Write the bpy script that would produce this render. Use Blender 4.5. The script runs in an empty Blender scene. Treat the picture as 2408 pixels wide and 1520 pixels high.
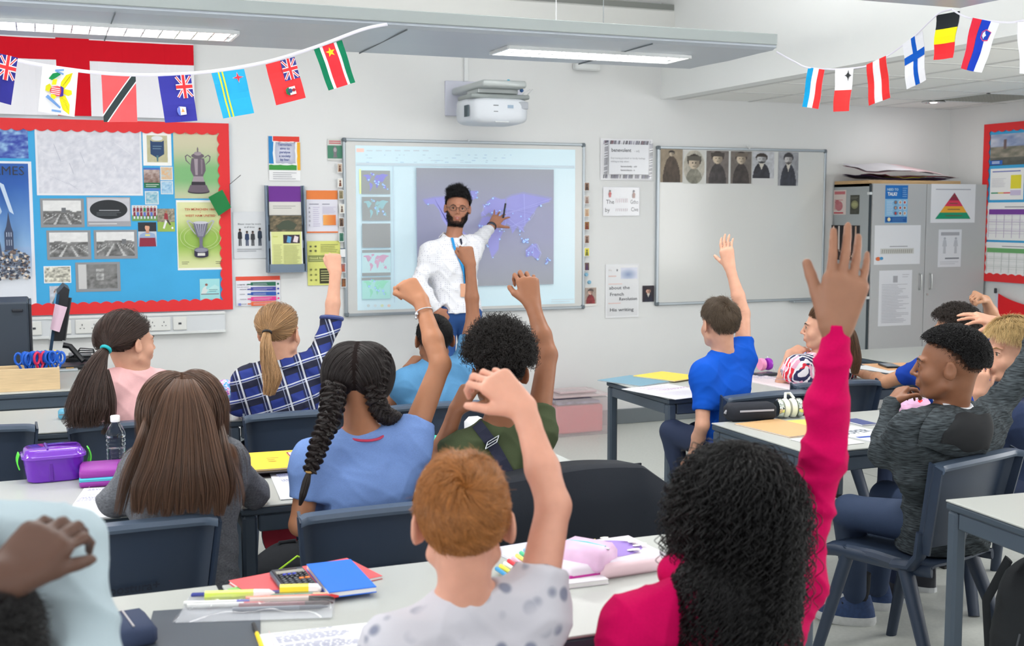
import bpy, bmesh, math, random
import numpy as np
from mathutils import Vector, Matrix
random.seed(7); RNG = np.random.default_rng(11)
sc = bpy.context.scene; COL = sc.collection
PI = math.pi
# ---------------------------------------------------------------- camera, world, lights, exposure
CAMH = 1.58; FPX = 2782.8; YAW = math.radians(21.76); PITCH = math.radians(5.358); ROLL = math.radians(-0.078)
_F = np.array([math.sin(YAW)*math.cos(PITCH), math.cos(YAW)*math.cos(PITCH), -math.sin(PITCH)])
_R0 = np.array([math.cos(YAW), -math.sin(YAW), 0.0]); _U0 = np.cross(_R0, _F)
_R = _R0*math.cos(ROLL)+_U0*math.sin(ROLL); _U = -_R0*math.sin(ROLL)+_U0*math.cos(ROLL)
cd = bpy.data.cameras.new('camera'); cam = bpy.data.objects.new('camera', cd); COL.objects.link(cam)
cam.matrix_world = Matrix(((_R[0], _U[0], -_F[0], 0), (_R[1], _U[1], -_F[1], 0), (_R[2], _U[2], -_F[2], CAMH), (0, 0, 0, 1)))
cd.sensor_width = 36; cd.lens = FPX/2408*36; cd.clip_start = .05
cd.dof.use_dof = True; cd.dof.focus_distance = 4.6; cd.dof.aperture_fstop = 5.6
sc.camera = cam
sc.view_settings.view_transform = 'Standard'; sc.view_settings.look = 'None'
sc.view_settings.gamma = 1; sc.view_settings.use_curve_mapping = False
sc.view_settings.exposure = -0.25
w = bpy.data.worlds.new('world'); sc.world = w; w.use_nodes = True
w.node_tree.nodes['Background'].inputs[0].default_value = (.80, .90, 1, 1)
w.node_tree.nodes['Background'].inputs[1].default_value = 1.0
def area(name, loc, rot, sx, sy, power, col=(1, 1, 1), spread=180):
 l = bpy.data.lights.new(name, 'AREA'); l.shape = 'RECTANGLE'; l.size = sx; l.size_y = sy; l.energy = power; l.color = col
 l.spread = math.radians(spread)
 o = bpy.data.objects.new(name, l); COL.objects.link(o); o.location = loc; o.rotation_euler = rot
 return o
# unseen windows: left wall daylight; back and right wall ones put in to brighten; the luminaires' own glow is built with them
XL, XR, YB, YW, ZC, ZLOW = -3.0, 7.03, -2.6, 7.84, 3.25, 2.41
for i, y in enumerate((-.9, 1.6, 4.1)):
 area('window_daylight', (XL+.12, y, 1.75), (0, math.radians(-90), 0), 1.5, 2.0, 46, (.99, .975, .965))
for i, y in enumerate((.2, 3.0)):  # right wall windows are out of view, added to light that side
 area('window_daylight', (XR-.12, y, 1.6), (0, math.radians(90), 0), 1.4, 2.0, 72 if y > 1 else 55, (1, .98, .962))
for i, x in enumerate((-1.2, 1.7, 4.6)):  # back wall windows are out of view, added as frontal fill
 area('window_daylight', (x, YB+.12, 1.75), (math.radians(90), 0, 0), 2.2, 1.5, 30, (1, .98, .962))
def P(u, v, Y=None, Z=None, X=None):
 """photo pixel -> world point on the plane Y=, Z= or X="""
 d = _R*(u-1204)/FPX - _U*(v-760)/FPX + _F
 t = Y/d[1] if Y is not None else ((Z-CAMH)/d[2] if Z is not None else X/d[0])
 return np.array([d[0]*t, d[1]*t, CAMH+d[2]*t])
# ---------------------------------------------------------------- colour and materials
def lin(c):
 if isinstance(c, str): c = [int(c[i:i+2], 16) for i in (0, 2, 4)]
 return tuple((x/255/12.92 if x/255 <= .04045 else ((x/255+.055)/1.055)**2.4) for x in c[:3])
MATS = {}
def mat(name, col, rough=.5, metal=0, spec=.5, emit=None, alpha=1, trans=0, noise=0, nscale=40, bump=0, bscale=200, ior=1.45, sheen=0, coat=0, sss=0, stretch=None):
 if name in MATS: return MATS[name]
 m = bpy.data.materials.new(name); m.use_nodes = True; nt = m.node_tree; b = nt.nodes['Principled BSDF']
 c = lin(col); b.inputs['Base Color'].default_value = (*c, 1); b.inputs['Roughness'].default_value = rough
 b.inputs['Metallic'].default_value = metal; b.inputs['Specular IOR Level'].default_value = spec; b.inputs['IOR'].default_value = ior
 if alpha < 1: b.inputs['Alpha'].default_value = alpha
 if trans: b.inputs['Transmission Weight'].default_value = trans
 if sheen: b.inputs['Sheen Weight'].default_value = sheen
 if coat: b.inputs['Coat Weight'].default_value = coat
 if sss:
  b.inputs['Subsurface Weight'].default_value = sss; b.inputs['Subsurface Scale'].default_value = .02
  b.inputs['Subsurface Radius'].default_value = (1, .35, .2)
 if emit: b.inputs['Emission Color'].default_value = (*lin(emit[0]), 1); b.inputs['Emission Strength'].default_value = emit[1]
 if noise or bump:
  tc = nt.nodes.new('ShaderNodeTexCoord'); src = tc.outputs['Object']
  if stretch:
   mp = nt.nodes.new('ShaderNodeMapping'); mp.inputs['Scale'].default_value = stretch; nt.links.new(src, mp.inputs[0]); src = mp.outputs[0]
 if noise:
  n = nt.nodes.new('ShaderNodeTexNoise'); n.inputs['Scale'].default_value = nscale; n.inputs['Detail'].default_value = 4
  nt.links.new(src, n.inputs['Vector'])
  r = nt.nodes.new('ShaderNodeMapRange'); r.inputs[1].default_value = .3; r.inputs[2].default_value = .7
  r.inputs[3].default_value = 1-noise; r.inputs[4].default_value = 1+noise; nt.links.new(n.outputs[0], r.inputs[0])
  x = nt.nodes.new('ShaderNodeVectorMath'); x.operation = 'SCALE'; x.inputs[0].default_value = c
  nt.links.new(r.outputs[0], x.inputs['Scale']); nt.links.new(x.outputs[0], b.inputs['Base Color'])
 if bump:
  n = nt.nodes.new('ShaderNodeTexNoise'); n.inputs['Scale'].default_value = bscale; n.inputs['Detail'].default_value = 3
  nt.links.new(src, n.inputs['Vector']); bp = nt.nodes.new('ShaderNodeBump'); bp.inputs['Strength'].default_value = bump
  bp.inputs['Distance'].default_value = .002; nt.links.new(n.outputs[0], bp.inputs['Height']); nt.links.new(bp.outputs[0], b.inputs['Normal'])
 MATS[name] = m; return m
def attr_mat(name, rough=.55, spec=.4, emit=0, coat=0):
 if name in MATS: return MATS[name]
 m = bpy.data.materials.new(name); m.use_nodes = True; nt = m.node_tree; b = nt.nodes['Principled BSDF']
 a = nt.nodes.new('ShaderNodeAttribute'); a.attribute_name = 'Col'; nt.links.new(a.outputs['Color'], b.inputs['Base Color'])
 b.inputs['Roughness'].default_value = rough; b.inputs['Specular IOR Level'].default_value = spec; b.inputs['Coat Weight'].default_value = coat
 if emit:
  nt.links.new(a.outputs['Color'], b.inputs['Emission Color']); b.inputs['Emission Strength'].default_value = emit
 MATS[name] = m; return m
# ---------------------------------------------------------------- object helpers
def tag(o, label=None, cat=None, group=None, kind=None):
 if label: o['label'] = label
 if cat: o['category'] = cat
 if group: o['group'] = group
 if kind: o['kind'] = kind
 return o
def empty(name, loc=(0, 0, 0), rz=0, label=None, cat=None, group=None, rot=None):
 o = bpy.data.objects.new(name, None); COL.objects.link(o); o.location = loc; o.rotation_euler = rot if rot else (0, 0, rz)
 o.empty_display_size = .1
 return tag(o, label, cat, group)
def copy_tree(o, parent=None):
 c = o.copy(); COL.objects.link(c); c.parent = parent
 for ch in list(KIDS.get(o.name, [])):
  d = copy_tree(bpy.data.objects[ch], c); KIDS.setdefault(c.name, []).append(d.name)
 return c
KIDS = {}
def parent_inv(p):
 """world-space parts: an Empty root is undone, world-space meshes sit at the identity"""
 return Matrix.LocRotScale(p.location, p.rotation_euler, p.scale).inverted() if p.type == 'EMPTY' else Matrix.Identity(4)
def link(name, me, m, parent=None, smooth=False, world=False):
 o = bpy.data.objects.new(name, me); COL.objects.link(o)
 for x in (m if isinstance(m, (list, tuple)) else [m]): me.materials.append(x)
 if smooth: me.polygons.foreach_set('use_smooth', [True]*len(me.polygons))
 if parent is not None:
  o.parent = parent; KIDS.setdefault(parent.name, []).append(o.name)
  if world: o.matrix_parent_inverse = parent_inv(parent)
 return o
class MB:
 """collects shapes, links them as ONE mesh object"""
 def __init__(s): s.v = []; s.f = []; s.n = 0; s.mi = []
 def add(s, vs, fs, mi=0):
  s.v += [tuple(map(float, p)) for p in vs]; s.f += [tuple(i+s.n for i in f) for f in fs]; s.mi += [mi]*len(fs); s.n += len(vs); return s
 def box(s, c, d, rz=0, mi=0, bev=0, M=None):
  x, y, z = d[0]/2, d[1]/2, d[2]/2
  if bev:
   b = min(bev, x*.49, y*.49, z*.49); vs = []
   for sz, ins in ((-1, 1), (-1, 0), (1, 0), (1, 1)):
    zz = sz*(z if ins else z-b); xx = x-(b if ins else 0); yy = y-(b if ins else 0)
    vs += [(-xx+(0 if ins else b), -yy, zz), (xx-(0 if ins else b), -yy, zz), (xx, -yy+(0 if ins else b), zz), (xx, yy-(0 if ins else b), zz),
     (xx-(0 if ins else b), yy, zz), (-xx+(0 if ins else b), yy, zz), (-xx, yy-(0 if ins else b), zz), (-xx, -yy+(0 if ins else b), zz)]
   fs = [tuple(range(7, -1, -1)), tuple(range(24, 32))]
   for r in range(3):
    for i in range(8): fs.append((r*8+i, r*8+(i+1) % 8, r*8+8+(i+1) % 8, r*8+8+i))
  else:
   vs = [(a*x, b_*y, c_*z) for c_ in (-1, 1) for b_ in (-1, 1) for a in (-1, 1)]
   fs = [(0, 2, 3, 1), (4, 5, 7, 6), (0, 1, 5, 4), (2, 6, 7, 3), (0, 4, 6, 2), (1, 3, 7, 5)]
  if M is not None: vs = [tuple(M @ Vector(p)) for p in vs]
  cr, sr = math.cos(rz), math.sin(rz)
  return s.add([(p[0]*cr-p[1]*sr+c[0], p[0]*sr+p[1]*cr+c[1], p[2]+c[2]) for p in vs], fs, mi)
 def tube(s, pts, r, n=10, mi=0, cap=True, flat=None):
  pts = [np.array(p, float) for p in pts]; rs = r if isinstance(r, (list, tuple, np.ndarray)) else [r]*len(pts)
  up = None; vs = []
  for i, p in enumerate(pts):
   t = pts[min(i+1, len(pts)-1)]-pts[max(i-1, 0)]; t = t/(np.linalg.norm(t)+1e-9)
   if up is None: up = np.array([0, 0, 1.]) if abs(t[2]) < .9 else np.array([1., 0, 0])
   a = np.cross(t, up); a /= np.linalg.norm(a)+1e-9; b = np.cross(a, t); up = b
   for k in range(n):
    th = 2*PI*k/n; fx, fy = (1, 1) if flat is None else flat
    vs.append(p+rs[i]*(a*math.cos(th)*fx+b*math.sin(th)*fy))
  fs = [(i*n+k, i*n+(k+1) % n, (i+1)*n+(k+1) % n, (i+1)*n+k) for i in range(len(pts)-1) for k in range(n)]
  if cap: fs += [tuple(range(n-1, -1, -1)), tuple(range((len(pts)-1)*n, len(pts)*n))]
  return s.add(vs, fs, mi)
 def lathe(s, prof, c=(0, 0, 0), n=24, mi=0, axis='z'):
  vs = []
  for r, z in prof:
   for k in range(n):
    a = 2*PI*k/n; q = (r*math.cos(a), r*math.sin(a), z)
    if axis == 'y': q = (q[0], q[2], q[1])
    if axis == 'x': q = (q[2], q[0], q[1])
    vs.append((q[0]+c[0], q[1]+c[1], q[2]+c[2]))
  fs = [(i*n+k, i*n+(k+1) % n, (i+1)*n+(k+1) % n, (i+1)*n+k) for i in range(len(prof)-1) for k in range(n)]
  return s.add(vs, fs, mi)
 def prism(s, poly, z0, z1, f=None, mi=0):
  """polygon in xy extruded in z, f maps local -> world"""
  n = len(poly); vs = [(x, y, z0) for x, y in poly]+[(x, y, z1) for x, y in poly]
  if f: vs = [f(*p) for p in vs]
  return s.add(vs, [tuple(range(n-1, -1, -1)), tuple(range(n, 2*n))]+[(i, (i+1) % n, n+(i+1) % n, n+i) for i in range(n)], mi)
 def ball(s, c, r, n=10, m=7, mi=0, R=None):
  r = (r, r, r) if not hasattr(r, '__len__') else r; vs = []
  for j in range(m+1):
   ph = PI*j/m
   for k in range(n):
    th = 2*PI*k/n; q = np.array([r[0]*math.sin(ph)*math.cos(th), r[1]*math.sin(ph)*math.sin(th), r[2]*math.cos(ph)])
    if R is not None: q = R@q
    vs.append(q+np.array(c))
  return s.add(vs, [(j*n+k, (j+1)*n+k, (j+1)*n+(k+1) % n, j*n+(k+1) % n) for j in range(m) for k in range(n)], mi)
 def sheet(s, fn, nu, nv, th=0, mi=0):
  """surface fn(u,v) -> point, optionally thickened along its normal"""
  g = np.array([[fn(i/nu, j/nv) for i in range(nu+1)] for j in range(nv+1)], float)
  W = nu+1
  if not th:
   return s.add(g.reshape(-1, 3), [(j*W+i, j*W+i+1, (j+1)*W+i+1, (j+1)*W+i) for j in range(nv) for i in range(nu)], mi)
  du = np.gradient(g, axis=1); dv = np.gradient(g, axis=0); nn = np.cross(du, dv); nn /= np.linalg.norm(nn, axis=2, keepdims=True)+1e-12
  b = g-nn*th; N = W*(nv+1); vs = np.concatenate([g.reshape(-1, 3), b.reshape(-1, 3)])
  fs = []
  for j in range(nv):
   for i in range(nu):
    a = j*W+i; fs += [(a, a+1, a+W+1, a+W), (N+a, N+a+W, N+a+W+1, N+a+1)]
  for i in range(nu): fs += [(i, N+i, N+i+1, i+1), (nv*W+i, nv*W+i+1, N+nv*W+i+1, N+nv*W+i)]
  for j in range(nv): fs += [(j*W, (j+1)*W, N+(j+1)*W, N+j*W), (j*W+nu, N+j*W+nu, N+(j+1)*W+nu, (j+1)*W+nu)]
  return s.add(vs, fs, mi)
 def build(s, name, m, parent=None, smooth=False, label=None, cat=None, group=None, kind=None, world=False, fix=True):
  me = bpy.data.meshes.new(name); me.from_pydata(s.v, [], s.f)
  if fix:
   bm = bmesh.new(); bm.from_mesh(me); bmesh.ops.remove_doubles(bm, verts=bm.verts, dist=1e-6); bmesh.ops.recalc_face_normals(bm, faces=bm.faces); bm.to_mesh(me); bm.free()
  else: me.update()
  o = link(name, me, m, parent, False, world)
  if not fix or len(me.polygons) == len(s.mi): me.polygons.foreach_set('material_index', s.mi[:len(me.polygons)])
  if smooth:
   me.polygons.foreach_set('use_smooth', [True]*len(me.polygons))
   me.set_sharp_from_angle(angle=math.radians(smooth if smooth > 1 else 40))
  return tag(o, label, cat, group, kind)
# ---------------------------------------------------------------- flat print: coloured polygons laid on a sheet
_font = {}
def text_polys(s, size, bold=0):
 """filled glyph triangles of the built-in font, in em units scaled to size"""
 key = (s, bold)
 if key not in _font:
  c = bpy.data.curves.new('t', 'FONT'); c.body = s; c.size = 1; c.offset = .02*bold; c.resolution_u = 2
  o = bpy.data.objects.new('t', c); COL.objects.link(o); dg = bpy.context.evaluated_depsgraph_get(); me = o.evaluated_get(dg).to_mesh()
  vs = [tuple(v.co)[:2] for v in me.vertices]; fs = [[vs[i] for i in p.vertices] for p in me.polygons]
  w_ = max([v[0] for v in vs] or [0]); _font[key] = (fs, w_)
  bpy.data.objects.remove(o); bpy.data.curves.remove(c)
 fs, w_ = _font[key]
 return [[(x*size, y*size) for x, y in f] for f in fs], w_*size
def circ(cx, cy, rx, ry=None, n=20, a0=0, a1=2*PI):
 ry = rx if ry is None else ry
 return [(cx+rx*math.cos(a0+(a1-a0)*i/n), cy+ry*math.sin(a0+(a1-a0)*i/n)) for i in range(n)]
def star(cx, cy, r, n=5, q=.4, rot=PI/2):
 return [(cx+(r if i % 2 == 0 else r*q)*math.cos(rot+PI*i/n), cy+(r if i % 2 == 0 else r*q)*math.sin(rot+PI*i/n)) for i in range(2*n)]
def vnoise(x, y, seed=0):
 """smooth value noise in numpy"""
 xi = np.floor(x).astype(int); yi = np.floor(y).astype(int); fx = x-xi; fy = y-yi; fx = fx*fx*(3-2*fx); fy = fy*fy*(3-2*fy)
 def h(a, b): return np.modf(np.abs(np.sin(a*127.1+b*311.7+seed*74.7)*43758.5453))[0]
 return (h(xi, yi)*(1-fx)+h(xi+1, yi)*fx)*(1-fy)+(h(xi, yi+1)*(1-fx)+h(xi+1, yi+1)*fx)*fy
class Print:
 """shapes in local metres (x right, y up, origin bottom left); later shapes lie on top"""
 def __init__(s, W, H): s.W, s.H = W, H; s.items = []
 def poly(s, pts, col): s.items.append((pts, lin(col), None)); return s
 def rect(s, x0, y0, x1, y1, col): return s.poly([(x0*s.W, y0*s.H), (x1*s.W, y0*s.H), (x1*s.W, y1*s.H), (x0*s.W, y1*s.H)], col)
 def rp(s, pts, col): return s.poly([(x*s.W, y*s.H) for x, y in pts], col)
 def ell(s, cx, cy, rx, ry, col, n=20): return s.rp(circ(cx, cy, rx, ry, n), col)
 def text(s, x, y, size, t, col, bold=0, align='l', fit=None, slant=0):
  fs, w_ = text_polys(t, size*s.H, bold); k = 1
  if fit: k = fit*s.W/w_; w_ *= k
  ox = x*s.W-(w_/2 if align == 'c' else (w_ if align == 'r' else 0))
  c = lin(col); s.items.append(([[(ox+a*k+b*slant, y*s.H+b) for a, b in f] for f in fs], c, 'T')); return s
 def lines(s, x0, y0, x1, y1, n, col, th=.3, rag=.25, seed=1):
  r = random.Random(seed); dy = (y1-y0)/n
  for i in range(n):
   xe = x1-(x1-x0)*r.random()*rag; yy = y1-dy*(i+.5); s.rect(x0, yy-dy*th/2, xe, yy+dy*th/2, col)
  return s
 def grid(s, x0, y0, x1, y1, nx, ny, fn):
  """picture: fn(u,v arrays, v up) -> rgb 0..255 array"""
  s.items.append(((x0*s.W, y0*s.H, x1*s.W, y1*s.H, nx, ny, fn), None, 'G')); return s
 def build(s, name, f, parent=None, m=None, cuts=None, world=False, eps=.00025, zoff=0, double=False):
  """f(x,y,z) maps to 3D; cuts = number of divisions for bending"""
  V = []; Fc = []; C = []; z = zoff
  def addpoly(pts, col, z):
   n = len(V); V.extend((p[0], p[1], z) for p in pts); Fc.append(tuple(range(n, n+len(pts)))); C.extend([col]*len(pts))
  for it, col, kind in s.items:
   z += eps
   if kind is None: addpoly(it, col, z)
   elif kind == 'T':
    for q in it: addpoly(q, col, z)
   else:
    x0, y0, x1, y1, nx, ny, fn = it; uu, vv = np.meshgrid(np.linspace(0, 1, nx+1), np.linspace(0, 1, ny+1))
    rgb = np.clip(np.asarray(fn(uu, vv), float)/255, 0, 1); rgb = np.where(rgb <= .04045, rgb/12.92, ((rgb+.055)/1.055)**2.4)
    n0 = len(V)
    for j in range(ny+1):
     for i in range(nx+1): V.append((x0+(x1-x0)*i/nx, y0+(y1-y0)*j/ny, z))
    W = nx+1
    for j in range(ny):
     for i in range(nx):
      ids = (j*W+i, j*W+i+1, (j+1)*W+i+1, (j+1)*W+i); Fc.append(tuple(n0+q for q in ids)); C.extend([tuple(rgb[q//W, q % W]) for q in ids])
  me = bpy.data.meshes.new(name); me.from_pydata(V, [], Fc)
  a = me.color_attributes.new('Col', 'FLOAT_COLOR', 'CORNER'); arr = np.ones((len(C), 4), np.float32); arr[:, :3] = C; a.data.foreach_set('color', arr.ravel())
  bm = bmesh.new(); bm.from_mesh(me)
  if cuts:
   for ax, nn, L in ((0, cuts[0], s.W), (1, cuts[1], s.H)):
    for k in range(1, nn):
     co = [0, 0, 0]; no = [0, 0, 0]; co[ax] = L*k/nn; no[ax] = 1
     bmesh.ops.bisect_plane(bm, geom=bm.verts[:]+bm.edges[:]+bm.faces[:], plane_co=co, plane_no=no)
  for v in bm.verts: v.co = f(*v.co)
  bm.to_mesh(me); bm.free(); me.update()
  return link(name, me, m or attr_mat('print'), parent, False, world)
def wallmap(x0, z0, Y, ry=0):
 """local (x,y,z) on a wall facing -Y with lower left corner x0,z0, turned ry about its centre"""
 def f(x, y, z): return (x0+x, Y-z, z0+y)
 return f
# ================================================================= the room
M_wall = mat('painted_wall', (226, 227, 227), .6, noise=.012, nscale=3, bump=.05, bscale=300)
M_ceil = mat('ceiling_paint', (228, 230, 229), .7)
M_floor = mat('vinyl_floor', (196, 199, 193), .42, noise=.05, nscale=60)
M_slate = mat('slate_metal', (70, 82, 95), .42)
M_grey = mat('skirting_grey', (110, 117, 122), .5)
M_white = mat('white_plastic', (225, 228, 228), .35)
M_alu = mat('aluminium', (190, 196, 200), .35, metal=.6)
M_glass = mat('window_glass', (225, 238, 245), .05, alpha=.15)
def struct(mb, name, m, **k): return mb.build(name, m, kind='structure', **k)
struct(MB().box(((XL+XR)/2, (YB+YW)/2, -.05), (XR-XL+.4, YW-YB+.4, .1)), 'floor', M_floor)
# floor welding seams of the sheet vinyl
mb = MB()
for x in (-1.2, .6, 2.6, 4.6, 6.4): mb.box((x, (YB+YW)/2, .0004), (.004, YW-YB, .0008))
for y in (2.9, 6.1): mb.box(((XL+XR)/2, y, .0004), (XR-XL, .004, .0008))
struct(mb, 'trim_1', mat('floor_seam', (150, 153, 148), .5))
struct(MB().box(((XL+XR)/2, YW+.1, ZC/2), (XR-XL+.4, .2, ZC)), 'wall_front', M_wall)
def holed(name, n, along, fixed, lo, hi, centers, hw, z0, z1, thick):
 """wall with window openings"""
 mb = MB(); edges = [lo]
 for c in centers: edges += [c-hw, c+hw]
 edges.append(hi)
 def bx(a, b, za, zb):
  if along == 'y': mb.box((fixed, (a+b)/2, (za+zb)/2), (thick, b-a, zb-za))
  else: mb.box(((a+b)/2, fixed, (za+zb)/2), (b-a, thick, zb-za))
 for i in range(0, len(edges), 2): bx(edges[i], edges[i+1], 0, ZC)
 for c in centers: bx(c-hw, c+hw, 0, z0); bx(c-hw, c+hw, z1, ZC)
 struct(mb, name, M_wall)
holed('wall_left', 0, 'y', XL-.1, YB, YW, (-.9, 1.6, 4.1), 1.05, .95, 2.6, .2)
holed('wall_back', 0, 'x', YB-.1, XL-.2, XR+.2, (-1.2, 1.7, 4.6), 1.15, .95, 2.6, .2)
holed('wall_right', 0, 'y', XR+.1, YB, YW, (.2, 3.0), 1.05, .85, 2.35, .2)
k = 0
for side, c in [('r', c) for c in (.2, 3.0)]+[('y', c) for c in (-.9, 1.6, 4.1)]+[('x', c) for c in (-1.2, 1.7, 4.6)]:  # back and right wall windows are invented for the light they give
 k += 1; hw = 1.15 if side == 'x' else 1.05; e = empty(f'window_{k}', (XL-.1, c, 0) if side == 'y' else ((XR+.1, c, 0) if side == 'r' else (c, YB-.1, 0)), 0); e['kind'] = 'structure'
 e.rotation_euler = (0, 0, {'y': PI/2, 'r': -PI/2, 'x': 0}[side]); e.scale = (1, 1, 1 if side != 'r' else .91)
 mb = MB()
 for x in (-hw+.03, 0, hw-.03): mb.box((x, 0, 1.775), (.06, .07, 1.65))
 for z in (.98, 2.0, 2.57): mb.box((0, 0, z), (2*hw, .07, .06))
 mb.build('window_frame', M_white, e)
 MB().box((0, 0, 1.775), (2*hw-.04, .006, 1.6)).build('window_pane', M_glass, e)
 MB().box((0, (.16 if side == 'x' else -.16), .93), (2*hw+.1, .2, .03)).build('window_sill', M_white, e)
# ceiling: high part on the left, a bulkhead, the low tiled part on the right
XBK = P(1553, 247, Y=YW)[0]
struct(MB().box(((XL+XBK)/2, (YB+YW)/2, ZC+.05), (XBK-XL+.2, YW-YB+.4, .1)), 'ceiling', M_ceil)
struct(MB().box((XBK+.06, (YB+YW)/2, (ZC+ZLOW)/2), (.12, YW-YB, ZC-ZLOW)), 'wall_bulkhead', mat('bulkhead_paint', (236, 238, 237), .6))
struct(MB().box((XBK+.145, (YB+YW)/2, ZLOW+.015), (.05, YW-YB, .03)), 'trim_2', mat('ceiling_edge', (205, 205, 203), .5))
e = empty('ceiling_low'); e['kind'] = 'structure'
M_tile = mat('ceiling_tile', (247, 247, 244), .8, noise=.03, nscale=500, bump=.1, bscale=900)
MB().box(((XBK+XR)/2+.06, (YB+YW)/2, ZLOW+.075), (XR-XBK-.1, YW-YB, .05)).build('backing', M_ceil, e)
gx = XBK+.17; tiles = []; gy = YW
M_grid = mat('ceiling_grid', (214, 215, 213), .5)
first = None
xs = [gx+.6*i for i in range(int((XR-gx)/.6)+1)]; ys = [YW-.6*j for j in range(1, 14)]
mbg = MB()
for i, x in enumerate(xs):
 for j, y in enumerate(ys):
  wx = min(.6, XR-x)
  if wx < .05: continue
  if (j == 1 and i == 3): continue        # cut out for the ventilation grille
  if first is None or wx < .6:
   o = MB().box((wx/2, .3, .004), (wx-.012, .588, .012)).build('ceiling_tile', M_tile, e)
   if wx >= .6: first = o
  else:
   o = first.copy(); COL.objects.link(o); o.parent = e
  o.location = (x, y, ZLOW+.012)
for x in xs: mbg.box((x, (YB+YW)/2, ZLOW+.012), (.024, YW-YB, .012))
for y in ys: mbg.box(((gx+XR)/2, y, ZLOW+.0125), (XR-gx, .024, .012))
mbg.build('ceiling_grid', M_grid, e)
vx, vy = xs[3], ys[1]
v_ = empty('ceiling_vent', (vx+.3, vy+.3, ZLOW+.01), 0, 'square perforated grey ventilation grille in the low tiled ceiling', 'vent')
MB().box((0, 0, .01), (.59, .59, .01)).build('backing', mat('vent_dark', (120, 122, 116), .7), v_)
mb = MB()
for i in range(19): mb.box((-.28+i*.031, 0, 0), (.009, .57, .008)); mb.box((0, -.28+i*.031, .001), (.57, .009, .006))
mb.build('grille', mat('vent_grey', (176, 178, 170), .6), v_)
mb = MB()
for q in (-1, 1): mb.box((q*.29, 0, -.002), (.02, .6, .01)); mb.box((0, q*.29, -.002), (.6, .02, .01))
mb.build('frame', M_white, v_)
pc = P(2195, 240, Z=ZLOW)
for (x, y, lb) in ((pc[0], pc[1], 'small round recessed spotlight in the low tiled ceiling near the grille'), (5.4, 3.1, 'recessed spotlight in the low ceiling above the right tables'), (6.5, 4.6, 'recessed spotlight in the low ceiling by the right wall')):  # the latter two are out of view, added to brighten the right side
 dl = empty('downlight', (x, y, ZLOW), 0, lb, 'light')
 MB().lathe([(.085, .006), (.09, -.004), (.07, -.006), (.06, .004), (.02, .006), (0, .006)], n=28).build('bezel', mat('chrome', (210, 212, 214), .15, metal=1), dl, smooth=1)
 MB().lathe([(.028, -.004), (.02, -.008), (0, -.009)], n=16).build('lamp', mat('spot_glow', (255, 250, 240), .3, emit=((255, 250, 240), 6)), dl, smooth=1)
 area('downlight_glow', (x, y, ZLOW-.02), (0, 0, 0), .12, .12, 3, (1, .98, .94))
# boxed-in blind housing high on the front wall
xe = P(1560, 60, Y=YW)[0]; zt = P(1560, 22, Y=YW-.2)[2]; zb = P(1560, 80, Y=YW-.2)[2]
struct(MB().box(((XL+xe)/2, YW-.1, (zt+zb)/2), (xe-XL, .2, zt-zb), bev=.012), 'trim_3', mat('boxing_white', (222, 223, 220), .5))
struct(MB().box(((XL+xe)/2, YW-.11, zt+.02), (xe-XL, .16, .04)), 'trim_4', mat('boxing_gap', (135, 138, 134), .7))
struct(MB().box(((XL+xe)/2, YW-.04, zb-.05), (xe-XL, .08, .05), bev=.01), 'trim_5', MATS['boxing_white'])
xp = P(1612, 60, Y=YW)[0]
struct(MB().box(((xp+XBK)/2+.3, YW-.04, (ZC+ZLOW)/2+.3), (XBK-xp+.6, .08, ZC-ZLOW-.4)), 'trim_6', M_wall)
# skirting boards
x0 = XL
struct(MB().box(((XL+XR)/2, YW-.012, .055), (XR-XL, .024, .11), bev=.004), 'baseboard_front', M_grey)
struct(MB().box((XR-.012, (YB+YW)/2, .055), (.024, YW-YB, .11), bev=.004), 'baseboard_right', M_grey)
struct(MB().box((XL+.012, (YB+YW)/2, .055), (.024, YW-YB, .11), bev=.004), 'baseboard_left', M_grey)
struct(MB().box(((XL+XR)/2, YB+.012, .055), (XR-XL, .024, .11), bev=.004), 'baseboard_back', M_grey)
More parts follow.
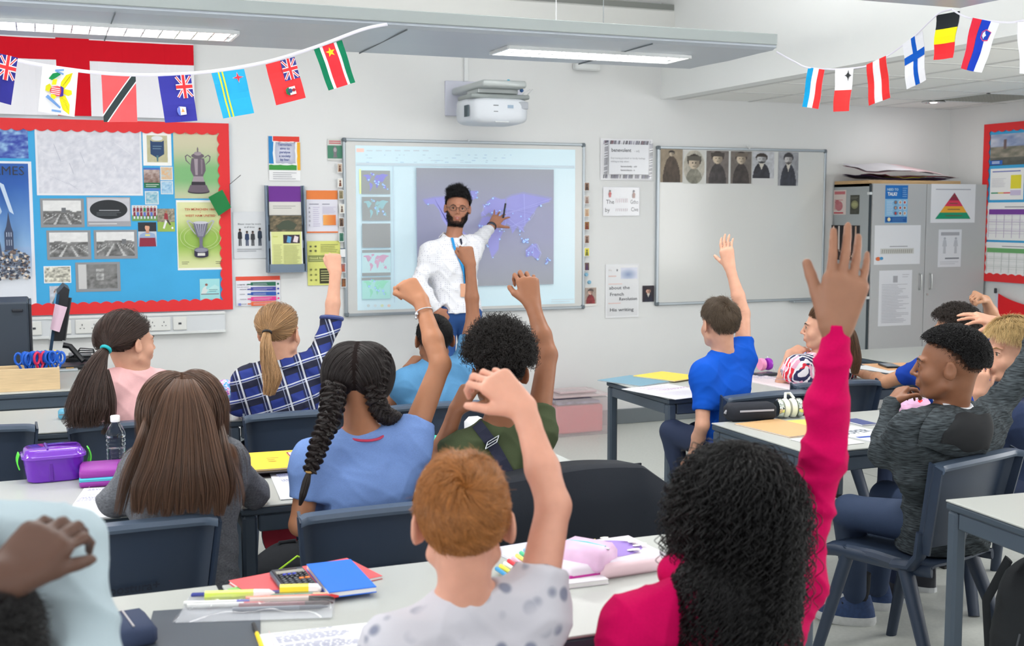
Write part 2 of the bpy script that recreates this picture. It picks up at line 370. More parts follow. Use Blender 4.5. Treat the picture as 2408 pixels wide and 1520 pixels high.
# ---------------------------------------------------------------- pendant luminaires
M_raft = mat('raft_grey', (184, 192, 202), .38, metal=.15)
M_raftd = mat('raft_edge', (160, 168, 168), .5)
M_louv = mat('louvre', (235, 238, 238), .25, metal=.5)
M_tubeglow = mat('tube_glow', (255, 255, 252), .4, emit=((255, 253, 248), 5.5))
def raft(name, label, xa, xb, ya, yb, z, lamps, power):
 r = empty(name, (xb, ya, z), 0, label, 'light', 'long grey pendant luminaires')
 W = yb-ya
 prof = [(0, .045), (0, .012), (.03, 0), (W*.18, -.0), (W*.5, -.004), (W*.82, 0), (W-.03, 0), (W, .012), (W, .045), (W-.1, .085), (.1, .085)]
 f = lambda x, y, zz: (zz, x, y)
 # the shell is left open where lamps sit
 MB().prism(prof, xa-xb, 0, f).build('shell', M_raft, r)
 mb = MB(); mb.box(((xa-xb)/2, -.006, .05), (xb-xa, .012, .055), bev=.004); mb.box(((xa-xb)/2, W+.006, .05), (xb-xa, .012, .055), bev=.004); mb.box((.004, W/2, .045), (.008, W*.98, .07))
 mb.build('edge_rail', M_raftd, r)
 mb = MB()
 for t in np.arange(.7, xb-xa, 1.25): mb.box((-t, W/2, -.003), (.004, W-.04, .006))
 mb.build('panel_seam', mat('seam', (110, 118, 122), .6), r)
 for (la, lb) in lamps:
  L = lb-la; cx = (la+lb)/2-xb; y0, y1 = W*.36, W*.64
  fr = MB()
  fr.box((cx, y0, -.012), (L, .012, .016)); fr.box((cx, y1, -.012), (L, .012, .016)); fr.box((cx-L/2, (y0+y1)/2, -.012), (.012, y1-y0, .016)); fr.box((cx+L/2, (y0+y1)/2, -.012), (.012, y1-y0, .016))
  fr.box((cx, (y0+y1)/2, -.012), (L, .014, .014))
  fo = fr.build('lamp_frame', M_louv, r)
  lv = MB()
  for t in np.arange(la+.07, lb-.02, .075): lv.box((t-xb, (y0+y1)/2, -.013), (.006, y1-y0-.01, .012))
  lv.build('louvre', M_louv, fo)
  MB().box((cx, y0+(y1-y0)*.27, -.006), (L-.03, .03*W/.6*1.6, .004)).build('tube', M_tubeglow, fo)
  MB().box((cx, y0+(y1-y0)*.73, -.006), (L-.03, .03*W/.6*1.6, .004)).build('tube', M_tubeglow, fo)
  a = area('luminaire_light', (cx+xb, ya+W/2, z-.04), (0, 0, 0), L-.1, .16, power, (1, .985, .96)); area('luminaire_uplight', (cx+xb, ya+W/2, z+.16), (PI, 0, 0), L-.1, .3, power*2, (1, .98, .965))  # upward lamp added over each panel to brighten the ceiling
 for t in np.arange(.9, xb-xa, 2.4):
  MB().tube([(-t, .16, .08), (-t, .16, ZC-z)], .002, 6).tube([(-t, W-.16, .08), (-t, W-.16, ZC-z)], .002, 6).build('suspension_wire', mat('wire_grey', (150, 155, 158), .4, metal=.7), r)
 mb = MB()
 for t in np.arange(2.1, xb-xa, 1.55): mb.box((-t, W*.62, .1), (.2, .12, .05), bev=.006)
 mb.build('driver_box', mat('driver', (170, 180, 188), .4, metal=.3), r)
 return r
YN1 = 5.2; pe = P(1825, 117, Y=YN1); X1, Z1 = pe[0], pe[2]
YF1 = P(1668, 166, Z=Z1)[1]
lam1 = P(548, 82, Z=Z1)[0]; l2a = P(1160, 118, Z=Z1)[0]; l2b = P(1585, 138, Z=Z1)[0]
raft('pendant_luminaire', 'long grey suspended strip luminaire crossing the top left, with two lit louvred lamps', XL+.1, X1, YN1, YF1, Z1, [(lam1-1.75, lam1), (l2a, l2b)], 20)
pe2 = P(2245, 22, Y=3.75)
raft('pendant_luminaire', 'nearer grey suspended luminaire, only its underside cut by the top right edge', XL+.1, pe2[0], 3.1, 3.75, pe2[2], [(-.6, 1.2), (2.2, 3.0)], 22)
raft('pendant_luminaire', 'grey suspended strip luminaire hanging at the back of the room', XL+.1, 3.6, .4, 1.1, Z1, [(-1.6, .2), (1.2, 3.0)], 9)  # out of view, put in as part of the lighting
print('raft', X1, Z1, YF1, pe2, 'XBK', XBK, 'zt', zt, zb)
# ================================================================= things on the front wall
M_paper = attr_mat('print', .5)
M_gloss = attr_mat('print_gloss', .18, .6)
M_cloth = attr_mat('print_cloth', .85, .15)
M_board = mat('whiteboard_enamel', (212, 213, 211), .16, spec=.5)
M_frame = mat('board_frame', (168, 176, 182), .35, metal=.5)
M_corner = mat('board_corner', (105, 115, 122), .5)
def nz(u, v, s, sd=0, o=3):
 a = 0; w_ = 0
 for i in range(o): a = a+vnoise(u*s*2**i, v*s*2**i, sd+i)/1.7**i; w_ += 1/1.7**i
 return a/w_
def mixc(a, b, t): t = np.clip(t, 0, 1)[..., None]; return np.array(a, float)*(1-t)+np.array(b, float)*t
def bw(seed, sky=.55, kind='scene', tint=(1, 1, 1)):
 def fn(u, v):
  n = nz(u, v, 9, seed); g = 60+110*n
  s_ = sky+.12*nz(u, v*0, 5, seed+9)-.06
  g = np.where(v > s_, 215+20*n, g)
  if kind == 'tracks':
   q = np.abs(((u-.5)/(np.maximum(s_-v, .02)*2.2)*3+20) % 1-.5); g = np.where((v < s_*.8) & (q < .09), 190, g)
  if kind == 'shop':
   g = 70+90*n; g = np.where((v > .62), 110+30*n, g); g = np.where((u < .2), 200, g); g = np.where((np.abs(u-.55) < .1) & (v < .8) & (v > .35), 190*n+60, g)
  return np.stack([g*t for t in tint], -1)
 return fn
def portrait(seed, bg=(150, 140, 125), coat=(55, 52, 50), face=(190, 175, 155), hair=(60, 52, 48), fx=.5, fy=.68, fs=.16, hat=None, beard=None, tint=None, oval=False):
 def fn(u, v):
  n = nz(u, v, 7, seed); c = mixc(np.array(bg)*.8, np.array(bg)*1.1, n)
  a = .78
  body = ((u-fx)**2/(.40**2)+((v-0.0)/(fy-fs*.75))**2 < 1) & (v < fy-fs*.5); c = np.where(body[..., None], mixc(np.array(coat)*.8, np.array(coat)*1.5, n), c)
  col = (np.abs(u-fx) < fs*.5*(v-fy+fs*2.4)/fs) & (v < fy-fs*.8) & (v > fy-fs*2.4); c = np.where(col[..., None], np.array([205, 200, 190.]) if coat[0] < 50 and not hat else c, c)
  r = ((u-fx)/(fs*1.4))**2+((v-fy)/(fs))**2; hr = ((u-fx)/(fs*1.62))**2+((v-fy-fs*.35)/(fs*1.0))**2
  c = np.where((hr < 1)[..., None], np.array(hair, float), c); c = np.where(((r < .85) & (v < fy+fs*.45))[..., None], np.array(face)*(1.08-.35*np.clip((u-fx)/fs+.3, 0, 1))[..., None], c)
  eye = (np.abs(np.abs(u-fx)-fs*.42) < fs*.16) & (np.abs(v-fy-fs*.05) < fs*.09); c = np.where(eye[..., None], np.array(hair)*.9, c)
  mo = (np.abs(u-fx) < fs*.3) & (np.abs(v-fy+fs*.5) < fs*.06); c = np.where(mo[..., None], np.array(face)*.6, c)
  if beard: c = np.where(((r < .95) & (v < fy-fs*.62))[..., None], np.array(beard, float), c)
  if hat: c = np.where(((np.abs(u-fx) < fs*1.75) & (v > fy+fs*.4) & (v < fy+fs*1.1))[..., None], np.array(hat, float), c)
  if oval: c = np.where((((u-.5)/.5)**2+((v-.5)/.52)**2 > 1)[..., None], np.array([205., 205, 200]), c)
  return c
 return fn
def poster(name, label, box, draw, Y=YW-.006, cat='poster', group=None, m=None, base=(240, 241, 242), th=.0012, X=None, parent=None, bend=None):
 """sheet on the wall: box = left, top, right, bottom in the photo"""
 u0, v0, u1, v1 = box
 if X is None:
  a = P(u0, v0, Y=Y); b = P(u1, v1, Y=Y); c0 = P(u0, v1, Y=Y); x0 = (a[0]+c0[0])/2; x1 = (b[0]+P(u1, v0, Y=Y)[0])/2
  z1 = (a[2]+P(u1, v0, Y=Y)[2])/2; z0 = (b[2]+c0[2])/2; W, H = x1-x0, z1-z0
  dz = (P(u1, v0, Y=Y)[2]-a[2])*0
  f = lambda x, y, z: (x0+x, Y-z, z0+y); fl = lambda x, y, z: (x, -z, y); loc = (x0, Y, z0); rz = 0
 else:
  a = P(u0, v0, X=X); b = P(u1, v1, X=X); c0 = P(u0, v1, X=X); y1 = a[1]; y0 = b[1]; z1 = (a[2]+P(u1, v0, X=X)[2])/2; z0 = (b[2]+c0[2])/2; W, H = y1-y0, z1-z0
  fl = lambda x, y, z: (-z, -x, y); loc = (X, y1, z0)
 p = Print(W, H)
 r = empty(name, loc, 0, label, cat, group)
 MB().prism([(0, 0), (W, 0), (W, H), (0, H)], 0, th, fl).build('sheet', mat('paper_%d_%d_%d' % tuple(base), base, .5), r)
 draw(p)
 if p.items: p.build('print', fl, r, m or M_paper, zoff=th)
 return r
BW = YW-.032          # face of the pin boards
# ---- the big flag of red cross on white, hung on the wall
def big_flag():
 Y = YW-.02; a = P(-142, -42, Y=Y); b = P(458, 262, Y=Y); W = b[0]-a[0]; top = P(250, -42, Y=Y)[2]; bot = P(300, 276, Y=Y)[2]; H = top-bot
 x0 = a[0]; r = empty('wall_flag', (x0, Y, bot), 0, 'large white flag with a red cross hung on the front wall above the red board', 'flag')
 def f(x, y, z): return (x, -z-.006-.006*math.sin(x*9+y*2)-.004*math.sin(x*23+1.3*y), y)
 p = Print(W, H); p.rect(0, 0, 1, 1, (242, 241, 247)); p.rect(.433, 0, .567, 1, (212, 22, 40)); hz = (P(250, 146, Y=Y)[2]-bot)/H; hz2 = (P(250, 97, Y=Y)[2]-bot)/H
 p.rect(0, hz, 1, hz2, (212, 22, 40)); p.build('cloth', f, r, M_cloth, cuts=(40, 6))
big_flag()
# ---- left pin board
def pinboard(name, label, f, W, H, bord, colr, colb, parent_loc, nsc):
 r = empty(name, parent_loc, 0, label, 'notice board')
 MB().prism([(0, 0), (W, 0), (W, H), (0, H)], 0, .018, f).build('backing', mat('board_'+name+str(colb[0]), colb, .75, noise=.03, nscale=6), r)
 # crinkled paper
 # border: four strips with a scalloped inner edge, standing proud
 mb = MB(); b = bord
 def strip(L, along, flip):
  n = max(2, int(round(L/nsc))); m = n*8; pts = []
  for i in range(m+1):
   t = i/m; pts.append((t*L, b+.013*abs(math.sin(PI*n*t))))
  return pts
 for side in range(4):
  L = W if side % 2 == 0 else H
  inner = strip(L, 0, 0); N = len(inner)
  def g(x, y):
   return [(x, y), (W-y, x), (W-x, H-y), (y, H-x)][side]
  for i in range(N-1):
   q = [g(inner[i][0], 0), g(inner[i+1][0], 0), g(*inner[i+1]), g(*inner[i])]
   zz = .0235+.0006*side
   mb.add([f(*c, zz) for c in q]+[f(*c, zz+.002) for c in q], [(0, 3, 2, 1), (4, 5, 6, 7), (0, 1, 5, 4), (2, 3, 7, 6)])
 mb.build('scalloped_border', mat('border_red', colr, .6), r, fix=True)
 return r
A = P(-150, 290, Y=BW); TRc = P(539, 290.5, Y=BW); BRc = P(547, 728, Y=BW)
bx1 = (TRc[0]+BRc[0])/2; bz1 = TRc[2]; bz0 = BRc[2]; bx0 = A[0]; W_, H_ = bx1-bx0, bz1-bz0
pinboard('notice_board', 'wide blue notice board with red scalloped border left of the projection board', lambda x, y, z: (x, .0155-z, y), W_, H_, .062, (226, 44, 48), (66, 168, 222), (bx0, BW+.014, bz0), .068)
NB = BW+.0105
G1 = 'pictures pinned on the blue notice board'
def dr(fn, x0=0, y0=0, x1=1, y1=1, nx=26, ny=20): return lambda p: p.grid(x0, y0, x1, y1, nx, ny, fn)
poster('poster', 'dark blue and violet abstract poster at the top left corner of the blue board', (-40, 299, 66, 372), dr(lambda u, v: mixc((25, 40, 150), (150, 190, 225), nz(u, v*1.4, 8, 3)**1.6*1.5), nx=40, ny=24), NB, group=G1)
def thames(p):
 p.grid(.0, .0, .955, .985, 44, 60, lambda u, v: np.where((v > .42)[..., None], mixc((150, 188, 226), (38, 92, 176), (v-.42)*2.2+.25*nz(u, v, 4, 5)-.1), mixc((226, 231, 240), (150, 180, 220), (v-.2)*5)))
 p.grid(.42, .15, .93, .44, 30, 30, lambda u, v: mixc((70, 75, 90), (215, 190, 160), nz(u, v, 9, 8)**1.7*1.7)) if 0 else None
 r = random.Random(3)
 for i in range(260):
  x = .46+.46*r.random(); y = .2+.22*r.random()*(1-abs(x-.69)*1.2); c = r.choice([(70, 78, 96), (120, 105, 100), (190, 165, 140), (225, 215, 205), (95, 100, 115), (52, 60, 80)])
  p.ell(x, y, .012+.016*r.random(), .004+.007*r.random(), c, 7)
 p.rp([(.60, .40), (.72, .40), (.72, .52), (.695, .56), (.68, .60), (.663, .66), (.645, .60), (.63, .56), (.60, .52)], (58, 70, 98))
 for k in range(3): p.rect(.625+.03*k, .43, .638+.03*k, .47, (150, 160, 180)); p.rect(.625+.03*k, .49, .638+.03*k, .52, (165, 175, 195))
 p.rp([(.52, .36), (.54, .46), (.565, .36)], (70, 80, 105))
 p.rp([(.55, .86), (.68, .66), (.74, .64), (.62, .84)], (196, 214, 235)); p.rp([(.42, .84), (.56, .64), (.58, .66), (.47, .82)], (180, 204, 232))
 p.text(.90, .905, .085, 'AMES', (38, 44, 58), 0, 'r'); p.text(.52, .015, .05, 'N', (28, 28, 34), 1)
poster('poster', 'tall travel poster of a church tower under blue sky ending in AMES', (-95, 379, 80, 726), thames, NB, group=G1, base=(232, 234, 242))
def bigmap(p):
 p.grid(.02, .03, .98, .97, 70, 46, lambda u, v: mixc((196, 198, 210), (226, 226, 234), nz(u, v*.7, 26, 4)*1.3))
 r = random.Random(5)
 for i in range(34):
  x, y = r.random()*.9+.04, r.random()*.9+.04; a = r.choice([.2, .5, 1.8, 2.3, -.6]); L = .06+.22*r.random(); dx, dy = L*math.cos(a), L*math.sin(a)
  if .03 < x+dx < .97 and .03 < y+dy < .97: p.rp([(x, y), (x+dx, y+dy), (x+dx+.004, y+dy), (x+.004, y)], r.choice([(240, 240, 244), (178, 182, 196), (206, 208, 218)]))
poster('map', 'large pale grey street map pinned on the blue board', (84, 301, 334, 460), bigmap, NB, cat='map', base=(230, 230, 236))
def crest(p):
 p.grid(.14, .10, .86, .88, 14, 18, lambda u, v: mixc((205, 200, 175), (175, 170, 120), nz(u, v, 8, 6))); p.ell(.5, .8, .2, .07, (222, 226, 228))
 p.rp([(.26, .34), (.5, .22), (.74, .34), (.74, .74), (.66, .70), (.34, .70), (.26, .74)], (34, 64, 104)); p.lines(.34, .46, .68, .6, 2, (110, 140, 160), seed=3); p.rp([(.48, .12), (.52, .12), (.54, .3), (.46, .3)], (80, 120, 130))
poster('picture', 'small framed print of a blue crest at the top of the blue board', (336, 309, 403, 390), crest, NB, cat='picture', group=G1, base=(244, 244, 242))
poster('postcard', 'little postcard of a stadium with a green band on the blue board', (338, 395, 376, 448), lambda p: (p.grid(0, .34, 1, .92, 14, 12, lambda u, v: mixc((110, 80, 70), (205, 190, 185), nz(u, v, 6, 7)+.5*(v-.5))), p.rect(0, .1, 1, .34, (28, 110, 70)), p.lines(.12, .14, .95, .3, 2, (220, 230, 220)), p.rect(0, .92, 1, 1, (70, 110, 190))), NB, cat='picture', group=G1, base=(90, 130, 200))
for bxs, lab, ca, cb in (((377, 392, 406, 424), 'tiny orange and blue printed card beside the stadium postcard', (230, 170, 110), (190, 205, 210)), ((378, 426, 407, 457), 'tiny pale blue printed card below the orange one', (196, 222, 236), (120, 170, 210)), ((341, 450, 373, 481), 'tiny pale card with turquoise drawing under the stadium postcard', (210, 222, 224), (90, 160, 190))):
 poster('card', lab, bxs, dr(lambda u, v, ca=ca, cb=cb: mixc(ca, cb, nz(u, v, 7, 2)*1.6-.3), .06, .06, .94, .94, 10, 10), NB, cat='card', group=G1, base=(228, 230, 232))
def team(p):
 p.grid(0, 0, 1, 1, 20, 12, lambda u, v: np.where((v < .4)[..., None], mixc((90, 150, 80), (130, 170, 110), nz(u, v, 6, 1)), mixc((210, 215, 222), (235, 236, 238), u)))
 for i in range(7):
  x = .1+.133*i; p.rp([(x-.05, .58), (x+.05, .58), (x+.045, .84), (x-.045, .84)], (130, 40, 60) if i != 3 else (50, 130, 80)); p.ell(x, .9, .026, .05, (190, 150, 125), 8)
  p.rp([(x-.045, .3), (x+.045, .3), (x+.045, .56), (x-.045, .56)], (90, 110, 190) if i % 2 else (140, 50, 70)); p.rect(x-.035, .14, x+.03, .3, (220, 222, 230)); p.ell(x+.02, .6, .024, .05, (185, 145, 120), 8)
poster('photograph', 'small colour team photo of players in two rows on the blue board', (310, 483, 370, 520), team, NB, cat='photo', group=G1)
def player(p):
 p.grid(0, .42, 1, 1, 16, 10, lambda u, v: mixc((70, 72, 60), (215, 200, 180), nz(u, v, 12, 9))); p.rect(0, 0, 1, .42, (150, 180, 84))
 p.rp([(.38, .55), (.62, .52), (.6, .78), (.42, .82)], (150, 50, 60)); p.ell(.52, .86, .06, .06, (170, 120, 90), 10); p.rp([(.3, .15), (.45, .5), (.6, .5), (.5, .34), (.4, .12)], (235, 235, 235)); p.rp([(.5, .5), (.62, .52), (.78, .3), (.7, .28)], (70, 60, 60)); p.ell(.85, .16, .06, .05, (245, 245, 245), 10)
poster('photograph', 'small colour photo of a football match on green grass', (370, 491, 411, 545), player, NB, cat='photo', group=G1)
def chap(p):
 p.rect(0, .6, 1, 1, (40, 44, 52)); p.rect(0, 0, 1, .62, (196, 205, 214)); p.rp([(.02, 0), (.98, 0), (.98, .3), (.9, .52), (.62, .6), (.38, .6), (.1, .5), (.02, .3)], (150, 170, 205))
 p.rp([(.04, 0), (.96, 0), (.92, .36), (.08, .36)], (140, 38, 60)); p.rp([(.42, .55), (.6, .55), (.6, .7), (.42, .7)], (205, 150, 120)); p.ell(.5, .78, .13, .13, (222, 165, 135)); p.rp(circ(.5, .83, .14, .11, 12, .1, PI-.1), (48, 36, 30)); p.rect(.38, .44, .64, .5, (232, 220, 120))
poster('photograph', 'small photo of a man in claret and blue shirt on the blue board', (325, 523, 368, 580), chap, NB, cat='photo', group=G1)
def trophy1(p):
 p.grid(0, 0, 1, 1, 10, 24, lambda u, v: mixc((206, 200, 170), (126, 182, 122), np.exp(-((v-.36)/.24)**2)*1.15))
 for q in (1, .8, .6):
  pass
 p.text(.5, .955, .03, 'THE FOOTBALL ASSOCIATION CUP COMPETITION', (190, 80, 60), .5, 'c', fit=.86)
 g = (104, 92, 104); g2 = (160, 148, 156); d = (46, 40, 52)
 for s_ in (-1, 1): p.rp([(.5+s_*x, y) for x, y in ((.14, .62), (.22, .655), (.27, .63), (.255, .56), (.16, .50), (.165, .515), (.235, .57), (.245, .62), (.215, .64), (.14, .60))], g)
 p.rp([(.37, .6), (.63, .6), (.655, .5), (.66, .42), (.6, .33), (.4, .33), (.34, .42), (.345, .5)], g); p.rp([(.42, .59), (.5, .59), (.49, .35), (.44, .35)], g2); p.rp([(.56, .59), (.6, .58), (.59, .37), (.56, .36)], (132, 118, 130))
 p.ell(.5, .635, .135, .04, g); p.ell(.5, .67, .08, .03, g2); p.rp([(.49, .69), (.51, .69), (.515, .74), (.5, .77), (.485, .74)], g)
 p.rp([(.4, .33), (.6, .33), (.63, .25), (.37, .25)], g2); p.rp([(.36, .25), (.64, .25), (.65, .20), (.35, .20)], d); p.rp([(.33, .20), (.67, .20), (.73, .10), (.27, .10)], g); p.ell(.5, .1, .23, .03, d); p.ell(.5, .115, .23, .03, g)
poster('poster', 'trophy poster of a lidded silver cup on green, upper of two on the blue board', (409, 309, 521, 467), trophy1, NB)
def trophy2(p):
 p.grid(0.02, 0.03, .98, .97, 10, 24, lambda u, v: mixc((222, 224, 172), (150, 186, 84), np.exp(-((v-.42)/.24)**2)*1.15))
 for rr in (.44, .36):
  o = circ(.5, .47, rr, rr*.42, 36); i_ = circ(.5, .47, rr-.012, rr*.42-.006, 36)
  for k in range(36): p.rp([o[k], o[(k+1) % 36], i_[(k+1) % 36], i_[k]], (196, 214, 150))
 p.text(.5, .855, .042, 'TSV MÜNCHEN 1860', (190, 70, 40), 1, 'c', fit=.66); p.text(.5, .82, .03, 'v', (190, 70, 40), 1, 'c'); p.text(.5, .765, .042, 'WEST HAM UNITED', (190, 70, 40), 1, 'c', fit=.64)
 g = (110, 108, 128); g2 = (176, 176, 192); d = (44, 40, 66)
 for s_ in (-1, 1): p.rp([(.5+s_*x, y) for x, y in ((.15, .67), (.25, .72), (.3, .70), (.2, .58), (.1, .50), (.11, .52), (.19, .6), (.27, .69), (.24, .70), (.15, .655))], g2)
 p.rp([(.34, .68), (.66, .68), (.62, .56), (.57, .47), (.43, .47), (.38, .56)], g)
 for k in range(5): x = .38+.055*k; p.rp([(x, .675), (x+.02, .675), (.455+.02*k+.008, .485), (.455+.02*k, .485)], g2)
 p.ell(.5, .68, .16, .02, (200, 200, 212)); p.rp([(.46, .47), (.54, .47), (.53, .36), (.56, .31), (.44, .31), (.47, .36)], g); p.ell(.5, .29, .15, .035, g); p.rect(.35, .21, .65, .28, d); p.ell(.5, .21, .15, .035, d); p.rect(.42, .205, .58, .245, (214, 214, 208)); p.ell(.5, .285, .14, .03, (140, 140, 156))
 p.lines(.08, .08, .24, .13, 2, (90, 90, 70)); p.lines(.8, .08, .95, .13, 2, (90, 90, 70))
poster('poster', 'yellow green cup poster reading WEST HAM UNITED, lower of the two trophy posters', (416, 471, 526, 635), trophy2, NB, base=(240, 241, 236))
for bxs, sd, kd, sk, lab in (((95, 467, 198, 535), 1, 'tracks', .56, 'grey mounted photo of a railway yard, leftmost under the map'), ((110, 542, 214, 611), 2, 'tracks', .6, 'grey mounted photo of tracks beside a goods shed, second row left'), ((221, 541, 323, 609), 3, 'tracks', .62, 'grey mounted photo of tracks and a tower block, second row right'), ((178, 617, 283, 686), 4, 'shop', .7, 'grey mounted photo of a dark shop front low on the blue board')):
 poster('photograph', lab, bxs, (lambda p, sd=sd, kd=kd, sk=sk: (p.grid(.06, .1, .93, .93, 36, 24, bw(sd, sk, kd)), p.rect(.4+.08*sd % .4, .52, .5+.08*sd % .4, .68, (110, 112, 116)) if sd in (1, 3) else None)), NB, cat='photo', group=G1, base=(142, 144, 148))
def oval(p): p.grid(.02, .18, .98, .97, 16, 10, lambda u, v: mixc((188, 188, 196), (206, 206, 212), nz(u, v, 5, 1))); p.ell(.5, .58, .43, .33, (34, 38, 44), 36); p.text(.5, .53, .09, 'BOLEYN CASTLE', (150, 152, 156), .6, 'c', fit=.5) if 0 else p.lines(.28, .5, .74, .6, 1, (150, 152, 156), .35, 0); p.lines(.22, .36, .8, .5, 3, (100, 104, 110), .3); p.lines(.04, .05, .7, .14, 1, (225, 225, 225), .3)
poster('photograph', 'grey mounted photo of a black oval plaque under the map', (204, 464, 307, 533), oval, NB, cat='photo', group=G1, base=(160, 160, 166))
poster('photograph', 'small cream toned old photo of people, lower left of the blue board', (103, 626, 167, 666), dr(lambda u, v: mixc((60, 58, 50), (236, 234, 220), nz(u, v, 8, 12)**.8*1.5-.15), .03, .05, .97, .95, 30, 20), NB, cat='photo', group=G1)
poster('photograph', 'small portrait photo partly hidden behind the computer monitor', (117, 673, 161, 722), dr(portrait(5, (200, 205, 215), (70, 80, 90), (215, 170, 145), (120, 80, 60)), nx=20, ny=24), NB, cat='photo', group=G1)
def swim(p): p.rect(0, 0, 1, 1, (160, 218, 222)); p.rp([(.2, .4), (.75, .72), (.95, .6), (.95, .45)], (185, 228, 228)); p.rp([(.06, .3), (.14, .55), (.22, .62), (.38, .7), (.3, .55), (.4, .45), (.3, .3)], (215, 222, 220)); p.ell(.33, .72, .07, .06, (150, 100, 90)); p.rect(.05, .25, .95, .29, (120, 110, 120)); p.lines(.45, .36, .9, .52, 2, (90, 130, 140))
poster('card', 'pale turquoise square card at the lower right of the blue board', (470, 656, 517, 705), swim, NB, cat='card', group=G1, base=(170, 220, 226))
# little green pennant on a stick
pg = P(497, 470, Y=NB-.055); pen = empty('pennant', tuple(pg), 0, 'small green paper flag on a thin stick at the edge of the blue board', 'flag')
a, b, c, d_, e_, f_ = [P(*q, Y=NB-.055)-pg for q in ((490, 464), (523, 446), (544, 488), (514, 508), (540, 434), (566, 412))]
MB().sheet(lambda u, v: (a*(1-u)+b*u)*(1-v)+(d_*(1-u)+c*u)*v+np.array([0, .006*math.sin(3*u+4*v), 0]), 8, 8, .0008).build('cloth', mat('pennant_green', (22, 122, 62), .7), pen, smooth=1)
MB().tube([c*.9+b*.1, e_, f_], .0022, 8).build('stick', mat('stick_dark', (60, 60, 62), .5), pen)
# ---- posters between the blue board and the projection board
def torn(p):
 p.rect(0, .24, 1, 1, (60, 60, 66))
 p.grid(.15, .38, .88, .86, 10, 8, lambda u, v: mixc((150, 156, 178), (214, 216, 232), 1-2*np.maximum(np.abs(u-.5), np.abs(v-.5))+.3))
 r = random.Random(4)
 def torn_edge(side):
  pts = [(0, .24), (0, 1)] if side == 'l' else None
 jag = lambda a, n: [a+(r.random()-.5)*.03 for _ in range(n)]
 ys = [.24+.76*i/12 for i in range(13)]; xs_ = [i/12 for i in range(13)]
 p.rp([(0, .24), (0, 1), (.19, 1)]+[(x+.02, y) for x, y in zip([.17-.06*abs(i-6)/6*(-1)+j*0+(r.random()-.5)*.02 for i, j in zip(range(13), xs_)], ys[::-1])], (238, 240, 242)); p.rp([(0, .24), (0, 1), (.16, 1)]+[(x, y) for x, y in zip([.13+.03*abs(i-6)/6+(r.random()-.5)*.015 for i in range(13)], ys[::-1])], (20, 128, 196))
 p.rp([(1, .24), (1, 1), (.84, 1)]+[(.86-.03*(1-abs(i-6)/6)+(r.random()-.5)*.02, y) for i, y in enumerate(ys[::-1])], (238, 240, 242)); p.rp([(1, .24), (1, 1), (.9, 1)]+[(.9+(r.random()-.5)*.02, y) for y in ys[::-1]], (238, 176, 36))
 p.rp([(.12, 1), (1, 1), (1, .84)]+[(x, .86+(r.random()-.5)*.02+.03*abs(x-.5)) for x in [1-.88*i/12 for i in range(13)]], (238, 240, 242)); p.rp([(.14, 1), (.98, 1), (.98, .9)]+[(x, .885+(r.random()-.5)*.015) for x in [.98-.84*i/12 for i in range(13)]], (222, 56, 40))
 p.rp([(0, .24), (.86, .24), (.86, .37)]+[(x, .385+(r.random()-.5)*.02) for x in [.86-.86*i/12 for i in range(13)]], (238, 240, 242)); p.rp([(0, .24), (.88, .24), (.88, .33)]+[(x, .355+(r.random()-.5)*.015) for x in [.88-.88*i/12 for i in range(13)]], (54, 146, 60))
 for i, t in enumerate(('Terrorism', 'aims to', 'paralyse', 'a society', 'by fear.')): p.text(.51, .79-.085*i, .075, t, (92, 104, 160), 1.1, 'c')
 p.lines(.12, .02, .9, .2, 4, (170, 170, 178), .3, .3)
poster('poster', 'square poster torn open in red, blue, yellow and green around purple words', (632, 321, 706, 425), torn, cat='poster')
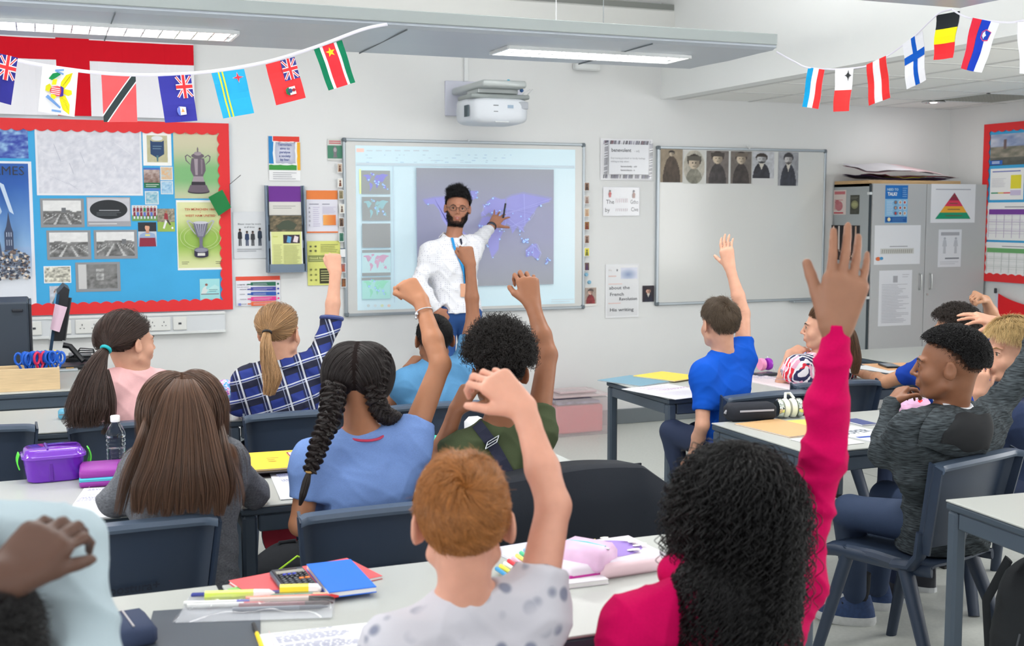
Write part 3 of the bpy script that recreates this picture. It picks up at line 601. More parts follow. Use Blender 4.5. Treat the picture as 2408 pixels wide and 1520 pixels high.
# leaflet rack
def rack():
 Y = YW; a = P(628, 436, Y=Y-.06); b = P(718, 640, Y=Y-.06); x0, x1, z1, z0 = a[0], b[0], a[2], b[2]; W = x1-x0; H = z1-z0
 r = empty('leaflet_rack', (x0, Y, z0), 0, 'grey wall rack of leaflets left of the projection board', 'rack')
 m = mat('rack_grey', (112, 128, 146), .4, metal=.2)
 mb = MB(); mb.box((W/2, -.006, H/2), (W, .012, H))
 mb.build('back_plate', m, r)
 for s_ in (0, 1):
  x = -.004 if s_ == 0 else W+.004
  MB().prism([(-.0, .0), (-.075, .0), (-.08, .05), (-.05, H*.9), (-.03, H), (0, H)], -.004, .004, lambda p_, q, t: (x+t, p_, q)).build('side_panel', m, r)
 MB().box((W/2, -.04, .004), (W, .08, .008)).build('base_plate', m, r)
 for k in range(3): MB().box((W/2, -.068+.018*k, .03+k*H*.27), (W-.01, .003, .05)).build('shelf_lip', m, r)
 def leaf(name, label, z_lo, z_hi, yy, draw, base):
  w_ = W-.03; h = z_hi-z_lo; e_ = empty(name, (x0+.015, Y-yy, z0+z_lo), 0, label, 'leaflet', 'leaflets in the wall rack'); fl = lambda x, y, z: (x, -z-.03*0+y*.05, y)
  MB().prism([(0, 0), (w_, 0), (w_, h), (0, h)], 0, .004, fl).build('cover', mat('paper_%d_%d_%d' % base, base, .5), e_); p = Print(w_, h); draw(p); p.build('print', fl, e_, zoff=.004)
 leaf('leaflet', 'booklet with purple top half in the wall rack', H*.66, H*1.0, .03, lambda p: (p.rect(0, .45, 1, .98, (104, 36, 140)), p.rect(.0, .0, 1, .45, (214, 212, 206)), p.lines(.12, .2, .85, .34, 2, (150, 150, 150), .3)), (214, 212, 206))
 leaf('leaflet', 'camouflage brown leaflet in the middle of the wall rack', H*.45, H*.655, .045, lambda p: (p.grid(0, 0, 1, 1, 24, 14, lambda u, v: mixc((46, 52, 40), (150, 128, 100), nz(u, v, 7, 4)*1.5-.3)), p.rp([(.3, .2), (.75, .2), (.85, .5), (.6, .75), (.4, .7), (.2, .4)], (66, 76, 60))), (90, 80, 66))
 leaf('leaflet', 'pale yellow newsletter sheet in the lowest pocket of the rack', H*.02, H*.47, .062, lambda p: (p.rect(.03, .1, .97, 1, (216, 220, 150)), p.rect(.4, .7, .92, .92, (50, 36, 50)), p.rp([(.5, .73), (.62, .71), (.66, .86), (.54, .89)], (90, 160, 210)), p.rp([(.7, .74), (.84, .72), (.88, .86), (.76, .9)], (230, 215, 220)), p.text(.08, .86, .05, 'News', (190, 196, 90), 1), p.lines(.08, .15, .36, .68, 14, (176, 180, 120), .35), p.lines(.4, .15, .92, .66, 14, (176, 180, 120), .35)), (228, 230, 222))
rack()
def uniform(p):
 p.text(.5, .72, .05, 'Blazer must be worn', (90, 96, 104), .6, 'c', fit=.72); p.text(.5, .655, .05, 'at all times', (90, 96, 104), .6, 'c')
 for x, h, c in ((.2, .36, (34, 36, 46)), (.42, .31, (36, 56, 92)), (.6, .31, (52, 54, 60)), (.82, .38, (30, 46, 66))):
  b = .27; sk = (150, 120, 110); p.ell(x, b+h*.93, .035, .03, sk, 10); p.rp([(x-.07, b+h*.45), (x-.06, b+h*.8), (x-.02, b+h*.86), (x+.02, b+h*.86), (x+.06, b+h*.8), (x+.07, b+h*.45), (x+.04, b+h*.4), (x-.04, b+h*.4)], c)
  p.rp([(x-.04, b+h*.42), (x-.005, b+h*.42), (x-.01, b), (x-.045, b)], c); p.rp([(x+.04, b+h*.42), (x+.005, b+h*.42), (x+.01, b), (x+.045, b)], c); p.ell(x, b+h*.97, .036, .022, (40, 32, 30), 10)
 p.lines(.1, .14, .9, .22, 2, (150, 154, 160), .35, .3)
poster('poster', 'white uniform poster with four small dark suited figures', (549, 498, 624, 608), uniform, base=(214, 217, 221))
def orange(p):
 p.rect(0, .78, 1, .99, (232, 128, 60)); p.rect(0, 0, 1, .035, (230, 120, 60)); p.lines(.08, .64, .4, .7, 1, (130, 130, 150)); p.lines(.5, .64, .75, .7, 1, (130, 130, 150))
 p.lines(.2, .14, .42, .62, 10, (196, 190, 214), .3); p.lines(.5, .45, .95, .62, 5, (196, 190, 214), .3); p.grid(.52, .18, .93, .42, 4, 4, lambda u, v: mixc((240, 170, 90), (226, 118, 50), u))
 for i, ch in enumerate('ABCDE'): p.text(.06, .56-.1*i, .06, ch, (110, 108, 130), .6)
poster('poster', 'white sheet with orange header band right of the leaflet rack', (721, 447, 794, 548), orange, base=(226, 225, 236))
def food(p):
 p.rect(0, 0, 1, 1, (220, 222, 124)); p.rect(.02, .53, .98, .68, (140, 148, 84)); p.text(.06, .6, .055, 'Good food', (226, 226, 150), 1, fit=.5); p.lines(.06, .55, .6, .58, 1, (214, 216, 150)); p.rect(.36, .04, .98, .38, (56, 56, 34)); p.lines(.4, .08, .95, .35, 5, (190, 190, 130), .35)
 for i in range(3):
  for j in range(2): p.ell(.1+.15*j, .12+.12*i, .035, .022, (130, 134, 70), 8); p.ell(.1+.15*j, .78+.1*(i % 2), .035, .022, (90, 92, 60), 8)
 p.lines(.4, .74, .95, .94, 5, (150, 154, 90), .3)
poster('poster', 'yellow green food poster with black text box beside the rack', (723, 567, 800, 671), food, base=(220, 222, 130))
def bars(p):
 p.rect(0, .86, 1, 1, (226, 82, 60)); p.text(.02, .7, .05, 'What to do', (120, 110, 130), .8, fit=.26); p.text(.02, .63, .05, 'if you are worried', (120, 110, 130), .8, fit=.26)
 for i, c in enumerate(((36, 108, 82), (66, 70, 160), (40, 86, 170), (226, 56, 140), (232, 104, 60))):
  y = .66-.165*i; p.rp([(.33, y+.03*(i < 3)), (.9, y), (.9, y+.14), (.33, y+.14)], c); p.lines(.38, y+.03, .85, y+.11, 2, (210, 206, 226), .25, .4, i); p.ell(.95, y+.07, .04, .055, (226, 228, 234)); p.ell(.95, y+.07, .025, .035, c); p.rect(.25, y+.05, .33, y+.09, c); p.lines(.08, y+.05, .24, y+.09, 1, (150, 150, 160), .5, .3, i)
 p.rect(.04, .02, .1, .1, (120, 130, 200))
poster('poster', 'landscape poster of five coloured bars low beside the blue board', (555, 650, 659, 719), bars, base=(232, 233, 240))
poster('poster', 'small green and red trophy poster at the corner of the projection board', (770, 327, 805, 378), lambda p: (p.rect(0, .1, 1, .7, (70, 130, 104)), p.text(.5, .86, .09, 'RED FINAL', (200, 90, 90), 1, 'c', fit=.8) if 0 else p.lines(.1, .76, .9, .94, 2, (196, 90, 96), .55, 0), p.rp([(.36, .14), (.66, .14), (.6, .28), (.66, .5), (.56, .66), (.44, .66), (.36, .5), (.42, .28)], (120, 116, 122)), p.ell(.51, .5, .1, .1, (170, 166, 170))), base=(206, 208, 204))
G2 = 'strip of small history cards either side of the projection board'
cw = ['brown', 'white', 'olive', 'cream', 'dark brown', 'green', 'white', 'orange', 'amber']
for i, (cx, cy) in enumerate(((799, 395), (800, 430), (802, 458), (804, 491), (803, 523), (803, 558), (806, 595), (807, 630), (808, 665))):
 ca = [(110, 70, 50), (120, 70, 50), (120, 110, 80), (110, 90, 80), (70, 50, 44), (40, 100, 84), (196, 205, 210), (190, 90, 60), (150, 90, 50)][i]; bgc = [(190, 170, 150), (232, 228, 218), (150, 140, 110), (226, 222, 210), (120, 96, 76), (70, 120, 100), (210, 214, 216), (150, 110, 110), (110, 80, 60)][i]
 poster('card', f'small {cw[i]} card left of the projection board, {["topmost", "second", "third", "fourth", "fifth", "sixth", "seventh", "eighth", "lowest"][i]} of the strip', (cx-6, cy-11, cx+6, cy+11), lambda p, ca=ca, bgc=bgc, i=i: (p.rect(.08, .06, .92, .94, bgc), p.ell(.5, .66, .17, .12, ca), p.rp([(.25, .12), (.75, .12), (.66, .52), (.34, .52)], ca)) if i != 6 else (p.rect(0, .9, 1, 1, (70, 90, 110)), p.rect(0, 0, 1, .06, (70, 90, 110))), Y=YW-.03, cat='card', group=G2)
for i, (cx, cy) in enumerate(((1380, 439), (1380, 470), (1380, 500), (1380, 531), (1380, 563), (1380, 593), (1380, 627))):
 ca = [(70, 50, 44), (150, 120, 110), (190, 150, 120), (120, 50, 40), (100, 70, 60), (120, 120, 50), (80, 50, 90)][i]; bgc = [(150, 120, 100), (196, 184, 176), (206, 186, 160), (150, 110, 60), (176, 150, 136), (226, 214, 80), (110, 90, 80)][i]
 poster('card', f'small {["brown", "pinkish", "beige", "dark red", "tan", "yellow", "purple striped"][i]} card right of the projection board', (cx-6, cy-10, cx+6, cy+10), lambda p, ca=ca, bgc=bgc, i=i: (p.rect(.06, .05, .94, .95, bgc), p.ell(.5, .68, .18, .13, ca), p.rp([(.2, .08), (.8, .08), (.68, .54), (.32, .54)], ca)), Y=YW-.03, cat='card', group=G2)
for i, (cx, cy) in enumerate(((1379, 646), (1386, 664))):
 q = P(cx, cy, Y=YW-.035); e_ = empty('magnet', tuple(q), 0, ['upper', 'lower'][i]+' pale blue round magnet right of the projection board', 'magnet', 'pale blue board magnets')
 MB().lathe([(.0, -.008), (.011, -.008), (.014, -.003), (.014, .006), (0, .006)], n=20, axis='y').build('disc', mat('magnet_blue', (120, 172, 200), .3), e_, smooth=1)
poster('picture', 'small portrait of an officer in red coat beside the projection board', (1374, 676, 1403, 720), lambda p: p.grid(.04, .12, .96, .98, 22, 26, portrait(9, (176, 160, 150), (110, 40, 44), (205, 165, 150), (90, 80, 78), fy=.72)), cat='picture', base=(232, 230, 226))
poster('picture', 'small dark portrait of a bald man with white collar beside the large whiteboard', (1511, 672, 1538, 710), lambda p: p.grid(0, 0, 1, 1, 22, 26, portrait(10, (44, 36, 46), (28, 28, 44), (206, 160, 140), (50, 38, 40), fy=.66)), cat='picture', base=(60, 50, 60))
# ---- projection whiteboard
def board(name, label, tl, br, tr, bl, tray):
 Y = YW-.03; x0 = (P(*tl, Y=Y)[0]+P(*bl, Y=Y)[0])/2; x1 = (P(*tr, Y=Y)[0]+P(*br, Y=Y)[0])/2; z1 = (P(*tl, Y=Y)[2]+P(*tr, Y=Y)[2])/2; z0 = (P(*bl, Y=Y)[2]+P(*br, Y=Y)[2])/2
 W, H = x1-x0, z1-z0; r = empty(name, (x0, YW, z0), 0, label, 'whiteboard')
 MB().box((W/2, -.012, H/2), (W-.02, .02, H-.02)).build('surface', M_board, r)
 for c, d in (((W/2, -.016, .01), (W-.04, .03, .02)), ((W/2, -.016, H-.01), (W-.04, .03, .02)), ((.01, -.016, H/2), (.02, .03, H-.04)), ((W-.01, -.016, H/2), (.02, .03, H-.04))): MB().box(c, d, bev=.004).build('frame_rail', M_frame, r)
 for x in (.013, W-.013):
  for z in (.013, H-.013): MB().box((x, -.017, z), (.032, .036, .032), bev=.008).build('corner_cap', M_corner, r)
 for t in tray: MB().box((t, -.045, -.004), (.55, .07, .012), bev=.004).build('pen_tray', M_frame, r)
 return r, x0, z0, W, H
pb, px0, pz0, pW, pH = board('projection_board', 'whiteboard showing the projected slide behind the teacher', (805.7, 324.2), (1371, 726.6), (1380.6, 337.8), (811.8, 744.8), [])
wb, wx0, wz0, wW, wH = board('whiteboard', 'blank whiteboard with a row of old portraits, right half of the front wall', (1547, 343.9), (1934, 707), (1948, 352), (1542.8, 717.5), [1.47])
for (u, v, r_, nm) in ((1102, 330, pb, 0), (1757, 343, wb, 1), (1762, 348, wb, 1)):
 q = P(u, v, Y=YW-.04)-np.array([r_.location[0], YW, r_.location[2]]); MB().ball(q, .009).build('hook', M_white, r_, smooth=1)
# the projected picture: thrown light put into a coloured, self-glowing sheet
def screen():
 Y = YW-.0225; q = [P(*c, Y=Y) for c in ((838, 341), (1352, 353), (838, 728), (1352, 716))]
 x0 = (q[0][0]+q[2][0])/2-px0; x1 = (q[1][0]+q[3][0])/2-px0; z1 = (q[0][2]+q[1][2])/2-pz0; z0 = (q[2][2]+q[3][2])/2-pz0; W, H = x1-x0, z1-z0
 p = Print(W, H)
 def loc(u, v): s_ = P(u, v, Y=Y); return ((s_[0]-px0-x0)/W, (s_[2]-pz0-z0)/H)
 p.grid(0, 0, 1, 1, 16, 10, lambda u, v: mixc((202, 226, 236), (214, 232, 240), np.sin(v*3)*u))
 def R(u0, v0, u1, v1, c):
  a_, b_ = loc(u0, v0), loc(u1, v1); p.rect(a_[0], b_[1], b_[0], a_[1], c)
 R(838, 349, 856, 358, (238, 196, 186)); rr = random.Random(2)
 for k in range(7): R(862+k*22, 353, 862+k*22+14, 356, (190, 206, 216))
 for k in range(46):
  u = 850+rr.random()*350; v = rr.choice((364, 371, 377, 381)); R(u, v, u+3+rr.random()*7, v+1.6, rr.choice([(178, 200, 212), (188, 206, 216), (170, 196, 216)]))
 R(838, 389, 1350, 390, (190, 206, 216)); R(925, 391, 926, 712, (192, 212, 224)); R(844, 398, 849, 456, (226, 238, 170))
 # slide thumbnails
 cont = {'na': [(-168, 66), (-140, 70), (-95, 72), (-62, 58), (-55, 50), (-70, 42), (-80, 26), (-97, 26), (-97, 18), (-84, 10), (-90, 15), (-106, 22), (-118, 33), (-125, 48), (-140, 59), (-162, 58)], 'gr': [(-55, 60), (-22, 70), (-20, 82), (-60, 82)],
   'sa': [(-80, 8), (-60, 10), (-35, -6), (-40, -22), (-58, -38), (-68, -54), (-75, -50), (-71, -20), (-81, -5)], 'af': [(-17, 20), (-6, 35), (10, 37), (32, 31), (43, 12), (51, 11), (40, -5), (38, -20), (20, -35), (12, -18), (8, 4), (-8, 5)],
   'eu': [(-9, 37), (-9, 44), (0, 49), (-5, 58), (8, 58), (5, 62), (25, 71), (45, 67), (60, 68), (60, 50), (40, 45), (27, 37), (18, 40), (12, 44), (0, 38)],
   'as': [(60, 50), (60, 68), (75, 73), (105, 77), (140, 73), (180, 68), (178, 63), (160, 60), (143, 52), (135, 43), (127, 38), (121, 30), (108, 20), (107, 10), (100, 14), (98, 8), (92, 21), (80, 10), (77, 8), (72, 20), (60, 25), (52, 17), (43, 14), (35, 30), (30, 37), (45, 42)],
   'au': [(114, -22), (131, -12), (142, -11), (153, -28), (146, -39), (130, -32), (115, -34)], 'id': [(96, 5), (105, -5), (118, -3), (120, -9), (106, -8)], 'nz': [(172, -36), (178, -40), (168, -46)]}
 def world(u0, v0, u1, v1, c, dots=0, halo=None):
  for pl in cont.values():
   for o_, cc in ((1.6, halo), (0, c)):
    if cc is None: continue
    cx_ = sum(q[0] for q in pl)/len(pl); cy_ = sum(q[1] for q in pl)/len(pl)
    pts = []
    for lo, la in pl:
     lo2 = lo+(lo-cx_)*.05*o_; la2 = la+(la-cy_)*.05*o_; pts.append(loc(u0+(lo2+170)/350*(u1-u0), v0+(80-la2)/135*(v1-v0)))
    p.rp(pts, cc)
  r = random.Random(8)
  for _ in range(dots):
   pl = r.choice(list(cont.values())); a_, b_ = r.choice(pl), r.choice(pl); t = r.random(); lo, la = a_[0]*t+b_[0]*(1-t), a_[1]*t+b_[1]*(1-t); q_ = loc(u0+(lo+170)/350*(u1-u0), v0+(80-la)/135*(v1-v0)); s_ = .6+.7*r.random()
   p.ell(q_[0], q_[1], .0042*s_, .0056*s_, (150, 190, 250), 8); p.ell(q_[0], q_[1], .002*s_, .0027*s_, (215, 238, 255), 7)
 G = (152, 158, 160)
 R(849, 401, 917, 457, G); world(853, 408, 912, 450, (140, 140, 212), 14)
 R(850, 463, 917, 519, G); world(854, 470, 912, 514, (150, 192, 200), 8)
 R(850, 526, 917, 582, (150, 154, 156))
 R(850, 588, 917, 648, (186, 216, 222)); R(850, 588, 917, 594, G); R(850, 642, 917, 648, G); world(853, 598, 913, 638, (200, 164, 190))
 R(849, 653, 917, 658, G); R(850, 660, 917, 702, (170, 218, 214)); world(853, 658, 912, 700, (150, 214, 190), 10)
 a_, b_ = loc(977, 395), loc(1299, 668)
 p.grid(a_[0], b_[1], b_[0], a_[1], 26, 22, lambda u, v: mixc((152, 156, 160), (148, 150, 178), np.clip(1.2-np.abs(v-.52)*1.9, 0, 1)))
 world(993, 452, 1290, 632, (148, 148, 212), 90, (148, 150, 192))
 for k in range(30):
  pl = rr.choice([cont['as'], cont['eu'], cont['as'], cont['au']]); c1, c2 = rr.choice(pl), rr.choice(pl); A_ = [loc(993+(lo+170)/350*297, 452+(80-la)/135*180) for lo, la in (c1, c2)]
  d = (A_[1][0]-A_[0][0], A_[1][1]-A_[0][1]); L = math.hypot(*d)+1e-6; n_ = (-d[1]/L*.0008, d[0]/L*.0008); p.rp([(A_[0][0]-n_[0], A_[0][1]-n_[1]), (A_[1][0]-n_[0], A_[1][1]-n_[1]), (A_[1][0]+n_[0], A_[1][1]+n_[1]), (A_[0][0]+n_[0], A_[0][1]+n_[1])], (172, 176, 230))
 for k in range(4): q_ = loc(862+k*16, 718); p.ell(q_[0], q_[1], .007, .009, [(190, 206, 210), (200, 214, 220), (206, 220, 190), (226, 206, 196)][k], 12)
 p.lines(*loc(1290, 712), *loc(1345, 700), 2, (196, 208, 214), .3)
 p.build('projected_slide', lambda x, y, z: (x0+x, -.0225-z, z0+y), pb, attr_mat('projected_light', .3, .4, emit=.19), eps=.00012)  # sheet glows by itself in place of projector light
screen()
# projector on its wall arm
def projector():
 c = P(1158, 262, Y=YW-.42); s = 1.0; r = empty('projector', tuple(c), 0, 'white short throw projector on a wall arm above the projection board', 'projector')
 Wm = P(1228, 262, Y=YW-.42)[0]-P(1088, 262, Y=YW-.42)[0]; H = (P(1158, 222, Y=YW-.42)[2]-P(1158, 288, Y=YW-.42)[2])
 def body(u, v): pass
 secs = []
 n = 24; prof = []
 def ring(y, sx, sz0, sz1, rc):
  pts = []
  hx = Wm/2*sx; zc = (sz0+sz1)/2; hz = (sz1-sz0)/2
  for k in range(n):
   a = 2*PI*k/n; ca, sa = math.cos(a), math.sin(a); e_ = 2/rc; pts.append((hx*abs(ca)**e_*(1 if ca >= 0 else -1), y, zc+hz*abs(sa)**e_*(1 if sa >= 0 else -1)))
  return pts
 rings = [ring(-.175, .55, -H*.30, H*.30, 3), ring(-.165, .78, -H*.44, H*.36, 4), ring(-.14, .9, -H*.5, H*.42, 5), ring(-.05, 1, -H*.5, H*.5, 5), ring(.12, 1, -H*.5, H*.5, 5), ring(.16, .9, -H*.4, H*.42, 4)]
 mb = MB(); mb.add([q for rg in rings for q in rg], [(i*n+k, i*n+(k+1) % n, (i+1)*n+(k+1) % n, (i+1)*n+k) for i in range(5) for k in range(n)]+[tuple(range(n)), tuple(range(5*n, 6*n))])
 mb.build('body', mat('projector_white', (214, 219, 226), .35), r, smooth=50)
 MB().box((0, -.02, H*.46), (Wm*.97, .27, H*.16), bev=.02).build('top_cover', mat('projector_grey', (150, 157, 156), .5), r, smooth=50)
 for k in range(2):
  mb = MB(); x = -Wm/2-.002+.016*k
  for i in range(7): mb.box((x+.004, -.11+.03*k+i*.011, -H*.05+k*H*.16), (.01, .005, H*.4))
  mb.build('vent', mat('vent_slate', (84, 98, 106), .5), r)
 MB().box((Wm*.36, -.16, H*.16), (Wm*.17, .02, H*.26), bev=.004).build('lens_window', mat('lens_grey', (170, 174, 182), .2), r)
 MB().box((0, -.172, -H*.44), (Wm*.22, .012, .006), bev=.002).build('logo_strip', M_white, r)
 MB().box((Wm*.14, -.176, H*.1), (.04, .004, .02)).build('badge', mat('badge_blue', (150, 170, 190), .3), r)
 MB().box((-Wm*.10, -.176, H*.13), (.035, .003, .006)).build('maker_mark', mat('mark_grey', (120, 126, 132), .3), r)
 MB().box((-Wm*.10, -.174, -H*.08), (.03, .003, .005)).build('maker_mark', MATS['mark_grey'], r)
 M_arm = mat('arm_grey', (186, 192, 192), .4, metal=.3)
 mb = MB(); mb.box((.0, .08, H*.86), (Wm*.72, .62, .045), bev=.01); mb.build('arm', M_arm, r, smooth=50)
 MB().box((.0, .0, H*.66), (Wm*.66, .22, .03), bev=.004).build('cradle', M_arm, r)
 for x in (-.12, -.03, .06, .15): MB().box((x*Wm*2.2, -.02, H*.72), (.02, .03, .05)).build('bracket', mat('dark_gap', (40, 46, 48), .6), r)
 for (x, z, cc) in ((Wm*.14, H*1.0, (40, 176, 206)), (Wm*.36, H*.70, (50, 96, 150))):
  MB().ball((x, -.14, z), .013, 14, 10).build('adjusting_knob', mat('knob_%d' % cc[0], cc, .3), r, smooth=1)
 for dx in (0, .035): MB().tube([(Wm*.42+dx, -.06, H*.52), (Wm*.47+dx, -.08, H*.66), (Wm*.55+dx*.5, -.1, H*.78)], .004, 6).build('cable', M_white, r, smooth=1)
 a, b = P(1045, 190, Y=YW), P(1225, 278, Y=YW); MB().box(((a[0]+b[0])/2-c[0], .42-.012, (a[2]+b[2])/2-c[2]), (b[0]-a[0], .024, a[2]-b[2]), bev=.004).build('wall_plate', mat('plate_lilac', (206, 208, 222), .5), r)
 q = P(1096, 150, Y=YW-.01)-c; MB().box((q[0], .41, q[2]+.14), (.03, .02, .52), bev=.003).build('cable_duct', M_white, r)
projector()
# detector boxes
q = P(1380, 158, Y=YW-.03); o = MB().box(tuple(q), (.2, .06, .05), bev=.01).build('detector', M_white, label='small white sensor box on the front wall below the luminaire', cat='sensor')
# ---- posters right of the projection board
def benev(p):
 p.rect(0.03, .03, .97, .97, (236, 236, 240)); r = random.Random(6)
 for i in range(44):
  x = .05+.9*i/44; c = r.choice([(40, 40, 60), (60, 50, 70), (230, 230, 236), (110, 50, 70), (150, 150, 170)]); p.rp([(x, .86), (x+.014, .86), (x+.03, .955), (x+.012, .955)], c); p.rp([(x, .04), (x+.012, .04), (x+.022, .13), (x+.006, .13)], r.choice([(40, 40, 60), (230, 230, 236), (90, 90, 120)]))
 for i in range(30):
  y = .05+.9*i/30; p.rp([(.035, y), (.1, y+.02), (.1, y+.034), (.035, y+.012)], r.choice([(30, 34, 54), (60, 60, 84), (226, 226, 236)])); p.rp([(.9, y), (.965, y+.02), (.965, y+.034), (.9, y+.012)], r.choice([(34, 36, 56), (120, 120, 140), (236, 236, 240)]))
 p.rect(.12, .14, .88, .86, (212, 214, 220)); p.text(.16, .68, .12, 'benevolent', (84, 86, 94), 1.2); p.text(.6, .68, .08, '- adj', (150, 152, 160), .5); p.text(.15, .51, .055, 'Expressing goodwill or kindly feelings', (150, 152, 160), .5, fit=.66); p.text(.15, .43, .055, 'wishing to help others', (150, 152, 160), .5); p.text(.34, .31, .06, 'benevolently - adv', (96, 98, 106), .8); p.text(.34, .22, .06, 'benevolence - n', (96, 98, 106), .8)
poster('poster', 'laminated word poster headed benevolent with zebra stripe border', (1412, 327, 1534, 424), benev, base=(236, 236, 240), m=M_gloss)
def hand1(p):
 p.rect(.02, .02, .98, .98, (220, 221, 226)); p.text(.08, .42, .2, 'The', (60, 62, 70), .3, slant=0); p.text(.38, .42, .2, 'Ecoli', (170, 150, 160), .2) if 0 else None; p.text(.74, .42, .2, 'Gtho', (80, 82, 92), .2, fit=.22); p.text(.05, .14, .2, 'by', (60, 62, 70), .3); p.text(.76, .16, .2, 'Cive', (80, 82, 92), .2, fit=.2); r = random.Random(2)
 for i in range(7): x = .34+.05*i; p.rp([(x, .46), (x+.01, .46), (x+.022, .6), (x+.012, .6)], (190, 150, 160)); p.rp([(x, .16), (x+.01, .16), (x+.02, .26), (x+.01, .26)], (176, 150, 160))
 p.rp([(.16, .64), (.2, .64), (.22, .78), (.18, .86), (.14, .76)], (180, 60, 60)); p.rp([(.8, .62), (.86, .62), (.87, .76), (.83, .84), (.79, .74)], (150, 110, 100)); p.ell(.18, .86, .025, .035, (90, 70, 60)); p.ell(.83, .86, .025, .035, (70, 60, 80))
poster('sheet', 'laminated handwritten sheet with two small figures under the benevolent poster', (1418, 440, 1504, 508), hand1, base=(230, 231, 236), m=M_gloss, cat='sheet')
def hand2(p):
 p.rect(.04, .03, .96, .97, (222, 223, 226)); p.grid(.45, .72, .95, .93, 12, 8, lambda u, v: mixc((120, 140, 180), (206, 210, 226), np.hypot(u-.45, v-.4)*1.8)); p.rp([(x, y) for x, y in star(.34, .885, .035, 5)], (80, 84, 92)); p.text(.08, .87, .045, 'We', (190, 180, 176), .5); p.lines(.08, .75, .32, .8, 1, (214, 190, 186), .5); p.lines(.08, .62, .5, .64, 1, (226, 196, 190), .8, .2); p.lines(.08, .26, .46, .28, 1, (226, 190, 184), .8, .2)
 for (x, y, t) in ((.1, .53, 'about the'), (.12, .41, 'French'), (.4, .32, 'Revolution'), (.12, .12, 'His writing')): p.text(x, y, .085, t, (62, 64, 74), .3, slant=0, fit={'about the': .62, 'French': .42, 'Revolution': .54, 'His writing': .72}[t])
poster('sheet', 'laminated handwritten sheet about the French Revolution between the two whiteboards', (1424, 621, 1502, 747), hand2, base=(232, 233, 236), m=M_gloss, cat='sheet')
G3 = 'old portraits along the top of the blank whiteboard'
BY = YW-.024
for bxs, kw, lab in (((1553, 351, 1605, 429), dict(bg=(160, 145, 125), coat=(70, 60, 52), fy=.86, fs=.08, hat=(50, 44, 40)), 'sepia photo of a woman in a long dark coat and hat, first portrait'), ((1607, 354, 1657, 432), dict(bg=(190, 185, 172), coat=(110, 108, 98), fy=.62, fs=.2, hat=(90, 86, 78), oval=True), 'oval grey photo of a soldier in peaked cap, second portrait'), ((1661, 355, 1713, 432), dict(bg=(120, 112, 108), coat=(58, 54, 54), fy=.76, fs=.17, hat=(70, 64, 60)), 'brown grey photo of a soldier in side cap, third portrait'), ((1718, 356, 1767, 432), dict(bg=(118, 110, 104), coat=(56, 50, 48), fy=.76, fs=.17, hat=(110, 100, 90)), 'darker sepia photo of a young soldier, fourth portrait'), ((1769, 357, 1820, 435), dict(bg=(196, 198, 204), coat=(44, 44, 50), face=(180, 180, 182), fy=.72, fs=.17, beard=(60, 60, 62), fx=.42), 'black and white photo of a bearded man in bow tie, fifth portrait'), ((1830, 358, 1877, 437), dict(bg=(160, 162, 168), coat=(48, 50, 58), face=(180, 178, 178), fy=.78, fs=.15, beard=(80, 78, 78), hair=(60, 60, 64)), 'black and white photo of a bearded officer, last portrait on the right')):
 poster('portrait', lab, bxs, lambda p, kw=kw: p.grid(0 if kw['bg'][0] != 196 else 0, .0 if kw['bg'][0] != 196 else .2, 1, 1, 34, 44, portrait(bxs[0] % 17, **kw)), BY, cat='photo', group=G3, base=(206, 206, 206))
# ---- trunking with sockets
def trunk():
 a = P(20, 738, Y=YW-.05); b = P(530, 732, Y=YW-.05); c = P(530, 782, Y=YW-.05); x1 = b[0]; z1 = b[2]; z0 = c[2]; x0 = XL+.3
 r = empty('cable_trunking', (x0, YW, z0), 0, 'white wall trunking with sockets under the blue notice board', 'trunking'); W, H = x1-x0, z1-z0
 MB().box((W/2, -.022, H/2), (W, .044, H), bev=.005).build('channel', mat('trunking_white', (214, 218, 222), .4), r); MB().box((W/2, -.048, H*.93), (W, .008, H*.12), bev=.002).build('lid_edge', M_white, r); MB().box((W/2, -.048, H*.07), (W, .008, H*.12), bev=.002).build('lid_edge', M_white, r)
 M_sock = mat('socket_white', (228, 229, 226), .3); dk = mat('socket_hole', (70, 74, 80), .5)
 for (u, w_, dbl) in ((80, .085, 0), (150, .085, 0), (207, .15, 1), (265, .085, 0), (310, .085, 0), (372, .15, 1), (423, .085, 2)):
  x = P(u, 762, Y=YW-.05)[0]-x0; s_ = MB().box((x, -.05, H*.5), (w_, .014, .085), bev=.004).build('socket', M_sock, r)
  if dbl == 1:
   mb = MB()
   for dx in (-.035, .035): mb.box((x+dx, -.058, H*.5+.012), (.004, .004, .01)); mb.box((x+dx-.011, -.058, H*.5-.01), (.007, .004, .004)); mb.box((x+dx+.011, -.058, H*.5-.01), (.007, .004, .004))
   mb.build('pin_hole', dk, s_)
  else: MB().box((x, -.058, H*.5), (.018, .004, .012)).build('port', dk, s_)
trunk()
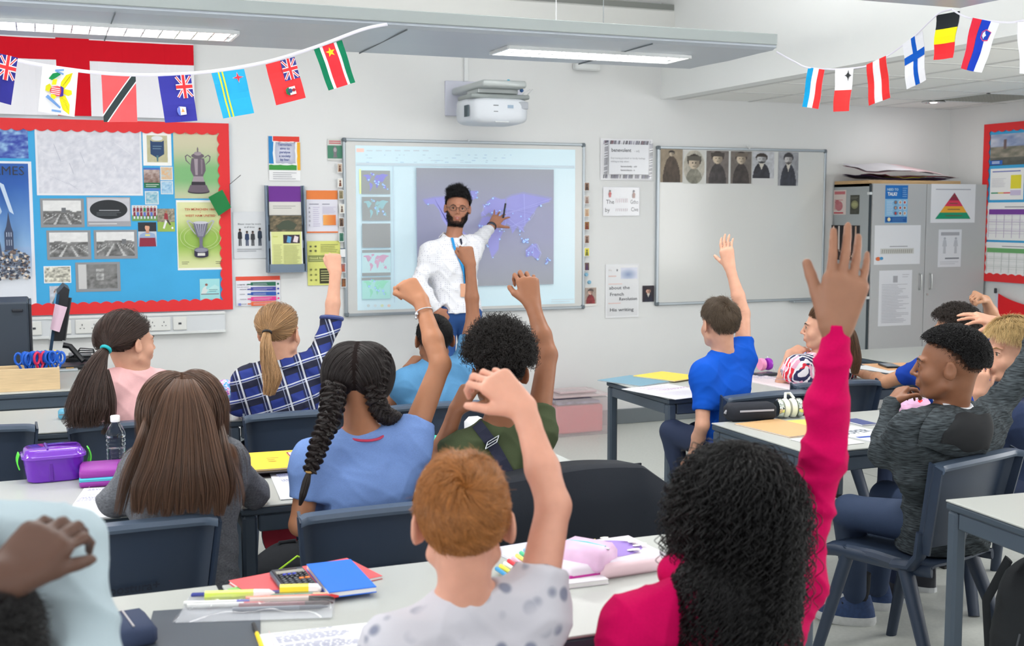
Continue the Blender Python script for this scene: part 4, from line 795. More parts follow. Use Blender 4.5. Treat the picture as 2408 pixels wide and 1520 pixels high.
# ---- cabinets
def cabinets():
 Yf = YW-.45; b = P(2045, 432, Y=Yf); c = P(2176, 430, Y=Yf); d = XR-.03; a = b
 H = b[2]; M_cab = mat('cabinet_grey', (184, 185, 186), .5, noise=.02, nscale=400); edge = mat('cabinet_edge', (166, 172, 174), .45)
 x0 = b[0]; r = empty('storage_cabinet', (x0, Yf, 0), 0, 'tall grey double door steel cabinet covered in notices, in the right corner', 'cabinet'); W = d-x0
 mb = MB(); t = .02
 mb.box((t/2, .215, H/2), (t, .43, H)); mb.box((W-t/2, .215, H/2), (t, .43, H)); mb.box((W/2, .215, H-t/2), (W, .43, t)); mb.box((W/2, .215, .05), (W-.02, .42, .1)); mb.box((W/2, .43, H/2), (W, .01, H)); mb.build('carcass', edge, r)
 MB().box((W/2, .2, H*.5), (W-.04, .38, .02)).build('shelf', edge, r)
 MB().box((.004, -.006, H/2), (.012, .012, H-.01)).build('hinge_gap', mat('hinge_dark', (52, 62, 68), .6), r)
 doors = [x0+.014, c[0], d]
 for i in range(2):
  xa, xb = doors[i]-x0, doors[i+1]-x0
  dr_ = MB().box(((xa+xb)/2, -.012, H/2+.03), (xb-xa-.005, .02, H-.06), bev=.002).build('door', M_cab, r)
  hx = xb-.05 if i == 0 else xa+.05; z = P(2166, 662, Y=Yf)[2]
  MB().tube([(hx, -.02, z+.06), (hx, -.045, z+.055), (hx, -.048, z), (hx, -.045, z-.055), (hx, -.02, z-.06)], .009, 8, flat=(.6, 1)).build('handle', mat('satin_chrome', (200, 202, 200), .25, metal=.9), dr_, smooth=1)
  if i == 1: MB().lathe([(.009, 0), (.009, -.006), (0, -.006)], (xa+.03, -.024, P(2172, 692, Y=Yf)[2]), 12, axis='y').build('lock', MATS['satin_chrome'], dr_)
 for v in (455, 700):
  q = P(2046, v, Y=Yf); MB().box((-.002, -.008, q[2]), (.024, .03, .02)).build('hinge', M_white, r)
 bd = MB().box(((x0+d)/2-.12, Yf+.22, H+.014), (d-x0-.24, .42, .026), bev=.002).build('shelf_board', mat('plywood', (196, 162, 118), .55, noise=.12, nscale=8, stretch=(1, 12, 12)), label='bare wooden board lying across the cabinet top', cat='board')
 # pile of loose papers
 G = 'sheets of sugar paper piled on the cabinets'
 for i, (u0, u1, v, cc, curl, lab) in enumerate(((1966, 2200, 424, (44, 36, 62), .2, 'dark violet sugar paper sheet curled at its left end'), (1985, 2222, 421, (88, 60, 100), .2, 'purple sugar paper sheet with ragged right end'), (2080, 2150, 423, (232, 222, 96), .0, 'yellow paper corner poking from the pile on the cabinets'), (2050, 2215, 418, (150, 80, 90), .15, 'dull red paper sheet in the middle of the pile'), (1985, 2200, 413, (222, 196, 202), .25, 'pale pink paper sheet near the top of the pile'), (1975, 2170, 409, (216, 214, 222), .3, 'white paper sheet on top of the cabinet pile'))):
  A_, B_ = P(u0, v, Y=Yf+.22), P(u1, v, Y=Yf+.22); A_[0] = max(A_[0], x0+.02); L = B_[0]-A_[0]; zz = H+.030+.008*i
  def f(u, v_, L=L, curl=curl, i=i): return (u*L, v_*.30+.01*math.sin(u*9), (.012+.05*(i > 3))*v_+ .004*math.sin(u*7+i)+.006+curl*.5*max(0, .18-u)**1.3*1.8+.012*max(0, u-.85)*(i % 3)+.030*(i > 3)*math.sin(PI*u)**.7+.004*math.sin(v_*8+u*13+i))
  e_ = MB().sheet(f, 30, 6, .0012).build('paper_sheet', mat('sugar_%d' % i, cc, .8), label=lab, cat='paper', group=G, smooth=1); e_.location = (A_[0], Yf+.06, zz)
 Yc = Yf-.0215; GC = 'notices on the cabinets'
 poster('poster', 'narrow cream and red poster high on the side of the cabinet', (1961, 447, 1989, 505), lambda p: (p.rect(.08, .82, .92, .94, (196, 110, 116)), p.ell(.45, .35, .3, .2, (190, 120, 126)), p.ell(.3, .5, .16, .1, (176, 96, 104)), p.rect(.06, .04, .8, .1, (190, 80, 90)), p.lines(.1, .2, .8, .62, 7, (200, 130, 134), .5, .5)), X=x0-.0015, group=GC, base=(218, 204, 198))
 poster('poster', 'small dark green poster beside the cream and red one', (2000, 459, 2020, 504), lambda p: (p.ell(.5, .5, .4, .22, (132, 134, 96)), p.ell(.5, .5, .3, .12, (160, 160, 116)), p.lines(.1, .78, .9, .92, 2, (120, 120, 110)), p.lines(.1, .06, .9, .2, 3, (100, 100, 96))), X=x0-.0015, group=GC, base=(66, 68, 58))
 def hall(p):
  p.rect(0, 0, 1, 1, (34, 30, 34))
  for i in range(5): x = .08+.19*i; p.rp([(x, .3), (x+.07, .3), (x+.06, .98), (x+.01, .98)], (190, 160, 140) if i % 2 == 0 else (214, 205, 200))
  r = random.Random(1)
  for i in range(40): p.ell(r.random()*.95+.02, r.random()*.3, .03, .03, r.choice([(200, 180, 160), (60, 50, 50), (150, 130, 120)]), 6)
 poster('poster', 'dark photo poster of pale columns above a crowd on the side of the cabinet', (1953, 530, 2020, 612), hall, X=x0-.0015, group=GC, base=(34, 30, 34))
 def talk(p):
  p.rect(0, .64, 1, 1, (32, 112, 190)); p.rect(0, 0, 1, .64, (140, 190, 226)); p.rect(.02, .02, .98, .17, (30, 92, 164)); p.text(.07, .86, .085, 'NEED TO', (190, 220, 240), 1.3, fit=.5); p.text(.1, .73, .12, 'TALK?', (240, 244, 248), 2, fit=.42)
  for i in range(3):
   for j in range(3): p.ell(.46+.2*j, .55-.145*i, .08, .055, (90, 130, 170) if j == 0 else (206, 220, 232), 14); p.ell(.46+.2*j, .55-.145*i, .045, .035, [(150, 110, 90), (196, 150, 120), (180, 60, 60)][(i+j) % 3], 10)
  p.lines(.05, .22, .36, .6, 9, (200, 222, 240), .35); p.ell(.16, .1, .07, .05, (240, 226, 180)); p.lines(.3, .04, .9, .15, 3, (90, 140, 200), .35); p.lines(.72, .68, .94, .95, 5, (120, 170, 220), .4)
 poster('poster', 'blue poster headed NEED TO TALK on the double door cabinet', (2081, 436, 2134, 525), talk, Yc, group=GC, base=(150, 196, 230))
 def blank(p): p.text(.5, .42, .06, 'MONITOR CHECK', (150, 150, 156), .6, 'c', fit=.42) if 0 else p.lines(.33, .44, .72, .48, 1, (150, 150, 156), .5, 0); p.rect(.13, .27, .86, .41, (206, 206, 202)); [p.rp([(.16+.045*i, .29), (.18+.045*i, .29), (.19+.045*i, .39), (.165+.045*i, .38)], (170, 168, 160)) for i in range(15)]; p.ell(.08, .15, .05, .05, (222, 110, 60)); p.ell(.15, .16, .04, .04, (70, 150, 200))
 poster('sheet', 'wide white sheet with a grey graffiti word on the left cabinet door', (2056, 530, 2164, 622), blank, Yc, group=GC, cat='sheet', base=(228, 229, 233))
 poster('sheet', 'long white typed notice low on the left cabinet door', (2066, 636, 2143, 766), lambda p: (p.rect(.42, .78, .56, .9, (170, 170, 176)), p.lines(.7, .86, .92, .94, 2, (190, 190, 196)), p.lines(.08, .05, .92, .76, 26, (176, 177, 184), .3, .5)), Yc, group=GC, cat='sheet', base=(224, 225, 230))
 def pyr(p):
  p.lines(.1, .84, .9, .88, 1, (170, 170, 180), .6, .1); ap = (.52, .78); L, R_ = (.1, .1), (.9, .1)
  for a_, b_, c_ in ((0, .3, (150, 40, 66)), (.3, .52, (222, 56, 88)), (.52, .76, (238, 170, 50)), (.76, 1, (20, 150, 110))):
   q = lambda t, s_: (ap[0]+((L if s_ == 0 else R_)[0]-ap[0])*t, ap[1]+((L if s_ == 0 else R_)[1]-ap[1])*t); p.rp([q(a_, 0), q(b_, 0), q(b_, 1), q(a_, 1)] if a_ else [q(b_, 0), q(b_, 1), ap], c_); m_ = (a_+b_)/2; y = ap[1]+(L[1]-ap[1])*m_; p.lines(.5-.2*m_, y-.02, .5+.24*m_, y+.02, 1, (110, 90, 60), .5, 0)
 poster('poster', 'white poster with a striped colour pyramid on the right cabinet door', (2189, 433, 2293, 524), pyr, Yc, group=GC, base=(232, 232, 236))
 def fig(p):
  p.rect(.1, .84, .9, .93, (170, 170, 176)); p.text(.5, .86, .06, 'ASSESSMENT', (226, 226, 230), .6, 'c', fit=.6) if 0 else None
  for x in (.27, .75): p.ell(x, .76, .05, .035, (176, 178, 186)); p.rp([(x-.1, .55), (x-.06, .72), (x+.06, .72), (x+.1, .55), (x+.05, .55), (x+.06, .36), (x-.06, .36), (x-.05, .55)], (190, 192, 198))
  p.lines(.3, .2, .92, .26, 1, (120, 122, 130), .6, .1); p.lines(.08, .06, .92, .16, 2, (190, 190, 196), .3)
 poster('sheet', 'grey worksheet with two body outlines on the right cabinet door', (2206, 540, 2260, 628), fig, Yc, group=GC, cat='sheet', base=(222, 223, 228))
 return Yf
YCAB = cabinets()
# ---- right wall notice board
RX = XR-.03
a = P(2317, 293, X=RX); b = P(2300, 660, X=RX); yy = (a[1]+b[1])/2; z1 = a[2]; z0 = b[2]; Lr = 2.2
pinboard('notice_board', 'blue notice board with red scalloped border on the right wall', lambda x, y, z: (.013-z, -x, y), Lr, z1-z0, .055, (222, 40, 46), (66, 168, 222), (RX+.012, yy, z0), .075)
NX = RX+.005; G4 = 'papers on the right wall notice board'
def city(u, v):
 n = nz(u, v, 9, 14); c = mixc((96, 120, 170), (214, 216, 226), nz(u, v, 5, 2)*1.3); c = np.where((v < .6)[..., None], mixc((70, 80, 70), (196, 180, 165), n), c); c = np.where((v < .25)[..., None], mixc((60, 66, 60), (120, 120, 116), n), c); t = (np.abs(u-.2) < .02) & (v < .82) & (v > .5); return np.where(t[..., None], np.array([110, 90, 90.]), c)
poster('photograph', 'wide city view photo at the top of the right wall notice board', (2331, 311, 2500, 386), lambda p: (p.grid(0, 0, 1, 1, 50, 26, city), p.rect(0, .02, .18, .16, (40, 100, 190)), p.text(.03, .06, .08, 'ERM', (200, 215, 235), 1) if 0 else p.lines(.03, .05, .14, .14, 2, (200, 215, 235), .6, 0)), X=NX, cat='photo', group=G4)
poster('sheet', 'white chart with a yellow block under the city photo', (2330, 396, 2406, 470), lambda p: (p.lines(.06, .88, .9, .93, 1, (110, 120, 190), .7, 0), p.rect(.62, .35, .93, .78, (232, 220, 60)), p.rect(.04, .2, .25, .24, (60, 150, 110)), p.rect(.25, .2, .42, .24, (226, 190, 90)), p.rect(.42, .2, .62, .24, (222, 80, 90)), p.rect(.62, .14, .93, .3, (206, 196, 226)), p.lines(.06, .4, .5, .7, 6, (205, 205, 215), .25)), X=NX, group=G4, cat='sheet')
def table_p(c1, c2, n):
 def d(p):
  p.lines(.3, .86, .7, .9, 1, (150, 150, 160), .6, 0); p.rect(.03, .68, .97, .82, c1)
  for i in range(n): p.rect(.03, .66-.12*i, .97, .655-.12*i, c2)
  for i in range(8): p.rect(.03+.134*i, .06, .036+.134*i, .68, c2)
  for i in range(n): p.rect(.04, .6-.12*i, .96, .62-.12*i, tuple((x+245)//2 for x in c2)) if i % 2 else None
 return d
poster('sheet', 'timetable with a purple header row on the right wall board', (2323, 476, 2460, 566), table_p((122, 66, 158), (178, 160, 200), 5), X=NX, group=G4, cat='sheet')
poster('sheet', 'timetable with a green header row on the right wall board', (2318, 571, 2450, 648), table_p((110, 172, 110), (180, 190, 186), 5), X=NX, group=G4, cat='sheet')
# red cloth hung on the right wall
def redflag():
 q = [P(*c, X=XR-.02) for c in ((2350, 690), (2480, 728), (2352, 790), (2480, 800))]
 e_ = empty('wall_banner', tuple(q[0]), 0, 'bright red cloth banner hung on the right wall below the notice board', 'banner')
 q = [c-q[0] for c in q]
 MB().sheet(lambda u, v: (q[0]*(1-u)+q[1]*u)*(1-v)+(q[2]*(1-u)+q[3]*u)*v+np.array([-.01-.008*math.sin(9*u+5*v), 0, -.03*math.sin(PI*u)*(1-v)]), 24, 12, .001).build('cloth', mat('banner_red', (226, 26, 36), .75), e_, smooth=1)
 MB().sheet(lambda u, v: q[0]*(1-v)+q[2]*v+np.array([-.012, .03*u, .0]), 1, 6, .001).build('sleeve', mat('banner_white', (214, 216, 230), .7), e_)
 MB().box((-.02, .02, .02), (.02, .02, .04), bev=.004).build('clip', mat('clip_dark', (50, 54, 60), .4), e_)
redflag()
# ================================================================= bunting
UJB = (52, 52, 140); RED = (235, 62, 66)
def unionj(p, x0, y0, x1, y1, blue):
 """small union canton, shown in the sideways hanging flags"""
 p.rect(x0, y0, x1, y1, blue); W, H = x1-x0, y1-y0
 def d(a, b, w_, c):
  ax, ay = x0+a[0]*W, y0+a[1]*H; bx_, by = x0+b[0]*W, y0+b[1]*H; dx, dy = (bx_-ax)*p.W, (by-ay)*p.H; L = math.hypot(dx, dy); nx, ny = -dy/L*w_, dx/L*w_
  p.poly([(ax*p.W+nx, ay*p.H+ny), (ax*p.W-nx, ay*p.H-ny), (bx_*p.W-nx, by*p.H-ny), (bx_*p.W+nx, by*p.H+ny)], c)
 i = .06
 for a, b in (((i, i), (1-i, 1-i)), ((i, 1-i), (1-i, i))): d(a, b, .0065, (236, 236, 242)); d(a, b, .0022, RED)
 p.rect(x0+W*.36, y0, x0+W*.64, y1, (236, 236, 242)); p.rect(x0, y0+H*.38, x1, y0+H*.62, (236, 236, 242)); p.rect(x0+W*.42, y0, x0+W*.58, y1, RED); p.rect(x0, y0+H*.43, x1, y0+H*.57, RED)
def fl_cayman(p): p.rect(0, 0, 1, 1, UJB); unionj(p, .45, .48, 1, 1, UJB); p.ell(.33, .27, .28, .19, (236, 238, 244)); p.ell(.33, .27, .16, .13, (120, 190, 220)); p.rect(.27, .3, .39, .38, (222, 170, 60))
def fl_usvi(p):
 Yl = (238, 222, 40); p.rect(0, 0, 1, 1, (240, 240, 243))
 p.rp([(.53, .52), (.55, .70), (.67, .86), (.85, .93), (.80, .74), (.66, .56)], Yl); p.rp([(.53, .44), (.56, .30), (.66, .12), (.85, .03), (.84, .24), (.7, .42)], Yl); p.rp([(.5, .42), (.64, .46), (.78, .42), (.88, .47), (.86, .55), (.7, .56), (.5, .56)], Yl)
 for k in range(4): p.rp([(.6+.05*k, .62+.06*k), (.61+.05*k, .62+.06*k), (.70+.04*k, .74+.05*k), (.69+.04*k, .74+.05*k)], (150, 140, 40)); p.rp([(.6+.05*k, .36-.06*k), (.61+.05*k, .36-.06*k), (.74+.03*k, .30-.06*k), (.73+.03*k, .3-.06*k)], (150, 140, 40))
 p.rp([(.3, .42), (.46, .38), (.62, .40), (.62, .58), (.46, .6), (.3, .56), (.26, .49)], (226, 90, 100))
 for k in range(4): p.rect(.3, .415+.04*k, .54, .43+.04*k, (240, 236, 238))
 p.rp([(.54, .37), (.64, .40), (.64, .58), (.54, .61), (.58, .49)], (70, 50, 150)); p.rp([(.14, .46), (.24, .44), (.3, .56), (.24, .62), (.14, .56)], (206, 200, 40)); p.rp([(.3, .6), (.42, .62), (.44, .74), (.32, .72)], Yl)
 p.rp([(.2, .72), (.3, .7), (.52, .84), (.5, .9), (.3, .84)], (30, 140, 80)); p.rp([(.3, .33), (.4, .3), (.46, .36), (.4, .4), (.3, .4)], Yl); p.rp([(.16, .32), (.2, .3), (.58, .12), (.6, .16), (.22, .38)], (110, 150, 206))
 p.rp([(x, y) for x, y in ((.36, .93), (.6, .97), (.6, .93), (.45, .905), (.6, .88), (.6, .84), (.36, .89))], (120, 160, 214)); p.rect(.36, .04, .62, .085, (120, 160, 214))
def fl_trin(p): p.rect(0, 0, 1, 1, (250, 92, 96)); p.rp([(0, 0), (0, .16), (.86, 1), (1, 1), (1, .84), (.14, 0)], (240, 238, 240)); p.rp([(0, .0), (0, .12), (.9, 1), (1, 1), (1, .88), (.1, 0)], (54, 66, 68))
def fl_ang(p): p.rect(0, 0, 1, 1, (62, 62, 160)); unionj(p, .5, .5, 1, 1, (62, 62, 160)); p.rp([(.42, .22), (.46, .16), (.5, .14), (.7, .15), (.7, .31), (.5, .33), (.44, .29)], (240, 240, 244)); p.rp([(.42, .22), (.46, .15), (.52, .13), (.52, .33), (.46, .31)], (110, 130, 220)); p.rp(star(.6, .235, .06, 3, .45), (240, 160, 90))
def fl_aruba(p): p.rect(0, 0, 1, 1, (50, 172, 222)); p.rect(.19, 0, .235, 1, (236, 232, 60)); p.rect(.3, 0, .345, 1, (236, 232, 60)); p.poly([(.75*p.W+x, .83*p.H+y) for x, y in star(0, 0, .028, 4, .3)], (240, 190, 200)); p.poly([(.75*p.W+x, .83*p.H+y) for x, y in star(0, 0, .023, 4, .3)], (230, 60, 80))
def fl_berm(p): p.rect(0, 0, 1, 1, (232, 62, 66)); unionj(p, .5, .5, 1, 1, (66, 70, 150)); p.rp([(.42, .2), (.5, .15), (.74, .15), (.74, .34), (.5, .34), (.42, .3)], (238, 240, 238)); p.rp([(.42, .2), (.5, .15), (.54, .15), (.54, .34), (.5, .34), (.42, .3)], (50, 120, 80)); p.ell(.56, .25, .08, .06, (70, 90, 130), 6); p.ell(.68, .25, .06, .04, (170, 60, 70), 8)
def fl_suri(p): p.rect(0, 0, 1, 1, (242, 242, 246)); p.rect(0, 0, .2, 1, (24, 124, 88)); p.rect(.8, 0, 1, 1, (24, 124, 88)); p.rect(.3, 0, .7, 1, (232, 56, 66)); p.poly([(.5*p.W+x, .82*p.H+y) for x, y in star(0, 0, .026)], (242, 210, 50))
def fl_lux(p): p.rect(0, 0, 1, 1, (240, 240, 244)); p.rect(0, 0, .33, 1, (20, 152, 208)); p.rect(.66, 0, 1, 1, (232, 56, 58))
def fl_malta(p): p.rect(0, 0, 1, 1, (240, 240, 243)); p.rect(0, 0, 1, .5, (232, 62, 62)); p.poly([(.74*p.W+x, .84*p.H+y) for x, y in star(0, 0, .03, 4, .35)], (90, 90, 94)); p.ell(.74, .84, .09, .06, (60, 62, 64))
def fl_aus(p): p.rect(0, 0, 1, 1, (240, 240, 244)); p.rect(0, 0, .32, 1, (226, 54, 56)); p.rect(.66, 0, 1, 1, (226, 54, 56))
def fl_fin(p): p.rect(0, 0, 1, 1, (238, 239, 246)); p.rect(.42, 0, .62, 1, (16, 88, 190)); p.rect(0, .52, 1, .68, (16, 88, 190))
def fl_bel(p): p.rect(0, 0, 1, .34, (232, 46, 52)); p.rect(0, .34, 1, .67, (242, 226, 22)); p.rect(0, .67, 1, 1, (34, 38, 42))
def fl_slo(p): p.rect(0, 0, 1, 1, (236, 238, 246)); p.rect(0, 0, .34, 1, (222, 44, 66)); p.rect(.34, 0, .67, 1, (26, 64, 190)); p.rp([(.5, .66), (.62, .6), (.8, .62), (.84, .8), (.62, .84), (.5, .78)], (222, 80, 120)); p.rp([(.53, .67), (.62, .62), (.78, .64), (.82, .79), (.62, .82), (.52, .77)], (24, 70, 180)); p.rp([(.54, .7), (.62, .64), (.62, .68), (.68, .72), (.62, .76), (.6, .8), (.54, .76)], (236, 238, 244))
def bunt(labels, anchors, flags, strlab, thick=.007):
 """anchors: (u, v, Y) string points; flags: corner pixels tl,tr,br,bl with Y at left and right"""
 pts = [P(u, v, Y=y) for u, v, y in anchors]; c = pts[0]; q = []
 for i in range(len(pts)-1):
  p0 = pts[max(i-1, 0)]; p1, p2 = pts[i], pts[i+1]; p3 = pts[min(i+2, len(pts)-1)]
  for t in np.linspace(0, 1, 6)[:-1]: q.append(.5*((2*p1)+(-p0+p2)*t+(2*p0-5*p1+4*p2-p3)*t*t+(-p0+3*p1-3*p2+p3)*t**3)-c)
 q.append(pts[-1]-c)
 r = empty('bunting', tuple(c), 0, strlab, 'bunting')
 MB().tube(q, thick, 8, flat=(.35, 1)).build('tape', mat('bunting_tape', (226, 224, 236), .7), r, smooth=1)
 for nm, fn, co, (yl, yr) in flags:
  tl, tr, br, bl = [P(u, v, Y=(yl if k in (0, 3) else yr))-c for k, (u, v) in enumerate(co)]
  W = .155; H = .225; n_ = np.cross(tr-tl, bl-tl); n_ = n_/np.linalg.norm(n_)
  if np.dot(n_, np.array([0, 0, CAMH])-c-tl) < 0: n_ = -n_
  ph = sum(map(ord, nm))
  def f(x, y, z, tl=tl, tr=tr, br=br, bl=bl, n_=n_, ph=ph):
   u, v = x/W, 1-y/H; b = .006*math.sin(5*u+ph)*v+.003*math.sin(9*v+ph); return tuple((tl*(1-u)+tr*u)*(1-v)+(bl*(1-u)+br*u)*v+n_*(z+b))
  MB().sheet(lambda u, v: f(u*W, (1-v)*H, -.0006), 6, 8, .0004).build('flag', mat('flag_backing', (222, 222, 228), .8), r, smooth=1); o_ = bpy.data.objects[KIDS[r.name][-1]]; tag(o_, label=nm)
  p = Print(W, H); fn(p); p.build('print', f, o_, M_cloth, cuts=(6, 8), eps=.0007)
YS = 4.95
bunt(0, [(-120, 100, YS), (0, 132, YS), (95, 153, YS), (238, 172, YS), (370, 176, YS), (497, 168, YS), (625, 146, YS), (738, 112, YS), (850, 70, YS), (910, 57, YN1-.02)], [
 ('dark blue ensign flag cut by the left frame edge', fl_cayman, ((-34, 118), (42, 136), (26, 247), (-56, 225)), (YS, YS)),
 ('white flag with a yellow eagle and letters V I', fl_usvi, ((100, 152), (184, 166), (175, 275), (90, 262)), (YS, YS)),
 ('red flag with a black diagonal band', fl_trin, ((238, 172), (319, 178), (323, 287), (244, 287)), (YS, YS)),
 ('blue ensign flag with a small orange emblem', fl_ang, ((371, 180), (448, 176), (464, 284), (388, 289)), (YS, YS)),
 ('sky blue flag with two yellow stripes and a red star', fl_aruba, ((497, 172), (574, 162), (598, 266), (525, 279)), (YS, YS)),
 ('red ensign flag with a green and white shield', fl_berm, ((624, 152), (692, 134), (719, 230), (649, 248)), (YS, YS)),
 ('green, white and red flag with a yellow star', fl_suri, ((738, 116), (804, 94), (835, 194), (773, 213)), (YS, YS))],
 'string of seven small national flags hung from the long luminaire at the left')
bunt(0, [(1826, 122, 5.2), (1870, 146, 5.1), (1900, 159, 5.0), (1965, 163, 4.9), (2040, 155, 4.72), (2088, 131, 4.6), (2142, 92, 4.4), (2185, 52, 4.2), (2210, 30, 4.05), (2238, 22, 3.9)], [
 ('light blue, white and red striped flag', fl_lux, ((1900, 158), (1939, 164), (1925, 257), (1886, 251)), (5.0, 4.92)),
 ('white over red flag with a small grey cross', fl_malta, ((1965, 163), (2008, 161), (1996, 261), (1961, 263)), (4.9, 4.8)),
 ('red, white and red striped flag', fl_aus, ((2038, 152), (2084, 131), (2093, 230), (2044, 249)), (4.7, 4.6)),
 ('white flag with a blue cross', fl_fin, ((2124, 104), (2171, 72), (2177, 188), (2134, 210)), (4.45, 4.3)),
 ('black, yellow and red striped flag', fl_bel, ((2203, 36), (2258, 26), (2243, 136), (2195, 141)), (4.1, 3.95))],
 'string of small national flags hanging between the two luminaires at the right', .004)
bunt(0, [(2238, 22, 3.9), (2262, 36, 3.9), (2290, 44, 3.9), (2370, 53, 3.9), (2420, 46, 3.9), (2520, 40, 3.9)], [
 ('red, blue and white flag with a mountain shield', fl_slo, ((2286, 42), (2349, 55), (2308, 171), (2258, 161)), (3.9, 3.9)),
 ('plain white flag at the right frame edge', lambda p: p.rect(0, 0, 1, 1, (238, 239, 246)), ((2391, 52), (2460, 48), (2462, 178), (2396, 173)), (3.9, 3.9))],
 'short string with two flags at the top right corner', .004)
# ================================================================= furniture
TZ = .73
M_top = mat('laminate_top', (178, 181, 177), .32, noise=.02, nscale=300)
M_edge = mat('table_edge', (62, 74, 86), .5)
def table(name, label, x0, x1, y0, y1, group=None, rz=0, seat=None, top=None, leg='box', legs_=True):
 """x0..x1, y0..y1 with corner x0,y1 as the turning point"""
 r = empty(name, (x0, y1, 0), rz, label, 'table', group); W, D = x1-x0, y1-y0
 MB().box((W/2, -D/2, TZ-.003), (W, D, .006), bev=.002).build('tabletop', top or M_top, r)
 MB().box((W/2, -D/2, TZ-.0175), (W, D, .023), bev=.005).build('edge_band', M_edge, r)
 f = .042
 for c, d in (((W/2, -.022, TZ-.055), (W-.1, .03, .05)), ((W/2, -D+.022, TZ-.055), (W-.1, .03, .05)), ((.022, -D/2, TZ-.055), (.03, D-.1, .05)), ((W-.022, -D/2, TZ-.055), (.03, D-.1, .05))): MB().box(c, d, bev=.004).build('frame_rail', M_slate, r)
 for x in (.024, W-.024):
  for y in (-.024, -D+.024):
   lg = MB().box((x, y, (TZ-.03)/2+.006), (f, f, TZ-.042), bev=.008).build('leg', M_slate, r); MB().box((x, y, .006), (.046, .046, .012), bev=.003).build('foot_cap', mat('rubber', (28, 30, 32), .7), lg)
 return r
GT = 'classroom tables with slate frames'
xs_ = .512
table('classroom_table', 'table in the third row under the purple lunch box', xs_-1.21, xs_-.006, 3.435, 4.035, GT)
table('classroom_table', 'table in the third row holding the yellow folder', xs_+.006, P(1415, 1117, Z=TZ)[0], 3.41, 4.01, GT)
table('classroom_table', 'table in the second row in front of the girl with the teal hair tie', -.53, .68, 4.885, 5.485, GT)
table('classroom_table', 'table in the second row in front of the girl in the checked shirt', .70, 1.91, 4.88, 5.48, GT)
table('classroom_table', 'foreground table with the calculator and red exercise book', -.86, .35, 2.1, 2.705, GT)
table('classroom_table', 'foreground table carrying the pile of pink and purple pencil cases', .362, 1.56, 2.1, 2.70, GT)
table('classroom_table', 'front right table with blue and yellow folders at its free end', 2.65, 4.1, 4.71, 5.35, GT)
table('classroom_table', 'right table with the black pencil case and kraft exercise book', 2.50, 3.72, 3.44, 4.09, GT)
table('classroom_table', 'nearest table at the right frame edge', 2.468, 3.7, 2.07, 2.72, GT, rz=math.radians(-4))
table('classroom_table', 'far right table with an orange folder and a phone', 4.45, 5.7, 5.3, 5.95, GT)
# teacher's desk
dxr = P(255, 888, Z=TZ)[0]; r = table('teacher_desk', "teacher's desk with computer at the left", -1.9, dxr, 6.02, 7.3)
MB().box(((dxr+1.9)/2, -.6, .5), (dxr+1.9-.1, .018, .36)).build('modesty_panel', mat('panel_slate', (84, 96, 108), .5), r)
